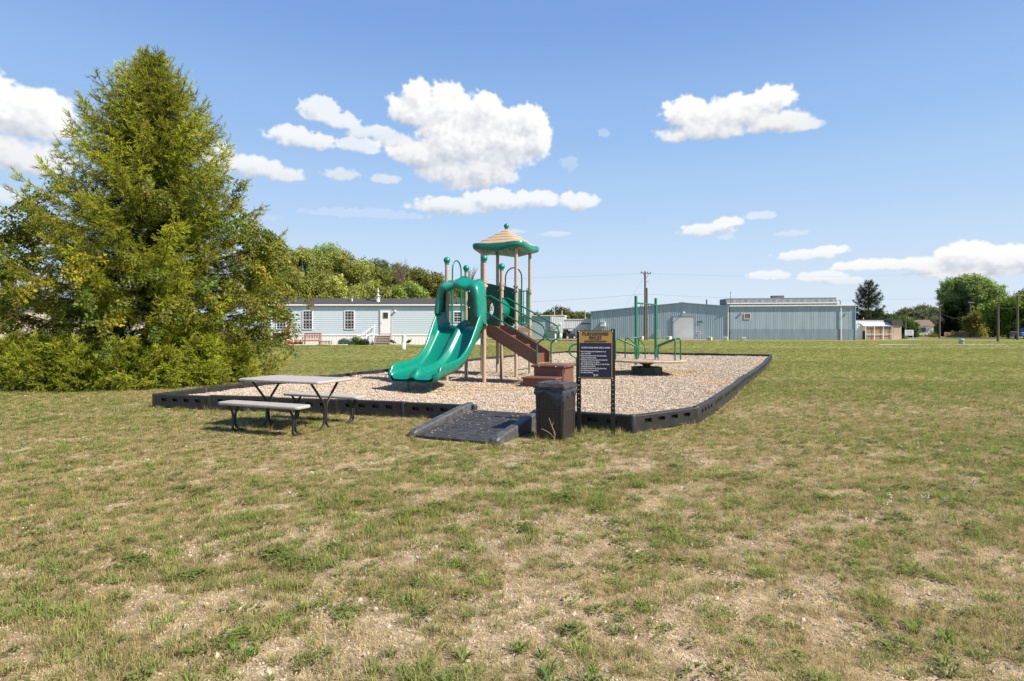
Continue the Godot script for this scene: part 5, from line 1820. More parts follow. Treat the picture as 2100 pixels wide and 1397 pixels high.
	put("roof_pipe", tube_mesh([Vector3(w * 0.965, 4.9, -4), Vector3(w * 0.965, 5.7, -4), Vector3(w * 0.955, 5.85, -4)], 0.06, M.dark_metal, 8), root)
	# the white workshop left of the sheds
	root = thing("white_workshop", "low white metal workshop with a blue-grey shaded end and pale roll-up door", "workshop", Vector3(6.25, 0, -95.0), -0.12)
	put("body", box_mesh(Vector3(7.6, 3.0, 9.0), M.white_steel, 0.0, Vector3(3.8, 1.5, -4.6)), root)
	put("front_wall", ribbed_wall(2.4, [Vector2(0, 3.72), Vector2(2.4, 3.5)], 0.0, 0.305, 0.03, M.white_steel), root)
	put("annex_wall", ribbed_wall(5.2, [Vector2(0, 3.10), Vector2(5.2, 3.05)], 0.0, 0.305, 0.03, M.white_steel), root, Transform3D(Basis(), Vector3(2.4, 0, 0.0)))
	put("end_wing", box_mesh(Vector3(6.0, 3.68, 8.0), M.blue_steel, 0.0, Vector3(-3.0, 1.84, -4.3)), root)
	put("front_block", box_mesh(Vector3(2.4, 3.5, 6.0), M.white_steel, 0.0, Vector3(1.2, 1.75, -3.02)), root)
	put("roof", box_mesh(Vector3(8.6, 0.10, 6.3), M.white_trim, 0.0, Vector3(-1.8, 3.76, -3.1)), root)
	put("roof", box_mesh(Vector3(5.3, 0.10, 9.2), M.white_trim, 0.0, Vector3(5.05, 3.14, -4.5)), root)
	put("end_roof", box_mesh(Vector3(0.3, 0.06, 0.3), M.white_trim, 0.0, Vector3(-5.9, 3.86, -0.4)), root)
	var rd := put("roll_up_door", box_mesh(Vector3(2.3, 2.35, 0.06), M.door_grey, 0.0, Vector3(0, 1.17, 0)), root, Transform3D(Basis(), Vector3(6.2, 0, 0.06)))
	for k in 11:
		put("door_slat", box_mesh(Vector3(2.26, 0.19, 0.03), M.door_grey, 0.006, Vector3(0, 0.1 + 0.21 * k, 0.03)), rd)
	put("door_frame", box_mesh(Vector3(2.6, 0.14, 0.08), M.dark_metal, 0.0, Vector3(0, 2.44, 0.03)), rd)
	put("wall_lamp", box_mesh(Vector3(0.3, 0.2, 0.3), M.white_trim, 0.03, Vector3(1.6, 2.4, 0.18)), root)
	put("meter_box", box_mesh(Vector3(0.5, 0.7, 0.2), M.trim_grey, 0.02, Vector3(0.55, 1.9, 0.12)), root)
	for x in [0.55, 1.8, 5.6]:
		put("flue", tube_mesh([Vector3(x, 3.0, -2.0), Vector3(x, 4.55 + 0.15 * sin(x), -2.0)], 0.07, M.trim_grey, 8), root)
	# utility buggy and carts
	var bg := thing("utility_buggy", "small dark utility buggy with roll cage parked by the white workshop", "utility vehicle", Vector3(8.35, 0, -86.8), 0.5)
	put("body", box_mesh(Vector3(1.75, 0.55, 1.3), M.black_paint, 0.08, Vector3(0, 0.62, 0)), bg)
	put("hood", box_mesh(Vector3(0.6, 0.28, 1.2), M.black_paint, 0.08, Vector3(-0.6, 0.95, 0)), bg)
	put("roof", box_mesh(Vector3(1.25, 0.07, 1.3), M.black_paint, 0.03, Vector3(0.15, 1.62, 0)), bg)
	for sx in [-0.42, 0.72]:
		for sz in [-0.58, 0.58]:
			put("cage_bar", tube_mesh([Vector3(sx - 0.1, 0.85, sz), Vector3(sx, 1.6, sz)], 0.035, M.black_paint, 8), bg)
	put("seat", box_mesh(Vector3(0.5, 0.5, 1.1), M.dark_metal, 0.06, Vector3(0.2, 1.05, 0)), bg)
	put("windscreen", box_mesh(Vector3(0.02, 0.5, 1.05), M.window_glass, 0.0, Vector3(-0.45, 1.3, 0)), bg)
	for sx in [-0.62, 0.62]:
		for sz in [-0.6, 0.6]:
			var wh := put("wheel", tube_mesh([Vector3(sx, 0.32, sz - 0.12), Vector3(sx, 0.32, sz + 0.12)], 0.32, M.black_rubber, 18), bg)
			put("rim", tube_mesh([Vector3(sx, 0.32, sz - 0.13), Vector3(sx, 0.32, sz + 0.13)], 0.15, M.trim_grey, 12), wh)
	var dm := thing("dumpster", "dark green waste container with sloped front beside the utility buggy", "dumpster", Vector3(5.85, 0, -86.5), 0.15)
	var dp := mk()
	prism(dp, PackedVector2Array([Vector2(-0.8, 0.1), Vector2(0.8, 0.1), Vector2(0.95, 1.05), Vector2(0.75, 1.25), Vector2(-0.95, 1.25)]), -0.7, 0.7)
	put("body", fin(dp, M.dark_green_metal), dm)
	put("lid", box_mesh(Vector3(1.8, 0.05, 1.45), M.black_rubber, 0.01, Vector3(-0.08, 1.28, 0)), dm)
	var cart := thing("pale_cart", "pale green bin between the dark dumpster and the buggy", "bin", Vector3(6.95, 0, -84.5), 0.1)
	put("body", lathe_mesh([Vector2(0.0, 0.05), Vector2(0.26, 0.05), Vector2(0.36, 1.0), Vector2(0.0, 1.02)], M.pale_green, 16), cart)
	put("lid", box_mesh(Vector3(0.75, 0.07, 0.75), M.pale_green, 0.02, Vector3(0, 1.05, 0)), cart)
	var pp := mk()
	lathe(pp, [Vector2(0.13, 0.0), Vector2(0.13, 0.25), Vector2(0.11, 0.26), Vector2(0.11, 1.0), Vector2(0.0, 1.02)], 12)
	solo("utility_pedestal", fin(pp, M.pale_green), "pale green utility post on the far lawn right of the climber", "utility post", Vector3(5.0, 0.0, -67.5))

# ---------------------------------------------------------------- poles, wires and the far right
func pole(label: String, at: Vector3, tall: float, r: float, arm := 0.0, yaw := 0.0) -> Node3D:
	var root := thing("utility_pole", label, "utility pole", at, yaw)
	put("pole_shaft", tube_mesh([Vector3(0, -0.1, 0), Vector3(0.02, tall * 0.5, 0), Vector3(0, tall, 0)], [r, r * 0.86, r * 0.7], M.pole_wood, 10), root)
	if arm > 0.0:
		put("crossarm", box_mesh(Vector3(arm * 2, 0.13, 0.11), M.pole_wood, 0.01, Vector3(0, tall - 0.25, r)), root)
		for k in 4:
			var x := -arm + 0.1 + (arm * 2 - 0.2) * k / 3.0
			put("insulator", lathe_mesh([Vector2(0.035, 0.0), Vector2(0.06, 0.06), Vector2(0.04, 0.14), Vector2(0.0, 0.18)], M.dark_metal, 8), root, Transform3D(Basis(), Vector3(x, tall - 0.18, r)))
	return root

func wire(label: String, a: Vector3, b: Vector3, sag: float, r := 0.010) -> void:
	var p := []
	var n := 14
	for i in n + 1:
		var f := float(i) / n
		p.append(a.lerp(b, f) - Vector3(0, sag * 4.0 * f * (1.0 - f), 0))
	solo("power_line", tube_mesh(p, r, M.wire, 5), label, "wire", Vector3.ZERO, 0.0, "overhead wires")

func build_far() -> void:
	var pl := pole("weathered wooden utility pole with a crossarm behind the two tall green posts", Vector3(18.2, 0, -80.0), 9.45, 0.17, 0.95, 0.55)
	put("brace", tube_mesh([Vector3(0.55, 9.15, 0.15), Vector3(0.05, 8.5, 0.15)], 0.03, M.dark_metal, 6), pl)
	put("brace", tube_mesh([Vector3(-0.55, 9.15, 0.15), Vector3(-0.05, 8.5, 0.15)], 0.03, M.dark_metal, 6), pl)
	put("side_bracket", tube_mesh([Vector3(0.1, 7.9, 0.1), Vector3(0.5, 8.2, 0.1)], 0.03, M.dark_metal, 6), pl)
	put("stub_pole", tube_mesh([Vector3(0.26, -0.1, 0.12), Vector3(0.24, 7.2, 0.1)], [0.13, 0.11], M.pole_wood, 10), pl)
	wire("thin power line running left from the wooden pole past the climber", Vector3(18.2, 6.35, -80), Vector3(-60, 1.5 + 4.0, -84), 1.4)
	wire("long power line running right from the wooden pole above the sheds", Vector3(18.2, 6.35, -80), Vector3(96, 8.4, -118), 0.9)
	wire("power line leaving the right edge of the view above the poles", Vector3(96, 8.4, -118), Vector3(140, 10.5, -126), 0.4)
	wire("guy wire slanting down to the left from the wooden pole", Vector3(18.1, 8.8, -80), Vector3(12.6, 1.0, -76), 0.0, 0.007)
	wire("faint wire high across the trees behind the mobile home", Vector3(18.2, 9.2, -80), Vector3(-70, 9.0, -76), 1.2, 0.007)
	wire("faint upper wire running right from the pole top", Vector3(18.2, 9.2, -80), Vector3(110, 15.0, -118), 1.4, 0.006)
	var poles := [["slim pole left of the white sign", 1857.0, 646.0, 104.0, 0.0], ["pole with a short crossarm in front of the big maple", 1927.0, 624.0, 100.0, 0.5], ["pole half hidden in the maple foliage", 1990.0, 618.0, 112.0, 1.0], ["dark pole standing on the verge before the fence", 2047.0, 624.0, 74.0, 0.0], ["tall dark pole near the right edge of the view", 2087.0, 602.0, 84.0, 1.3], ["short pole among the far trees left of the house", 1874.0, 636.0, 140.0, 0.0]]
	for p in poles:
		var d: float = p[3]
		pole(p[0], Vector3((p[1] - 1050.0) / 1200.0 * d, 0, -d), 1.5 + (676.0 - p[2]) / 1200.0 * d, 0.15, p[4], 0.4)
	wire("drooping service wire across the big maple", Vector3(73.1, 4.5, -100), Vector3(87.7, 4.4, -112), 0.9, 0.03)
	wire("service wire from the verge pole to the tall dark pole", Vector3(61.5, 4.3, -74), Vector3(72.6, 4.8, -84), 0.2, 0.02)
	wire("service wire from the maple pole to the right", Vector3(87.7, 6.6, -112), Vector3(72.6, 6.4, -84), 0.5, 0.02)
	# the small shop with the awning
	var at := Vector3(51.7, 0, -88.0)
	var root := thing("small_shop", "low tan flat-roofed building with white metal awning behind the blue shed", "shop", at, -0.05)
	put("body", box_mesh(Vector3(6.2, 2.6, 6.0), M.tan_wall, 0.0, Vector3(3.1, 1.3, -4.0)), root)
	put("roof_edge", box_mesh(Vector3(6.5, 0.16, 6.3), M.dark_metal, 0.0, Vector3(3.1, 2.96, -4.0)), root)
	put("parapet", box_mesh(Vector3(4.7, 0.5, 0.2), M.white_steel, 0.0, Vector3(2.3, 2.62, -0.92)), root)
	put("white_panel", ribbed_wall(1.0, [Vector2(0, 2.3), Vector2(1.0, 2.2)], 0.0, 0.25, 0.03, M.white_steel), root, Transform3D(Basis(), Vector3(-0.1, 0, 0.2)))
	put("side_block", box_mesh(Vector3(1.0, 2.2, 1.2), M.white_steel, 0.0, Vector3(0.4, 1.1, -0.42)), root)
	var aw := mk()
	for k in 13:
		box(aw, Vector3(1.05 + 0.31 * k, 0, 0), Vector3(0.06, 0.05, 1.5), 0.0, Transform3D(Basis(Vector3.RIGHT, 0.42), Vector3(0, 2.33, 0.25)))
	box(aw, Vector3(2.9, -0.03, 0), Vector3(4.4, 0.03, 1.5), 0.0, Transform3D(Basis(Vector3.RIGHT, 0.42), Vector3(0, 2.33, 0.25)))
	put("awning", fin(aw, M.white_steel), root)
	for k in 4:
		put("awning_post", box_mesh(Vector3(0.07, 2.0, 0.07), M.white_trim, 0.0, Vector3(1.0 + 1.27 * k, 1.0, 0.85)), root)
	put("rail", box_mesh(Vector3(3.75, 0.06, 0.05), M.white_trim, 0.0, Vector3(2.9, 0.82, 0.86)), root)
	for k in 26:
		put("board", box_mesh(Vector3(0.14, 1.85, 0.03), M.tan_boards, 0.004, Vector3(1.08 + 0.147 * k, 0.93, 0.70)), root)
	put("right_wall", box_mesh(Vector3(1.2, 2.1, 1.6), M.tan_wall, 0.0, Vector3(5.6, 1.05, 0.0)), root)
	var mr := mk()
	prism(mr, PackedVector2Array([Vector2(4.85, 2.1), Vector2(6.35, 2.1), Vector2(6.2, 2.95), Vector2(4.7, 2.95)]), -1.0, 0.95)
	put("mansard", fin(mr, M.shingle_dark), root)
	put("roof_hook", tube_mesh([Vector3(1.6, 3.0, -0.9), Vector3(1.6, 3.3, -0.9)], 0.05, M.white_trim, 6), root)
	# the notice board, its lettering too small to read
	root = thing("white_sign", "white rectangular roadside sign on two posts left of the brown-roofed house", "sign", Vector3(67.9, 0, -100), -0.2)
	put("board", box_mesh(Vector3(1.35, 0.95, 0.08), M.white_trim, 0.01, Vector3(0, 0.95, 0)), root)
	for k in 3:
		put("print_line", box_mesh(Vector3([1.0, 0.8, 0.95][k], 0.09, 0.01), M.trim_grey, 0.0, Vector3(0, 1.22 - 0.25 * k, 0.042)), root)
	for sx in [-1.0, 1.0]:
		put("post", box_mesh(Vector3(0.08, 1.3, 0.08), M.white_trim, 0.0, Vector3(sx * 0.6, 0.65, -0.06)), root)
	root = thing("warning_sign", "yellow diamond road sign beyond the lawn below the big maple", "road sign", Vector3(82.8, 0, -110), -0.3)
	put("plate", box_mesh(Vector3(0.66, 0.66, 0.02), M.sign_yellow, 0.0), root, Transform3D(Basis(Vector3.BACK, PI / 4), Vector3(0, 0.95, 0.05)))
	put("symbol", box_mesh(Vector3(0.30, 0.10, 0.01), M.dark_metal, 0.0), root, Transform3D(Basis(), Vector3(0, 0.95, 0.068)))
	put("post", tube_mesh([Vector3(0, 0, 0), Vector3(0, 1.35, 0)], 0.03, M.trim_grey, 6), root)
	# the brown-roofed house
	root = thing("brick_house", "small white-gabled house with a brown roof behind the round green tree", "house", Vector3(109.0, 0, -160.0), -0.25)
	put("wall", box_mesh(Vector3(11.0, 2.6, 7.0), M.white_trim, 0.0, Vector3(0, 1.3, -3.5)), root)
	var hr := mk()
	prism(hr, PackedVector2Array([Vector2(0.4, 2.5), Vector2(-3.5, 4.2), Vector2(-7.4, 2.5)]), -5.8, 5.8, Transform3D(Basis(Vector3.UP, -PI / 2) * Basis.from_scale(Vector3(1, 1, -1)), Vector3.ZERO))
	var hrf := put("roof", fin(hr, M.shingle_brown), root)
	var gb := mk()
	prism(gb, PackedVector2Array([Vector2(-1.6, 2.4), Vector2(1.6, 2.4), Vector2(0, 3.6)]), -2.0, 0.9)
	put("gable", fin(gb, M.white_trim), hrf)
	sash_window(root, Vector3(-3.5, 1.4, 0.02), 1.2, 1.3, 2, 2)
	sash_window(root, Vector3(3.0, 1.4, 0.02), 1.4, 1.3, 2, 2)
	put("door", box_mesh(Vector3(0.95, 2.0, 0.06), M.white_door, 0.0, Vector3(0.3, 1.0, 0.03)), root)
	# picket fence
	root = thing("wood_fence", "tan board fence along the road at the right", "fence", Vector3(85.8, 0, -116.0), -0.04)
	for k in 62:
		put("picket", box_mesh(Vector3(0.19, 0.98 + 0.05 * sin(k * 2.3), 0.025), M.fence_wood if k % 3 else M.tan_boards, 0.0, Vector3(0.22 * k, 0.5, 0)), root)
	for y in [0.25, 0.8]:
		put("fence_rail", box_mesh(Vector3(13.6, 0.08, 0.05), M.fence_wood, 0.0, Vector3(6.7, y, -0.04)), root)
	var pd := mk()
	lathe(pd, [Vector2(0.24, 0.0), Vector2(0.24, 0.42), Vector2(0.26, 0.43), Vector2(0.24, 0.52), Vector2(0.0, 0.54)], 14)
	solo("utility_pedestal", fin(pd, M.pale_green), "short pale green utility cabinet on the lawn before the fence", "utility post", Vector3(46.1, 0, -60.0))
	root = thing("mailbox", "dark mailbox on a wooden post at the right edge", "mailbox", Vector3(68.6, 0, -80.0), -0.3)
	put("post", box_mesh(Vector3(0.12, 0.9, 0.12), M.old_wood, 0.0, Vector3(0, 0.45, 0)), root)
	put("box", box_mesh(Vector3(0.9, 0.38, 0.35), M.dark_metal, 0.06, Vector3(0, 1.05, 0)), root)
	root = thing("parked_pickup", "blue pickup truck at the right edge, cut off by the frame", "pickup", Vector3(81.5, 0, -92.0), 0.1)
	put("body", box_mesh(Vector3(5.0, 0.7, 1.8), M.blue_paint, 0.12, Vector3(0, 0.75, 0)), root)
	put("cab", box_mesh(Vector3(1.9, 0.65, 1.6), M.blue_paint, 0.15, Vector3(-0.2, 1.4, 0)), root)
	put("side_window", box_mesh(Vector3(1.5, 0.4, 1.62), M.window_glass, 0.05, Vector3(-0.2, 1.45, 0)), root)
	for sx in [-1.5, 1.5]:
		for sz in [-0.82, 0.82]:
			put("wheel", tube_mesh([Vector3(sx, 0.36, sz - 0.1), Vector3(sx, 0.36, sz + 0.1)], 0.36, M.black_rubber, 16), root)
	root = thing("white_garage", "low white garage behind the pickup at the right edge", "garage", Vector3(102.0, 0, -116.0), -0.2)
	put("wall", box_mesh(Vector3(9.0, 2.5, 6.0), M.white_trim, 0.0, Vector3(2, 1.25, -3)), root)
	put("roof", box_mesh(Vector3(9.6, 0.3, 6.6), M.shingle_grey, 0.0, Vector3(2, 2.65, -3)), root)
	put("door", box_mesh(Vector3(2.6, 2.1, 0.06), M.door_grey, 0.0, Vector3(0.5, 1.05, 0.04)), root)

# ---------------------------------------------------------------- foliage
func leaf_clump(n: int, rad: float, leaf: float, sd: int, m: Material) -> ArrayMesh:
	var r := RandomNumberGenerator.new()
	r.seed = sd
	var v := PackedVector3Array()
	var nn := PackedVector3Array()
	var cc := PackedColorArray()
	for i in n:
		var p := Vector3(r.randfn(), r.randfn() * 0.8, r.randfn()).limit_length(1.9) * rad * 0.55
		var d := (p.normalized() * 0.6 + Vector3(r.randf_range(-1, 1), r.randf_range(-0.9, 0.5), r.randf_range(-1, 1))).normalized()
		var side := d.cross(Vector3(r.randf_range(-1, 1), 1.2, r.randf_range(-1, 1))).normalized()
		var up := side.cross(d).normalized()
		var l := leaf * r.randf_range(0.7, 1.25)
		var w := l * 0.33
		var a := p
		var b := p + d * l * 0.5 + side * w + up * l * 0.08
		var c := p + d * l
		var e := p + d * l * 0.5 - side * w + up * l * 0.08
		var tone := r.randf_range(0.75, 1.2)
		var face := (a - c).cross(a - b).normalized()
		var order := [a, b, c, a, c, e]
		if face.dot(p.normalized() + Vector3(0, 0.5, 0)) < 0.0: # the upper side looks out of the clump
			face = -face
			order = [a, c, b, a, e, c]
		var nrm := (face + (p.normalized() + Vector3(0, 0.35, 0)) * 0.55).normalized()
		for q in order:
			v.append(q)
			nn.append(nrm)
			cc.append(Color(tone, tone, tone * 0.9))
	var arr := []
	arr.resize(Mesh.ARRAY_MAX)
	arr[Mesh.ARRAY_VERTEX] = v
	arr[Mesh.ARRAY_NORMAL] = nn
	arr[Mesh.ARRAY_COLOR] = cc
	var out := ArrayMesh.new()
	out.add_surface_from_arrays(Mesh.PRIMITIVE_TRIANGLES, arr)
	out.surface_set_material(0, m)
	return out

var bush_mesh: ArrayMesh
func bush(root: Node3D, r: float, y: float, col: Color, sd: int, squash := 1.0) -> void:
	if bush_mesh == null:
		bush_mesh = leaf_clump(26, 0.14, 0.07, 5, M.leaf)
	var g := RandomNumberGenerator.new()
	g.seed = sd
	var where := []
	var cols := PackedColorArray()
	var stems := mk()
	for i in 130:
		var d := Vector3(g.randfn(), absf(g.randfn()) * 0.9, g.randfn()).normalized()
		var rr := r * pow(g.randf(), 0.4) * g.randf_range(0.85, 1.1)
		var p := Vector3(d.x * rr, y + 0.08 + d.y * rr * squash * 1.2, d.z * rr)
		where.append(Transform3D(Basis(Vector3(d.z, 0.3, -d.x).normalized(), g.randf() * TAU).scaled(Vector3.ONE * g.randf_range(0.7, 1.2)), p))
		cols.append(col * g.randf_range(0.7, 1.4))
		if i < 9:
			tube(stems, [Vector3(0, y, 0), p * Vector3(0.5, 0.6, 0.5), p], [0.015, 0.01, 0.004], 5, false)
	put("stems", fin(stems, M.bark), root)
	many("foliage", bush_mesh, where, cols, root)

var clump_meshes := []
# a broadleaf tree: trunk with limbs, and a crown of leaf clumps gathered round the limb ends
func broadleaf(label: String, at: Vector3, tall: float, spread: float, col: Color, sd: int, lobes := 14, low := 0.25, density := 1.0, group := "", called := "broadleaf_tree", leafscale := 1.0, gaps := 0.25) -> void:
	if clump_meshes.is_empty():
		for k in 3:
			clump_meshes.append(leaf_clump(22, 0.42, 0.26, 31 + k, M.leaf))
	var g := RandomNumberGenerator.new()
	g.seed = sd
	var root := thing(called, label, "tree", at, 0.0, group)
	var s := mk()
	var lean := Vector3(g.randf_range(-0.03, 0.03) * tall, 0, g.randf_range(-0.03, 0.03) * tall)
	var tr := tall * 0.018 + 0.05
	tube(s, curve([Vector3(0, -0.2, 0), lean * 0.3 + Vector3(0, tall * low, 0), lean * 0.7 + Vector3(0, tall * 0.6, 0), lean + Vector3(0, tall * 0.9, 0)], 4), [tr * 1.35, tr * 1.1, tr * 1.0, tr * 0.95, tr * 0.9, tr * 0.8, tr * 0.7, tr * 0.6, tr * 0.5, tr * 0.4, tr * 0.3, tr * 0.2, tr * 0.1], 9)
	var where := []
	var cols := PackedColorArray()
	for i in lobes:
		var f := (i + 0.5) / lobes
		var hgt := tall * lerpf(low + 0.08, 0.93, pow(f, 0.85))
		var prof := sin(PI * clampf((hgt / tall - low * 0.55) / (1.04 - low * 0.55), 0.0, 1.0))
		var ang := i * 2.4 + g.randf_range(-0.5, 0.5)
		var out := spread * pow(maxf(prof, 0.05), 0.7) * g.randf_range(0.45, 0.80) * (0.35 if i == lobes - 1 else 1.0)
		var c := Vector3(cos(ang) * out, hgt, sin(ang) * out) + lean * hgt / tall
		var lr := spread * g.randf_range(0.30, 0.46)
		var from := Vector3(0, hgt * g.randf_range(0.5, 0.72), 0) + lean * 0.5
		tube(s, curve([from, from.lerp(c, 0.5) + Vector3(0, -0.05 * tall * g.randf(), 0), c], 3), [tr * 0.42, tr * 0.36, tr * 0.3, tr * 0.24, tr * 0.18, tr * 0.12, tr * 0.06], 6, false)
		var n := int(density * lr * lr * 58.0 / (leafscale * leafscale))
		var tone := g.randf_range(0.8, 1.25)
		for k in n:
			var d := Vector3(g.randfn(), g.randfn(), g.randfn()).normalized()
			if noise_b.get_noise_3d((c.x + at.x + d.x * lr) * 3.0, (c.y + d.y * lr) * 3.0, (c.z + d.z * lr) * 3.0) < -gaps:
				continue
			var rr := lr * pow(g.randf(), 0.33) * g.randf_range(0.8, 1.12)
			var p := c + Vector3(d.x * rr, d.y * rr * 0.72, d.z * rr)
			where.append(Transform3D(Basis(Vector3(d.z, 0.2, -d.x).normalized(), g.randf() * TAU).scaled(Vector3.ONE * g.randf_range(0.75, 1.3) * leafscale), p))
			cols.append(col * tone * g.randf_range(0.75, 1.35))
	put("trunk", fin(s, M.bark), root)
	many("crown", clump_meshes[sd % 3], where, cols, root)

func shoot_mesh(n: int, length: float, needle: float, wide: float, sd: int, m: Material) -> ArrayMesh: # a needle-clad twig end along +y
	var r := RandomNumberGenerator.new()
	r.seed = sd
	var v := PackedVector3Array()
	var nn := PackedVector3Array()
	var cc := PackedColorArray()
	for i in n:
		var f := float(i) / n
		var a := i * 2.4 + r.randf_range(-0.3, 0.3)
		var o := Vector3(0, length * f, 0)
		var out := Vector3(cos(a), 0, sin(a))
		var d := (out * lerpf(1.0, 0.35, f) + Vector3(0, lerpf(0.55, 1.2, f), 0)).normalized()
		var side := d.cross(out).normalized()
		if side.length() < 0.5:
			side = Vector3(-sin(a), 0, cos(a))
		var l := needle * lerpf(1.0, 0.75, f) * r.randf_range(0.8, 1.2)
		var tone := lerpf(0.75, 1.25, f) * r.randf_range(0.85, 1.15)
		var t0 := o - side * wide
		var t1 := o + side * wide
		var t2 := o + d * l
		var face := (t0 - t2).cross(t0 - t1).normalized()
		if face.dot(out + Vector3(0, 0.6, 0)) < 0.0:
			face = -face
			var sw := t0
			t0 = t1
			t1 = sw
		var nrm := (face + (out + Vector3(0, 0.5, 0)) * 0.5).normalized()
		v.append(t0)
		v.append(t1)
		v.append(t2)
		for k in 3:
			nn.append(nrm)
			cc.append(Color(tone, tone, tone * 0.85))
	# the woody axis
	for k in 3:
		var a0 := TAU * k / 3
		var a1 := TAU * (k + 1) / 3
		var w := 0.004
		for q in [Vector3(cos(a0) * w, 0, sin(a0) * w), Vector3(0, length, 0), Vector3(cos(a1) * w, 0, sin(a1) * w)]:
			v.append(q)
			nn.append(Vector3(cos(a0), 0, sin(a0)))
			cc.append(Color(1.5, 0.9, 0.8))
	var arr := []
	arr.resize(Mesh.ARRAY_MAX)
	arr[Mesh.ARRAY_VERTEX] = v
	arr[Mesh.ARRAY_NORMAL] = nn
	arr[Mesh.ARRAY_COLOR] = cc
	var out := ArrayMesh.new()
	out.add_surface_from_arrays(Mesh.PRIMITIVE_TRIANGLES, arr)
	out.surface_set_material(0, m)
	return out

func along(d: Vector3, roll: float, scale: float) -> Basis: # +y turned to d
	var x := d.cross(Vector3(0.31, 0.17, 0.93)).normalized()
	var z := x.cross(d).normalized()
	return (Basis(x, d.normalized(), z) * Basis(Vector3.UP, roll)).scaled_local(Vector3.ONE * scale)

func conifer(called: String, label: String, at: Vector3, profile: Array, whorl: float, per: int, twig: float, shoot: float, cols3: Array, sd: int, open := 0.0, bough_sag := 0.16, thin := 0.0, group := "") -> void:
	# profile: (height, reach). Whorls of boughs, twigs along each bough, needle shoots along each twig
	var g := RandomNumberGenerator.new()
	g.seed = sd
	var root := thing(called, label, "tree", at, 0.0, group)
	var tall: float = profile[profile.size() - 1].x
	var wood := mk()
	var tr := tall * 0.017
	tube(wood, [Vector3(0, -0.2, 0), Vector3(0, tall * 0.4, 0), Vector3(0.05, tall * 0.8, 0), Vector3(0.02, tall - 0.35, 0), Vector3(0.02, tall, 0)], [tr * 1.3, tr, tr * 0.45, 0.02, 0.006], 10)
	var where := [[], []]
	var cols := [PackedColorArray(), PackedColorArray()]
	var twigs := mk()
	var y := 0.18
	while y < tall - 0.12:
		var f := y / tall
		var n := per if f < 0.85 else maxi(4, per - 2)
		var a0 := g.randf() * TAU
		for k in n:
			var ang := a0 + TAU * k / n + g.randf_range(-0.35, 0.35)
			var reach := interp(profile, y) * g.randf_range(0.72, 1.05)
			if g.randf() < 0.04:
				reach *= 1.08
			if g.randf() < open:
				continue
			var out := Vector3(cos(ang), 0, sin(ang))
			var rise := lerpf(-0.10, 1.15, pow(f, 1.6)) # young boughs climb, old ones level off and droop, with lifted tips
			var bough := []
			var bn := maxi(4, int(reach / 0.16))
			for i in bn + 1:
				var t := float(i) / bn
				var up := rise * reach * t - bough_sag * reach * sin(PI * t * 0.92) * (1.0 - f) + 0.16 * reach * t * t * t
				bough.append(Vector3(0, y, 0) + out * reach * t * (1.0 - 0.18 * maxf(rise, 0.0)) + Vector3(0, up * 0.8, 0) + Vector3(g.randf_range(-0.02, 0.02), g.randf_range(-0.02, 0.02), g.randf_range(-0.02, 0.02)))
			for p in bough:
				if p.y < 0.04:
					p.y = 0.04
			var rad := []
			for i in bough.size():
				rad.append(lerpf(0.012 + reach * 0.008, 0.004, float(i) / bn))
			tube(wood, bough, rad, 5, false)
			var tone := g.randf_range(0.62, 1.28)
			for i in range(1, bn + 1):
				var t := float(i) / bn
				if t < 0.22 and g.randf() < 0.6:
					continue
				var dir: Vector3 = (bough[i] - bough[i - 1]).normalized()
				var sideways := dir.cross(Vector3.UP).normalized()
				for sd2 in [-1.0, 1.0, 0.0]:
					if sd2 == 0.0 and i < bn and g.randf() < 0.55:
						continue
					for again in 2:
						if g.randf() < thin or (again == 1 and g.randf() < 0.2):
							continue
						var l := twig * (0.35 + 0.75 * sin(PI * clampf(t * 0.85 + 0.08, 0, 1))) * g.randf_range(0.6, 1.2) * (0.6 + 0.4 * minf(reach / 2.0, 1.0))
						var td: Vector3 = (dir * g.randf_range(0.35, 0.8) + sideways * sd2 * g.randf_range(0.4, 1.0) + Vector3(0, g.randf_range(-1.1, 0.2), 0)).normalized()
						if i == bn and sd2 == 0.0:
							td = (dir + Vector3(0, 0.35, 0)).normalized()
						var p: Vector3 = bough[i].lerp(bough[i - 1], g.randf())
						var m := maxi(2, int(l / (shoot * 0.52)))
						var prev := p
						for j in m:
							var u := float(j + 1) / m
							td = (td + Vector3(0, -0.14 if u < 0.6 else 0.22, 0)).normalized()
							var q := prev + td * l / m
							if q.y < 0.03:
								q.y = 0.03
							if j % 2 == 0 or m < 4:
								tri(twigs, prev + Vector3(0.006, 0, 0), prev - Vector3(0.006, 0, 0.004), q)
							for w in 2:
								var side := td.cross(Vector3(g.randf_range(-1, 1), g.randf_range(-1, 1), g.randf_range(-1, 1))).normalized()
								var sdir := (td + side * g.randf_range(0.35, 0.95) + Vector3(0, 0.22, 0)).normalized()
								if w == 1 and j == m - 1:
									sdir = (td + Vector3(0, 0.25, 0)).normalized()
								var kk := g.randi() % 2
								where[kk].append(Transform3D(along(sdir, g.randf() * TAU, g.randf_range(0.75, 1.25)), prev.lerp(q, g.randf_range(0.0, 1.0))))
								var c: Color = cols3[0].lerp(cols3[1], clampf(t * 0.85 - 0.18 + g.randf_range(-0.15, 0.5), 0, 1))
								if g.randf() < 0.08:
									c = cols3[2]
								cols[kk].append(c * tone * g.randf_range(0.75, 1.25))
							prev = q
		y += whorl * g.randf_range(0.75, 1.25) * lerpf(1.0, 0.7, f)
	for k in 6: # the leader
		var yy := tall - 0.5 + k * 0.09
		where[0].append(Transform3D(along(Vector3(cos(k * 2.4), 1.1, sin(k * 2.4)).normalized(), 0, 1.1), Vector3(0.02, yy, 0)))
		cols[0].append(cols3[0])
	where[0].append(Transform3D(Basis(), Vector3(0.02, tall - 0.1, 0)))
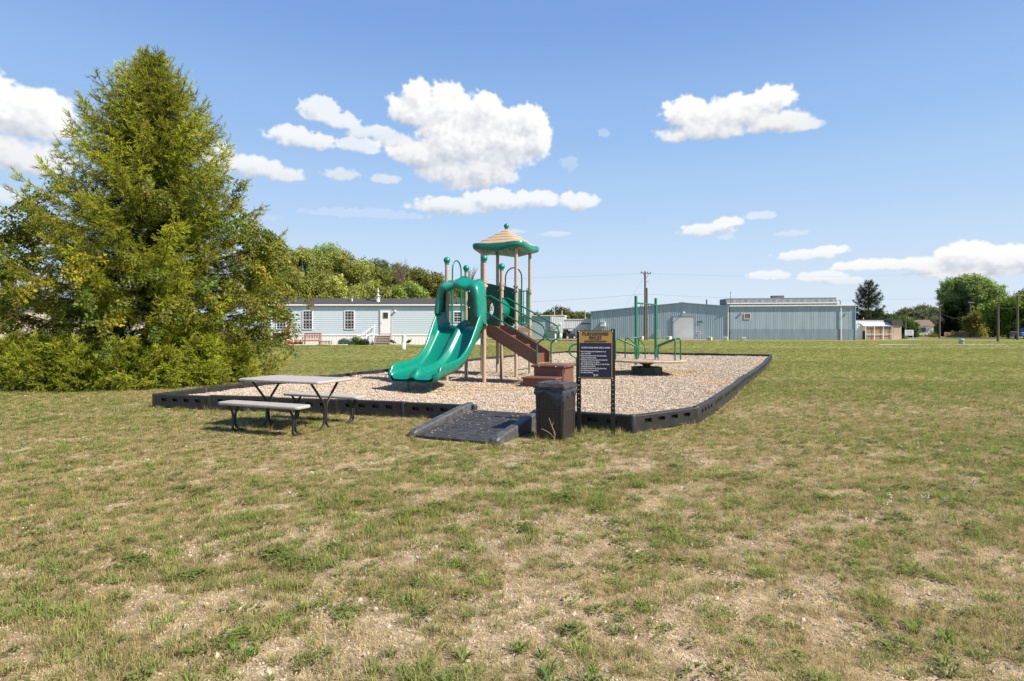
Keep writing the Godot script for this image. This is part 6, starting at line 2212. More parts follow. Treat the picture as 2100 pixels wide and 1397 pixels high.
	cols[0].append(cols3[0])
	put("trunk", fin(wood, M.bark_spruce), root)
	put("twigs", fin(twigs, M.twig), root).set_meta("kind", "stuff")
	for k in 2:
		var nd := 24
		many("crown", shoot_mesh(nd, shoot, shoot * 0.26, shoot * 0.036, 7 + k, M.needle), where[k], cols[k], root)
	print(called, " shoots ", where[0].size() + where[1].size())

func saplings() -> void: # young growth in the skirt of the big tree
	var spots := [[-12.9, 15.2, 1.25], [-12.1, 14.6, 1.05], [-11.3, 14.35, 1.35], [-10.4, 14.3, 1.1], [-9.6, 14.5, 1.2], [-8.9, 14.9, 1.0], [-8.2, 15.6, 1.25], [-13.7, 15.9, 1.1], [-7.7, 16.5, 0.95]]
	var say := ["young spruce at the left end of the tree's skirt", "low young spruce second from the left under the big spruce", "tallest young spruce under the middle of the big spruce", "young spruce left of the picnic table's far corner", "young spruce behind the left end of the picnic table", "small young spruce behind the tabletop's left corner", "young spruce behind the chip bed's left edge", "young spruce in the shade at the far left under the big spruce", "smallest young spruce at the right end of the tree's skirt"]
	for i in spots.size():
		var t: float = spots[i][2]
		conifer("young_spruce", say[i], Vector3(spots[i][0], 0, -spots[i][1]), [Vector2(0.0, 0.62 * t), Vector2(0.3 * t, 0.66 * t), Vector2(0.7 * t, 0.40 * t), Vector2(t, 0.08)], 0.14, 7, 0.24, 0.11, [Color(0.22, 0.32, 0.04), Color(0.60, 0.66, 0.075), Color(0.50, 0.50, 0.12)], 60 + i, 0.0, 0.04, 0.1, "young spruces under the big spruce")

func build_spruce() -> void:
	var prof := [Vector2(0.0, 3.3), Vector2(0.6, 4.1), Vector2(1.6, 4.35), Vector2(3.0, 4.3), Vector2(4.2, 3.7), Vector2(5.2, 3.05), Vector2(6.3, 2.5), Vector2(7.3, 1.9), Vector2(8.3, 1.30), Vector2(9.0, 0.74), Vector2(9.5, 0.4), Vector2(10.0, 0.14)]
	conifer("spruce_tree", "huge bushy yellow-green spruce filling the left side behind the picnic table", Vector3(-11.05, 0, -18.0), prof, 0.36, 9, 0.52, 0.125, [Color(0.085, 0.155, 0.024), Color(0.62, 0.66, 0.07), Color(0.40, 0.32, 0.12)], 3)
	saplings()
	# a leafy climber sprawls over its right flank and lower left
	var root := thing("climbing_vine", "leafy climbing vine with yellowing leaves sprawling over the big spruce", "vine", Vector3(-11.05, 0, -18.0))
	var lm := leaf_clump(9, 0.10, 0.085, 77, M.leaf)
	var g := RandomNumberGenerator.new()
	g.seed = 15
	var where := []
	var cols := PackedColorArray()
	var stems := mk()
	# strands: start angle (0 = +x, PI/2 = towards the camera), height, count
	for spec in [[0.15, 3.0, 44, 0.40, 1.2], [0.5, 1.6, 30, 0.35, 0.9], [0.0, 4.4, 16, 0.4, 0.6], [2.6, 3.9, 34, 0.4, 0.8], [2.95, 2.4, 46, 0.4, 1.1], [1.35, 2.6, 9, 0.15, 0.6], [1.1, 2.0, 7, 0.2, 0.5]]:
		for k in spec[2]:
			var ang: float = spec[0] + g.randfn() * spec[3]
			var y: float = clampf(spec[1] + g.randfn() * spec[4], 0.4, 7.0)
			var r := interp(prof, y) * g.randf_range(0.64, 0.86)
			var p := Vector3(cos(ang) * r, y, sin(ang) * r)
			var d := (Vector3(cos(ang), g.randf_range(0.2, 1.0), sin(ang)) + Vector3(g.randf_range(-0.7, 0.7), 0, g.randf_range(-0.7, 0.7))).normalized()
			var pts := [p]
			var hue := g.randf()
			var base := Color(0.13, 0.21, 0.035).lerp(Color(0.25, 0.26, 0.045), hue)
			if g.randf() < 0.10:
				base = Color(0.36, 0.33, 0.04)
			var n := g.randi_range(7, 14)
			for i in n:
				d = (d + Vector3(g.randf_range(-0.2, 0.2), -0.14, g.randf_range(-0.2, 0.2))).normalized()
				p += d * 0.095
				pts.append(p)
				for w in 2:
					where.append(Transform3D(Basis(Vector3(g.randf_range(-1, 1), g.randf_range(-1, 1), g.randf_range(-1, 1)).normalized(), g.randf() * TAU).scaled(Vector3.ONE * g.randf_range(0.7, 1.25)), p + Vector3(g.randf_range(-0.07, 0.07), g.randf_range(-0.07, 0.05), g.randf_range(-0.07, 0.07))))
					var c := base * g.randf_range(0.75, 1.3)
					if g.randf() < 0.015 + 0.05 * float(spec[0] < 0.6):
						c = Color(0.34, 0.20, 0.07)
					cols.append(c)
			tube(stems, pts, 0.006, 4, false)
	put("stems", fin(stems, M.twig), root)
	many("leaves", lm, where, cols, root)

func build_trees() -> void:
	var green := Color(0.225, 0.295, 0.066)
	var oliv := Color(0.30, 0.325, 0.082)
	# the belt behind the mobile home
	var specs := [[585, 512, 84, 5.2, green, "tall leafy tree at the left end of the belt behind the mobile home"], [625, 506, 80, 4.6, oliv, "yellow-green tree second from the left behind the mobile home"], [662, 500, 86, 4.8, green, "tallest tree of the belt behind the mobile home"], [700, 520, 78, 4.4, oliv * 0.95, "rounded tree behind the home's second window"], [738, 536, 82, 4.4, oliv, "low yellow-green tree behind the home's chimney pipe"], [775, 538, 88, 4.8, Color(0.15, 0.18, 0.05), "dull green tree right of the chimney pipe behind the home"], [812, 545, 92, 5.0, Color(0.20, 0.195, 0.06), "olive tree behind the door of the mobile home"], [848, 552, 84, 4.4, Color(0.20, 0.205, 0.06), "olive tree left of the slide hood behind the home"], [882, 568, 86, 4.2, Color(0.21, 0.21, 0.06), "lowest tree at the right end of the belt, beside the slide hood"], [600, 560, 72, 3.6, oliv * 1.1, "bushy undergrowth tree at the left end above the home's roof"], [690, 572, 70, 3.2, oliv * 1.2, "light green bushy tree low above the home's roof"], [760, 580, 70, 3.2, oliv * 1.2, "pale bushy tree low behind the chimney pipe"], [840, 585, 72, 3.2, green * 1.1, "bushy tree low behind the right part of the home"], [560, 540, 90, 5.0, green, "leafy tree showing between the spruce and the belt"], [925, 580, 92, 4.2, oliv, "small tree behind the slide hood"], [968, 592, 96, 3.8, green, "small tree behind the crawl tube panels"]]
	var i := 0
	for s in specs:
		var d: float = s[2]
		broadleaf(s[5], Vector3((s[0] - 1050.0) / 1200.0 * d, 0.1, -d), 1.5 + (676.0 - s[1]) / 1200.0 * d, s[3], s[4], 100 + i, 11, 0.12, 0.75, "trees behind the mobile home", "broadleaf_tree", 0.9, 0.08)
		i += 1
	# bare trees in the belt
	for b in [[822, 532, 80.0, 41, "leafless grey tree rising from the belt behind the mobile home"], [968, 538, 90.0, 42, "thin leafless tree between the slide hood and the tan posts"]]:
		var d: float = b[2]
		var root := thing("bare_tree", b[4], "tree", Vector3((b[0] - 1050.0) / 1200.0 * d, 0, -d))
		var g := RandomNumberGenerator.new()
		g.seed = b[3]
		var s := mk()
		var tall: float = 1.5 + (676.0 - b[1]) / 1200.0 * d
		tube(s, [Vector3.ZERO, Vector3(0.1, tall * 0.5, 0), Vector3(0, tall * 0.8, 0)], [0.2, 0.12, 0.04], 7)
		put("trunk", fin(s, M.bark), root)
		var tw := mk()
		for k in 34:
			var y: float = tall * g.randf_range(0.45, 0.8)
			var a := g.randf() * TAU
			var l: float = tall * g.randf_range(0.12, 0.26)
			var p := Vector3(0, y, 0)
			var q: Vector3 = p + Vector3(cos(a) * 0.5, 0.95, sin(a) * 0.5).normalized() * l
			tube(tw, [p, p.lerp(q, 0.5) + Vector3(0, 0.1, 0), q], [0.05, 0.03, 0.008], 5, false)
			for j in 5:
				var u := p.lerp(q, g.randf_range(0.3, 0.9))
				tube(tw, [u, u + Vector3(g.randf_range(-1, 1), 1.1, g.randf_range(-1, 1)).normalized() * l * 0.4], [0.018, 0.005], 4, false)
		put("branches", fin(tw, M.bark), root)
	# distant trees
	var far := [[1150, 640, 150, 6.0, Color(0.155, 0.171, 0.062), "distant olive tree above the white workshop"], [1185, 646, 150, 5.0, Color(0.124, 0.155, 0.054), "distant low tree right above the white workshop"], [1125, 644, 155, 5.0, Color(0.139, 0.171, 0.054), "distant low tree left above the white workshop"], [1205, 650, 150, 3.5, Color(0.093, 0.139, 0.046), "small distant tree at the left corner of the gabled shed"], [1846, 652, 150, 4.0, Color(0.155, 0.202, 0.054), "light green tree right of the small shop"], [1856, 660, 112, 2.6, Color(0.085, 0.155, 0.031), "dense round green tree behind the white sign"], [1885, 634, 190, 8.0, Color(0.171, 0.186, 0.093), "wide grey-green tree behind the brown-roofed house"], [1915, 640, 185, 7.0, Color(0.155, 0.186, 0.093), "grey-green tree left of the big maple"], [1918, 655, 175, 4.0, Color(0.202, 0.217, 0.139), "silvery tree right of the brown-roofed house"], [2004, 642, 108, 1.9, Color(0.25, 0.235, 0.05), "small tree turning orange in front of the big maple"], [2030, 640, 112, 4.0, Color(0.178, 0.232, 0.031), "yellow-green tree right of the orange one"], [2068, 616, 100, 4.2, Color(0.155, 0.232, 0.031), "bright green tree behind the verge pole"], [2102, 606, 96, 4.4, Color(0.155, 0.232, 0.039), "bright green tree at the right edge of the view"], [2140, 590, 96, 5.0, Color(0.093, 0.139, 0.039), "dark tree just outside the right edge"], [1828, 652, 130, 4.0, Color(0.093, 0.132, 0.031), "rounded dark green tree just right of the far spruce"], [1795, 648, 128, 5.0, Color(0.078, 0.116, 0.031), "dark broad tree below the far spruce"]]
	i = 0
	for s in far:
		var d: float = s[2]
		broadleaf(s[5], Vector3((s[0] - 1050.0) / 1200.0 * d, 0.0, -d), 1.5 + (676.0 - s[1]) / 1200.0 * d, s[3], s[4], 200 + i, 12, 0.10, 0.7, "distant trees on the right", "broadleaf_tree", 1.3, 0.25)
		i += 1
	broadleaf("big round-crowned maple standing above the right-hand poles", Vector3(101.5, 0, -130.0), 13.4, 5.9, Color(0.24, 0.33, 0.10), 300, 30, 0.32, 0.75, "", "maple_tree", 1.1, 0.12)
	conifer("far_spruce", "tall sparse dark spruce behind the right end of the blue shed", Vector3(67.0, 0, -110.0), [Vector2(0.0, 4.2), Vector2(2.5, 4.1), Vector2(4.0, 3.1), Vector2(6.0, 2.6), Vector2(8.0, 1.9), Vector2(9.6, 0.8), Vector2(10.6, 0.2)], 0.92, 6, 0.7, 0.42, [Color(0.04, 0.065, 0.03), Color(0.075, 0.105, 0.045), Color(0.08, 0.08, 0.04)], 9, 0.12, 0.20, 0.45)
	conifer("far_pine", "dark evergreen on the left side of the big maple", Vector3(96.5, 0, -126.0), [Vector2(0.0, 4.8), Vector2(3.0, 4.2), Vector2(5.0, 3.0), Vector2(7.2, 0.6)], 0.8, 7, 1.1, 0.6, [Color(0.02, 0.035, 0.015), Color(0.03, 0.05, 0.02), Color(0.04, 0.05, 0.02)], 12, 0.1, 0.1)
	for sh in [[1846, 696, 92.0, 0.9, Color(0.06, 0.07, 0.025), "low dark shrub at the corner of the small shop"], [1973, 690, 118.0, 1.5, Color(0.22, 0.22, 0.09), "pale golden shrub before the fence"], [1914, 692, 112.0, 1.1, Color(0.22, 0.20, 0.03), "low yellow shrub left of the yellow sign"], [1905, 688, 122.0, 2.4, Color(0.035, 0.045, 0.025), "dark low hedge before the brown-roofed house"]]:
		var d: float = sh[2]
		var b := thing("shrub", sh[5], "shrub", Vector3((sh[0] - 1050.0) / 1200.0 * d, 0, -d))
		bush(b, sh[3], 0.02, sh[4], int(d), 0.7)

# ---------------------------------------------------------------- the ground and what grows on it
func spaced(lo: float, hi: float, near: float, step: float, grow: float) -> Array: # fine within `near` of zero, then ever coarser
	var p := []
	var x := 0.0
	var st := step
	while x < hi:
		p.append(x)
		if x >= near:
			st *= grow
		x += st
	p.append(hi)
	var q := []
	x = -step
	st = step
	while x > lo:
		q.append(x)
		if -x >= near:
			st *= grow
		x -= st
	q.append(lo)
	q.reverse()
	return q + p

func soil_color(x: float, z: float) -> Color:
	var b := bare_at(x, z)
	var g := green_at(x, z)
	var d := -z
	var soil := Color(0.25, 0.19, 0.115).lerp(Color(0.385, 0.31, 0.22), b)
	var thatch := Color(0.285, 0.235, 0.105).lerp(Color(0.195, 0.215, 0.058), g)
	var turf := smoothstep(6.0, 26.0, d)
	var c := soil.lerp(thatch, lerpf(0.30 * (1.0 - b), 0.95 - 0.45 * b, turf))
	return c * 1.75 * (0.95 + 0.22 * noise_c.get_noise_2d(x * 0.8 + 300.0, z * 2.0))

func build_ground() -> void:
	var xs := spaced(-500.0, 500.0, 9.0, 0.17, 1.075)
	var ds := spaced(-12.0, 900.0, 15.0, 0.17, 1.055)
	var v := PackedVector3Array()
	var n := PackedVector3Array()
	var c := PackedColorArray()
	var idx := PackedInt32Array()
	for d in ds:
		for x in xs:
			var y := gh(x, -d)
			v.append(Vector3(x, y, -d))
			n.append(Vector3((gh(x - 0.1, -d) - gh(x + 0.1, -d)) / 0.2, 1.0, (gh(x, -d - 0.1) - gh(x, -d + 0.1)) / 0.2).normalized())
			c.append(soil_color(x, -d))
	var w := xs.size()
	for j in ds.size() - 1:
		for i in w - 1:
			var a := j * w + i
			idx.append_array([a, a + w, a + w + 1, a, a + w + 1, a + 1])
	var arr := []
	arr.resize(Mesh.ARRAY_MAX)
	arr[Mesh.ARRAY_VERTEX] = v
	arr[Mesh.ARRAY_NORMAL] = n
	arr[Mesh.ARRAY_COLOR] = c
	arr[Mesh.ARRAY_INDEX] = idx
	var m := ArrayMesh.new()
	m.add_surface_from_arrays(Mesh.PRIMITIVE_TRIANGLES, arr)
	m.surface_set_material(0, M.ground)
	structure("ground", m)
	# drives and roads are sheets just above the grass
	var road := mk()
	for seg in [[Vector2(-30, 74), Vector2(14, 80), 5.0], [Vector2(14, 80), Vector2(60, 79.5), 0.0]]:
		if seg[2] <= 0.0:
			continue
		strip(road, seg[0], seg[1], seg[2], 0.10)
	structure("gravel_drive", fin(road, M.gravel_road))
	var st := mk()
	strip(st, Vector2(62, 97), Vector2(160, 84), 7.0, 0.03)
	structure("road", fin(st, M.asphalt))
	var pa := mk()
	strip(pa, Vector2(36, 57.5), Vector2(49, 57.0), 0.7, 0.03)
	strip(pa, Vector2(52.5, 86.0), Vector2(60.5, 87.0), 1.6, 0.03)
	structure("path", fin(pa, M.concrete))
	var pad := mk()
	strip(pad, Vector2(24.8, 86.2), Vector2(28.6, 85.2), 2.4, 0.06)
	structure("door_apron", fin(pad, M.concrete))

func strip(s: SurfaceTool, a: Vector2, b: Vector2, w: float, lift: float) -> void:
	var n := maxi(2, int(a.distance_to(b) / 2.0))
	var dir := (b - a).normalized()
	var side := Vector2(-dir.y, dir.x) * w / 2
	for i in n:
		var p := a.lerp(b, float(i) / n)
		var q := a.lerp(b, float(i + 1) / n)
		var c := [p - side, q - side, q + side, p + side]
		var v := []
		for k in c:
			v.append(Vector3(k.x, gh(k.x, -k.y) + lift, -k.y))
		quado(s, v[0], v[1], v[2], v[3], (v[0] + v[2]) / 2 - Vector3(0, 1, 0))

func blade_tuft(n: int, rad: float, lo: float, hi: float, wide: float, flat: float, sd: int, m: Material) -> ArrayMesh:
	var r := RandomNumberGenerator.new()
	r.seed = sd
	var v := PackedVector3Array()
	var nn := PackedVector3Array()
	var cc := PackedColorArray()
	for i in n:
		var a := r.randf() * TAU
		var o := Vector3(cos(a), 0, sin(a)) * rad * sqrt(r.randf())
		var b := a + r.randf_range(-1.2, 1.2)
		var out := Vector3(cos(b), 0, sin(b))
		var l := r.randf_range(lo, hi)
		var lean := clampf(flat + r.randf_range(-0.3, 0.3), 0.05, 1.35)
		var side := Vector3(-sin(b), 0, cos(b)) * wide * r.randf_range(0.7, 1.3)
		var p0 := o - Vector3(0, 0.004, 0)
		var p1 := o + out * sin(lean * 0.6) * l * 0.45 + Vector3(0, cos(lean * 0.6) * l * 0.45, 0)
		var p2 := p1 + out * sin(lean * 1.25) * l * 0.55 + Vector3(0, cos(lean * 1.25) * l * 0.55, 0)
		p2.y = maxf(p2.y, 0.006)
		var tone := r.randf_range(0.55, 1.38)
		var tip := tone * 1.15
		for f in [[p0 - side, p0 + side, p1 + side * 0.8], [p0 - side, p1 + side * 0.8, p1 - side * 0.8], [p1 - side * 0.8, p1 + side * 0.8, p2]]:
			var face: Vector3 = (f[0] - f[2]).cross(f[0] - f[1]).normalized()
			if face.y < 0.0:
				face = -face
				f = [f[0], f[2], f[1]]
			for q in f:
				v.append(q)
				nn.append((face + Vector3(0, 0.45, 0)).normalized())
				var t := tip if q == p2 else tone
				cc.append(Color(t, t, t))
	var arr := []
	arr.resize(Mesh.ARRAY_MAX)
	arr[Mesh.ARRAY_VERTEX] = v
	arr[Mesh.ARRAY_NORMAL] = nn
	arr[Mesh.ARRAY_COLOR] = cc
	var out2 := ArrayMesh.new()
	out2.add_surface_from_arrays(Mesh.PRIMITIVE_TRIANGLES, arr)
	out2.surface_set_material(0, m)
	return out2

func forb(n: int, rad: float, sd: int, m: Material) -> ArrayMesh: # small broad leaves close to the ground
	var r := RandomNumberGenerator.new()
	r.seed = sd
	var v := PackedVector3Array()
	var nn := PackedVector3Array()
	var cc := PackedColorArray()
	for i in n:
		var a := r.randf() * TAU
		var d := Vector3(cos(a), r.randf_range(0.1, 0.7), sin(a)).normalized()
		var o := Vector3(cos(a), 0, sin(a)) * rad * sqrt(r.randf()) * 0.6 + Vector3(0, r.randf_range(0.005, 0.05), 0)
		var l := rad * r.randf_range(0.35, 0.65)
		var side := Vector3(-sin(a), 0, cos(a)) * l * 0.25
		var up := Vector3(0, l * 0.12, 0)
		var tone := r.randf_range(0.7, 1.3)
		var order := [o, o + d * l * 0.5 + side + up, o + d * l, o, o + d * l, o + d * l * 0.5 - side + up]
		if (order[0] - order[2]).cross(order[0] - order[1]).y < 0.0:
			order = [order[0], order[2], order[1], order[3], order[5], order[4]]
		for q in order:
			v.append(q)
			nn.append(Vector3(0, 1, 0))
			cc.append(Color(tone, tone, tone))
	var arr := []
	arr.resize(Mesh.ARRAY_MAX)
	arr[Mesh.ARRAY_VERTEX] = v
	arr[Mesh.ARRAY_NORMAL] = nn
	arr[Mesh.ARRAY_COLOR] = cc
	var out2 := ArrayMesh.new()
	out2.add_surface_from_arrays(Mesh.PRIMITIVE_TRIANGLES, arr)
	out2.surface_set_material(0, m)
	return out2

func stone_mesh(sd: int, m: Material) -> ArrayMesh:
	var r := RandomNumberGenerator.new()
	r.seed = sd
	var s := mk(-1)
	var pts := []
	var phi := (1.0 + sqrt(5.0)) / 2.0
	for p in [[-1, phi, 0], [1, phi, 0], [-1, -phi, 0], [1, -phi, 0], [0, -1, phi], [0, 1, phi], [0, -1, -phi], [0, 1, -phi], [phi, 0, -1], [phi, 0, 1], [-phi, 0, -1], [-phi, 0, 1]]:
		pts.append(Vector3(p[0], p[1], p[2]).normalized() * r.randf_range(0.75, 1.2) * Vector3(1.0, 0.65, 0.8))
	for f in [[0, 11, 5], [0, 5, 1], [0, 1, 7], [0, 7, 10], [0, 10, 11], [1, 5, 9], [5, 11, 4], [11, 10, 2], [10, 7, 6], [7, 1, 8], [3, 9, 4], [3, 4, 2], [3, 2, 6], [3, 6, 8], [3, 8, 9], [4, 9, 5], [2, 4, 11], [6, 2, 10], [8, 6, 7], [9, 8, 1]]:
		trio(s, pts[f[0]], pts[f[1]], pts[f[2]], Vector3.ZERO)
	return fin(s, m)

func blocked(x: float, d: float) -> bool:
	if d > 8.2 and d < 34.5 and x > -7.3 and x < 13.4 and Geometry2D.is_point_in_polygon(Vector2(x, d), bed_wide):
		return true
	# the ramp
	var q := Vector2(x + 0.825, d - 7.835)
	var ux := Vector2(0.902, -0.433)
	var vz := Vector2(0.433, 0.902)
	if absf(q.dot(ux)) < 0.74 and q.dot(vz) > -0.03 and q.dot(vz) < 1.9:
		return true
	if Vector2(x - 0.606, d - 8.11).length() < 0.21:
		return true
	return false

func build_grass() -> void:
	var kinds := [
		blade_tuft(20, 0.045, 0.035, 0.085, 0.0016, 0.95, 1, M.grass),  # dry, sprawling
		blade_tuft(22, 0.035, 0.045, 0.10, 0.0018, 0.55, 2, M.grass),   # fine green
		blade_tuft(16, 0.030, 0.05, 0.115, 0.0034, 0.85, 3, M.grass),   # coarse crab grass
		forb(26, 0.055, 4, M.grass),                                    # clover and creeping weeds
		blade_tuft(26, 0.07, 0.04, 0.11, 0.0013, 1.28, 6, M.grass),     # dead stalks lying flat
	]
	var where := [[], [], [], [], []]
	var cols := [PackedColorArray(), PackedColorArray(), PackedColorArray(), PackedColorArray(), PackedColorArray()]
	var straw := Color(0.54, 0.43, 0.225)
	var dry := Color(0.37, 0.315, 0.13)
	var green := Color(0.245, 0.285, 0.07)
	var lush := Color(0.18, 0.27, 0.056)
	var bands := [[1.2, 6.0, 0.032], [6.0, 10.0, 0.042], [10.0, 17.0, 0.068], [17.0, 28.0, 0.125], [28.0, 46.0, 0.22], [46.0, 75.0, 0.42]]
	var g := RandomNumberGenerator.new()
	g.seed = 2024
	for b in bands:
		var st: float = b[2]
		var d: float = b[0]
		while d < b[1]:
			var half := 0.93 * d + 1.8
			var x := -half
			while x < half:
				var px := x + g.randf_range(-st, st) * 0.7
				var pd := d + g.randf_range(-st, st) * 0.7
				x += st
				if pd > 7.0 and blocked(px, pd):
					continue
				var br := bare_at(px, -pd)
				var thin := g.randf() < 0.12 + br * 0.80 * (1.0 - 0.35 * smoothstep(10.0, 25.0, pd))
				if thin and g.randf() < 0.72:
					continue
				var gr := green_at(px, -pd)
				if pd < 20.0 and px < -7.0 and Vector2(px + 11.05, pd - 18.0).length() < 3.2:
					continue
				var k := 0
				var c: Color
				var roll := g.randf()
				var patch := noise_b.get_noise_2d(px * 2.6 + 11.0, pd * 2.6)
				if thin: # only dead stalks lie on the bare soil
					k = 4
					c = straw * g.randf_range(0.7, 1.15)
				elif roll < lerpf(0.42, 0.10, gr):
					k = 0
					c = straw.lerp(dry, g.randf())
				elif roll < lerpf(0.62, 0.20, gr):
					k = 4
					c = straw * g.randf_range(0.75, 1.1)
				elif patch > 0.25 and roll < 0.90:
					k = 3
					c = lush.lerp(green, g.randf()) * 0.9
				elif patch < -0.25:
					k = 2
					c = green.lerp(lush, g.randf())
				else:
					k = 1
					c = dry.lerp(green, clampf(gr * 0.9 + g.randf_range(-0.2, 0.5), 0, 1))
				var far := 1.0 + 0.035 * maxf(0.0, pd - 8.0)
				if pd > 28.0:
					far *= 1.15
				var size := g.randf_range(0.5, 1.0) * lerpf(0.8, 1.08, gr)
				var basis := Basis(Vector3.UP, g.randf() * TAU) * Basis(Vector3.RIGHT, g.randf_range(-0.15, 0.15))
				where[k].append(Transform3D(basis.scaled(Vector3(size * far * 1.1, size * 0.85 * minf(far, 1.25) * (0.85 if pd > 17.0 else 1.0), size * far * 1.1)), Vector3(px, gh(px, -pd), -pd)))
				cols[k].append(c * g.randf_range(0.72, 1.30))
			d += st
	var names := ["grass", "grass", "grass", "ground_cover", "dry_grass"]
	var total := 0
	for k in 5:
		many(names[k], kinds[k], where[k], cols[k], self)
		total += where[k].size()
	print("tufts ", total)
	# gravel and grit where the turf is thin
	var stones := [stone_mesh(3, M.stone), stone_mesh(4, M.stone), stone_mesh(5, M.stone)]
	var sw := [[], [], []]
	var sc := [PackedColorArray(), PackedColorArray(), PackedColorArray()]
	for b in [[1.3, 5.0, 0.025], [5.0, 8.5, 0.038], [8.5, 14.0, 0.07]]:
		var st: float = b[2]
		var d: float = b[0]
		while d < b[1]:
			var half := 0.93 * d + 1.2
			var x := -half
			while x < half:
				var px := x + g.randf_range(-st, st) * 0.8
				var pd := d + g.randf_range(-st, st) * 0.8
				x += st
				var br := bare_at(px, -pd)
				if g.randf() > 0.10 + br * 0.95:
					continue
				if pd > 7.0 and blocked(px, pd):
					continue
				var k := g.randi() % 3
				var size := 0.004 + 0.006 * pow(g.randf(), 2.4) + (0.011 * g.randf() if g.randf() < 0.035 else 0.0)
				size *= 1.0 + 0.03 * maxf(0.0, pd - 4.0)
				var ba := Basis(Vector3(g.randf_range(-1, 1), 1, g.randf_range(-1, 1)).normalized(), g.randf() * TAU)
				sw[k].append(Transform3D(ba.scaled(Vector3.ONE * size), Vector3(px, gh(px, -pd) + size * 0.2, -pd)))
				var t := g.randf_range(0.7, 1.15)
				sc[k].append(Color(0.53, 0.445, 0.34).lerp(Color(0.42, 0.375, 0.31), g.randf()) * t)
			d += st
	for k in 3:
		many("gravel", stones[k], sw[k], sc[k], self)
		total += sw[k].size()
	print("with stones ", total)
	# rosettes and taller weeds one can pick out
	var weed := blade_tuft(20, 0.02, 0.05, 0.12, 0.006, 0.95, 21, M.grass)
	var fw := []
	var fc := PackedColorArray()
	for p in [[0.62, 3.05, 1.2], [-0.35, 2.55, 1.5], [0.25, 2.45, 1.6], [0.28, 4.2, 1.0], [-1.9, 4.3, 1.0], [2.1, 3.6, 1.1], [-2.6, 3.4, 1.1], [2.9, 3.2, 1.0], [0.55, 5.4, 0.9], [-0.2, 4.9, 0.9], [1.9, 2.7, 1.3], [-1.2, 2.6, 1.2], [3.1, 4.6, 1.0]]:
		for q in 7:
			var x: float = p[0] + g.randfn() * 0.10 * p[2]
			var d: float = p[1] + g.randfn() * 0.08 * p[2]
			fw.append(Transform3D(Basis(Vector3.UP, g.randf() * TAU).scaled(Vector3.ONE * p[2] * g.randf_range(0.35, 0.7)), Vector3(x, gh(x, -d), -d)))
			fc.append(Color(0.13, 0.22, 0.04) * g.randf_range(0.75, 1.3))
	many("weeds", weed, fw, fc, self)
	# long unmown grass against the border, the bin, the sign posts and the table legs
	var tall := blade_tuft(18, 0.05, 0.09, 0.24, 0.0022, 0.55, 31, M.grass)
	var tw := []
	var tc := PackedColorArray()
	for run in [border_runs()[0], border_runs()[3], border_runs()[4], border_runs()[5], border_runs()[1]]:
		for i in run.size() - 1:
			var m := int(run[i].distance_to(run[i + 1]) * 16.0)
			for k in m:
				var p: Vector2 = run[i].lerp(run[i + 1], (k + g.randf()) / m)
				var away := (p - Vector2(2.2, 19.0)).normalized()
				p += away * g.randf_range(0.07, 0.30)
				if g.randf() < 0.3:
					continue
				tw.append(Transform3D(Basis(Vector3.UP, g.randf() * TAU).scaled(Vector3.ONE * g.randf_range(0.3, 0.75)), Vector3(p.x, gh(p.x, -p.y), -p.y)))
				tc.append((Color(0.40, 0.32, 0.15) if g.randf() < 0.55 else Color(0.15, 0.19, 0.045)) * g.randf_range(0.8, 1.2))
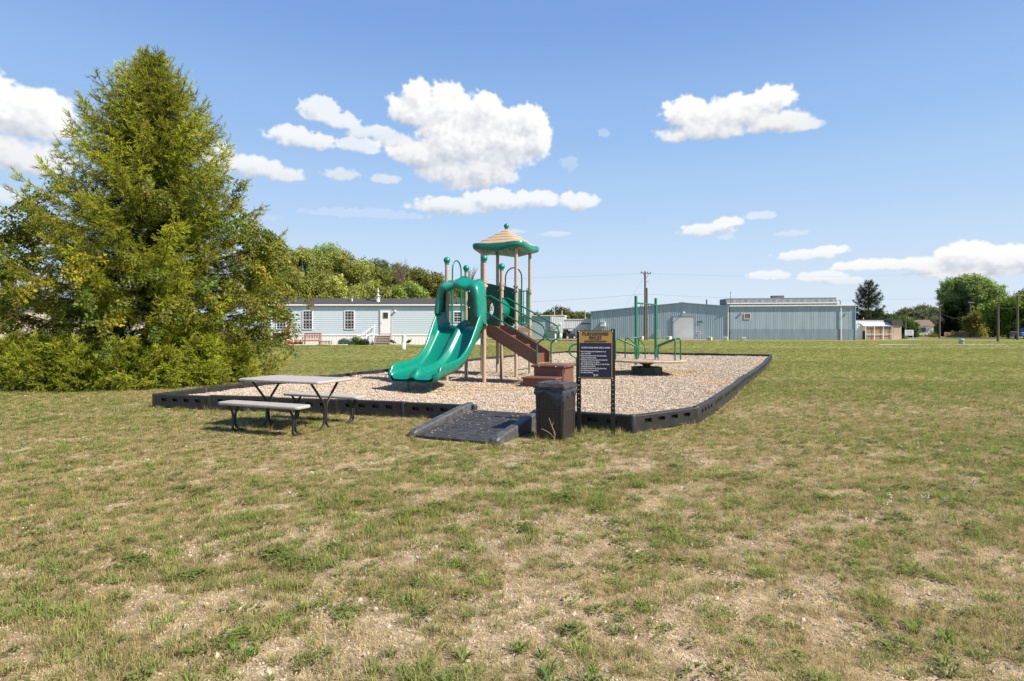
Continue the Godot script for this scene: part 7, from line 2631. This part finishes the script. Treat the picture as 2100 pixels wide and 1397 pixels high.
	for c in [[0.606, 8.0, 0.27, 34], [0.957, 8.36, 0.10, 16], [1.425, 8.24, 0.12, 22], [1.3, 8.35, 0.25, 26], [-2.8, 8.7, 0.3, 16], [-3.85, 9.1, 0.3, 14], [-3.4, 8.3, 0.4, 16], [-0.2, 7.4, 0.12, 10], [-1.5, 8.05, 0.12, 8]]:
		for k in c[3]:
			var an := g.randf() * TAU
			var x: float = c[0] + cos(an) * c[2] * g.randf_range(0.85, 1.25)
			var d: float = c[1] + sin(an) * c[2] * g.randf_range(0.85, 1.25)
			if blocked(x, d):
				continue
			tw.append(Transform3D(Basis(Vector3.UP, g.randf() * TAU).scaled(Vector3.ONE * g.randf_range(0.3, 0.8)), Vector3(x, gh(x, -d), -d)))
			tc.append((Color(0.40, 0.32, 0.15) if g.randf() < 0.6 else Color(0.14, 0.19, 0.045)) * g.randf_range(0.8, 1.2))
	many("long_grass", tall, tw, tc, self)
	# white clover heads
	var head := leaf_clump(12, 0.009, 0.010, 9, M.leaf)
	var cw := []
	var cc := PackedColorArray()
	for c in [[3.3, 5.1, 0.2, 12], [5.1, 7.4, 0.4, 12], [8.2, 14.0, 1.2, 26], [-6.6, 7.2, 0.4, 12], [-7.6, 9.4, 0.5, 14], [9.5, 18.0, 1.6, 26], [-1.9, 5.2, 0.12, 4]]:
		for k in c[3]:
			var x: float = c[0] + g.randfn() * c[2]
			var d: float = c[1] + g.randfn() * c[2] * 0.6
			cw.append(Transform3D(Basis(Vector3.UP, g.randf() * TAU).scaled(Vector3.ONE * g.randf_range(0.7, 1.3) * (1.0 + d * 0.03)), Vector3(x, gh(x, -d) + 0.05, -d)))
			cc.append(Color(0.75, 0.75, 0.68))
	many("clover_flowers", head, cw, cc, self)
	# the dry forked stalk in front of the bin
	var sk := mk()
	var o := Vector3(0.55, 0.0, -7.74)
	tube(sk, curve([o, o + Vector3(0.02, 0.12, 0), o + Vector3(-0.03, 0.24, 0.01), o + Vector3(-0.06, 0.33, 0.0)], 4), 0.0026, 5, false)
	tube(sk, curve([o + Vector3(0.015, 0.06, 0), o + Vector3(-0.06, 0.14, 0.02), o + Vector3(-0.16, 0.19, 0.02)], 4), 0.002, 5, false)
	tube(sk, curve([o + Vector3(0.02, 0.10, 0), o + Vector3(-0.02, 0.20, 0.0), o + Vector3(0.0, 0.28, 0.0)], 4), 0.002, 5, false)
	solo("dry_stalk", fin(sk, M.straw), "dry forked weed stalk in front of the trash bin", "weed")
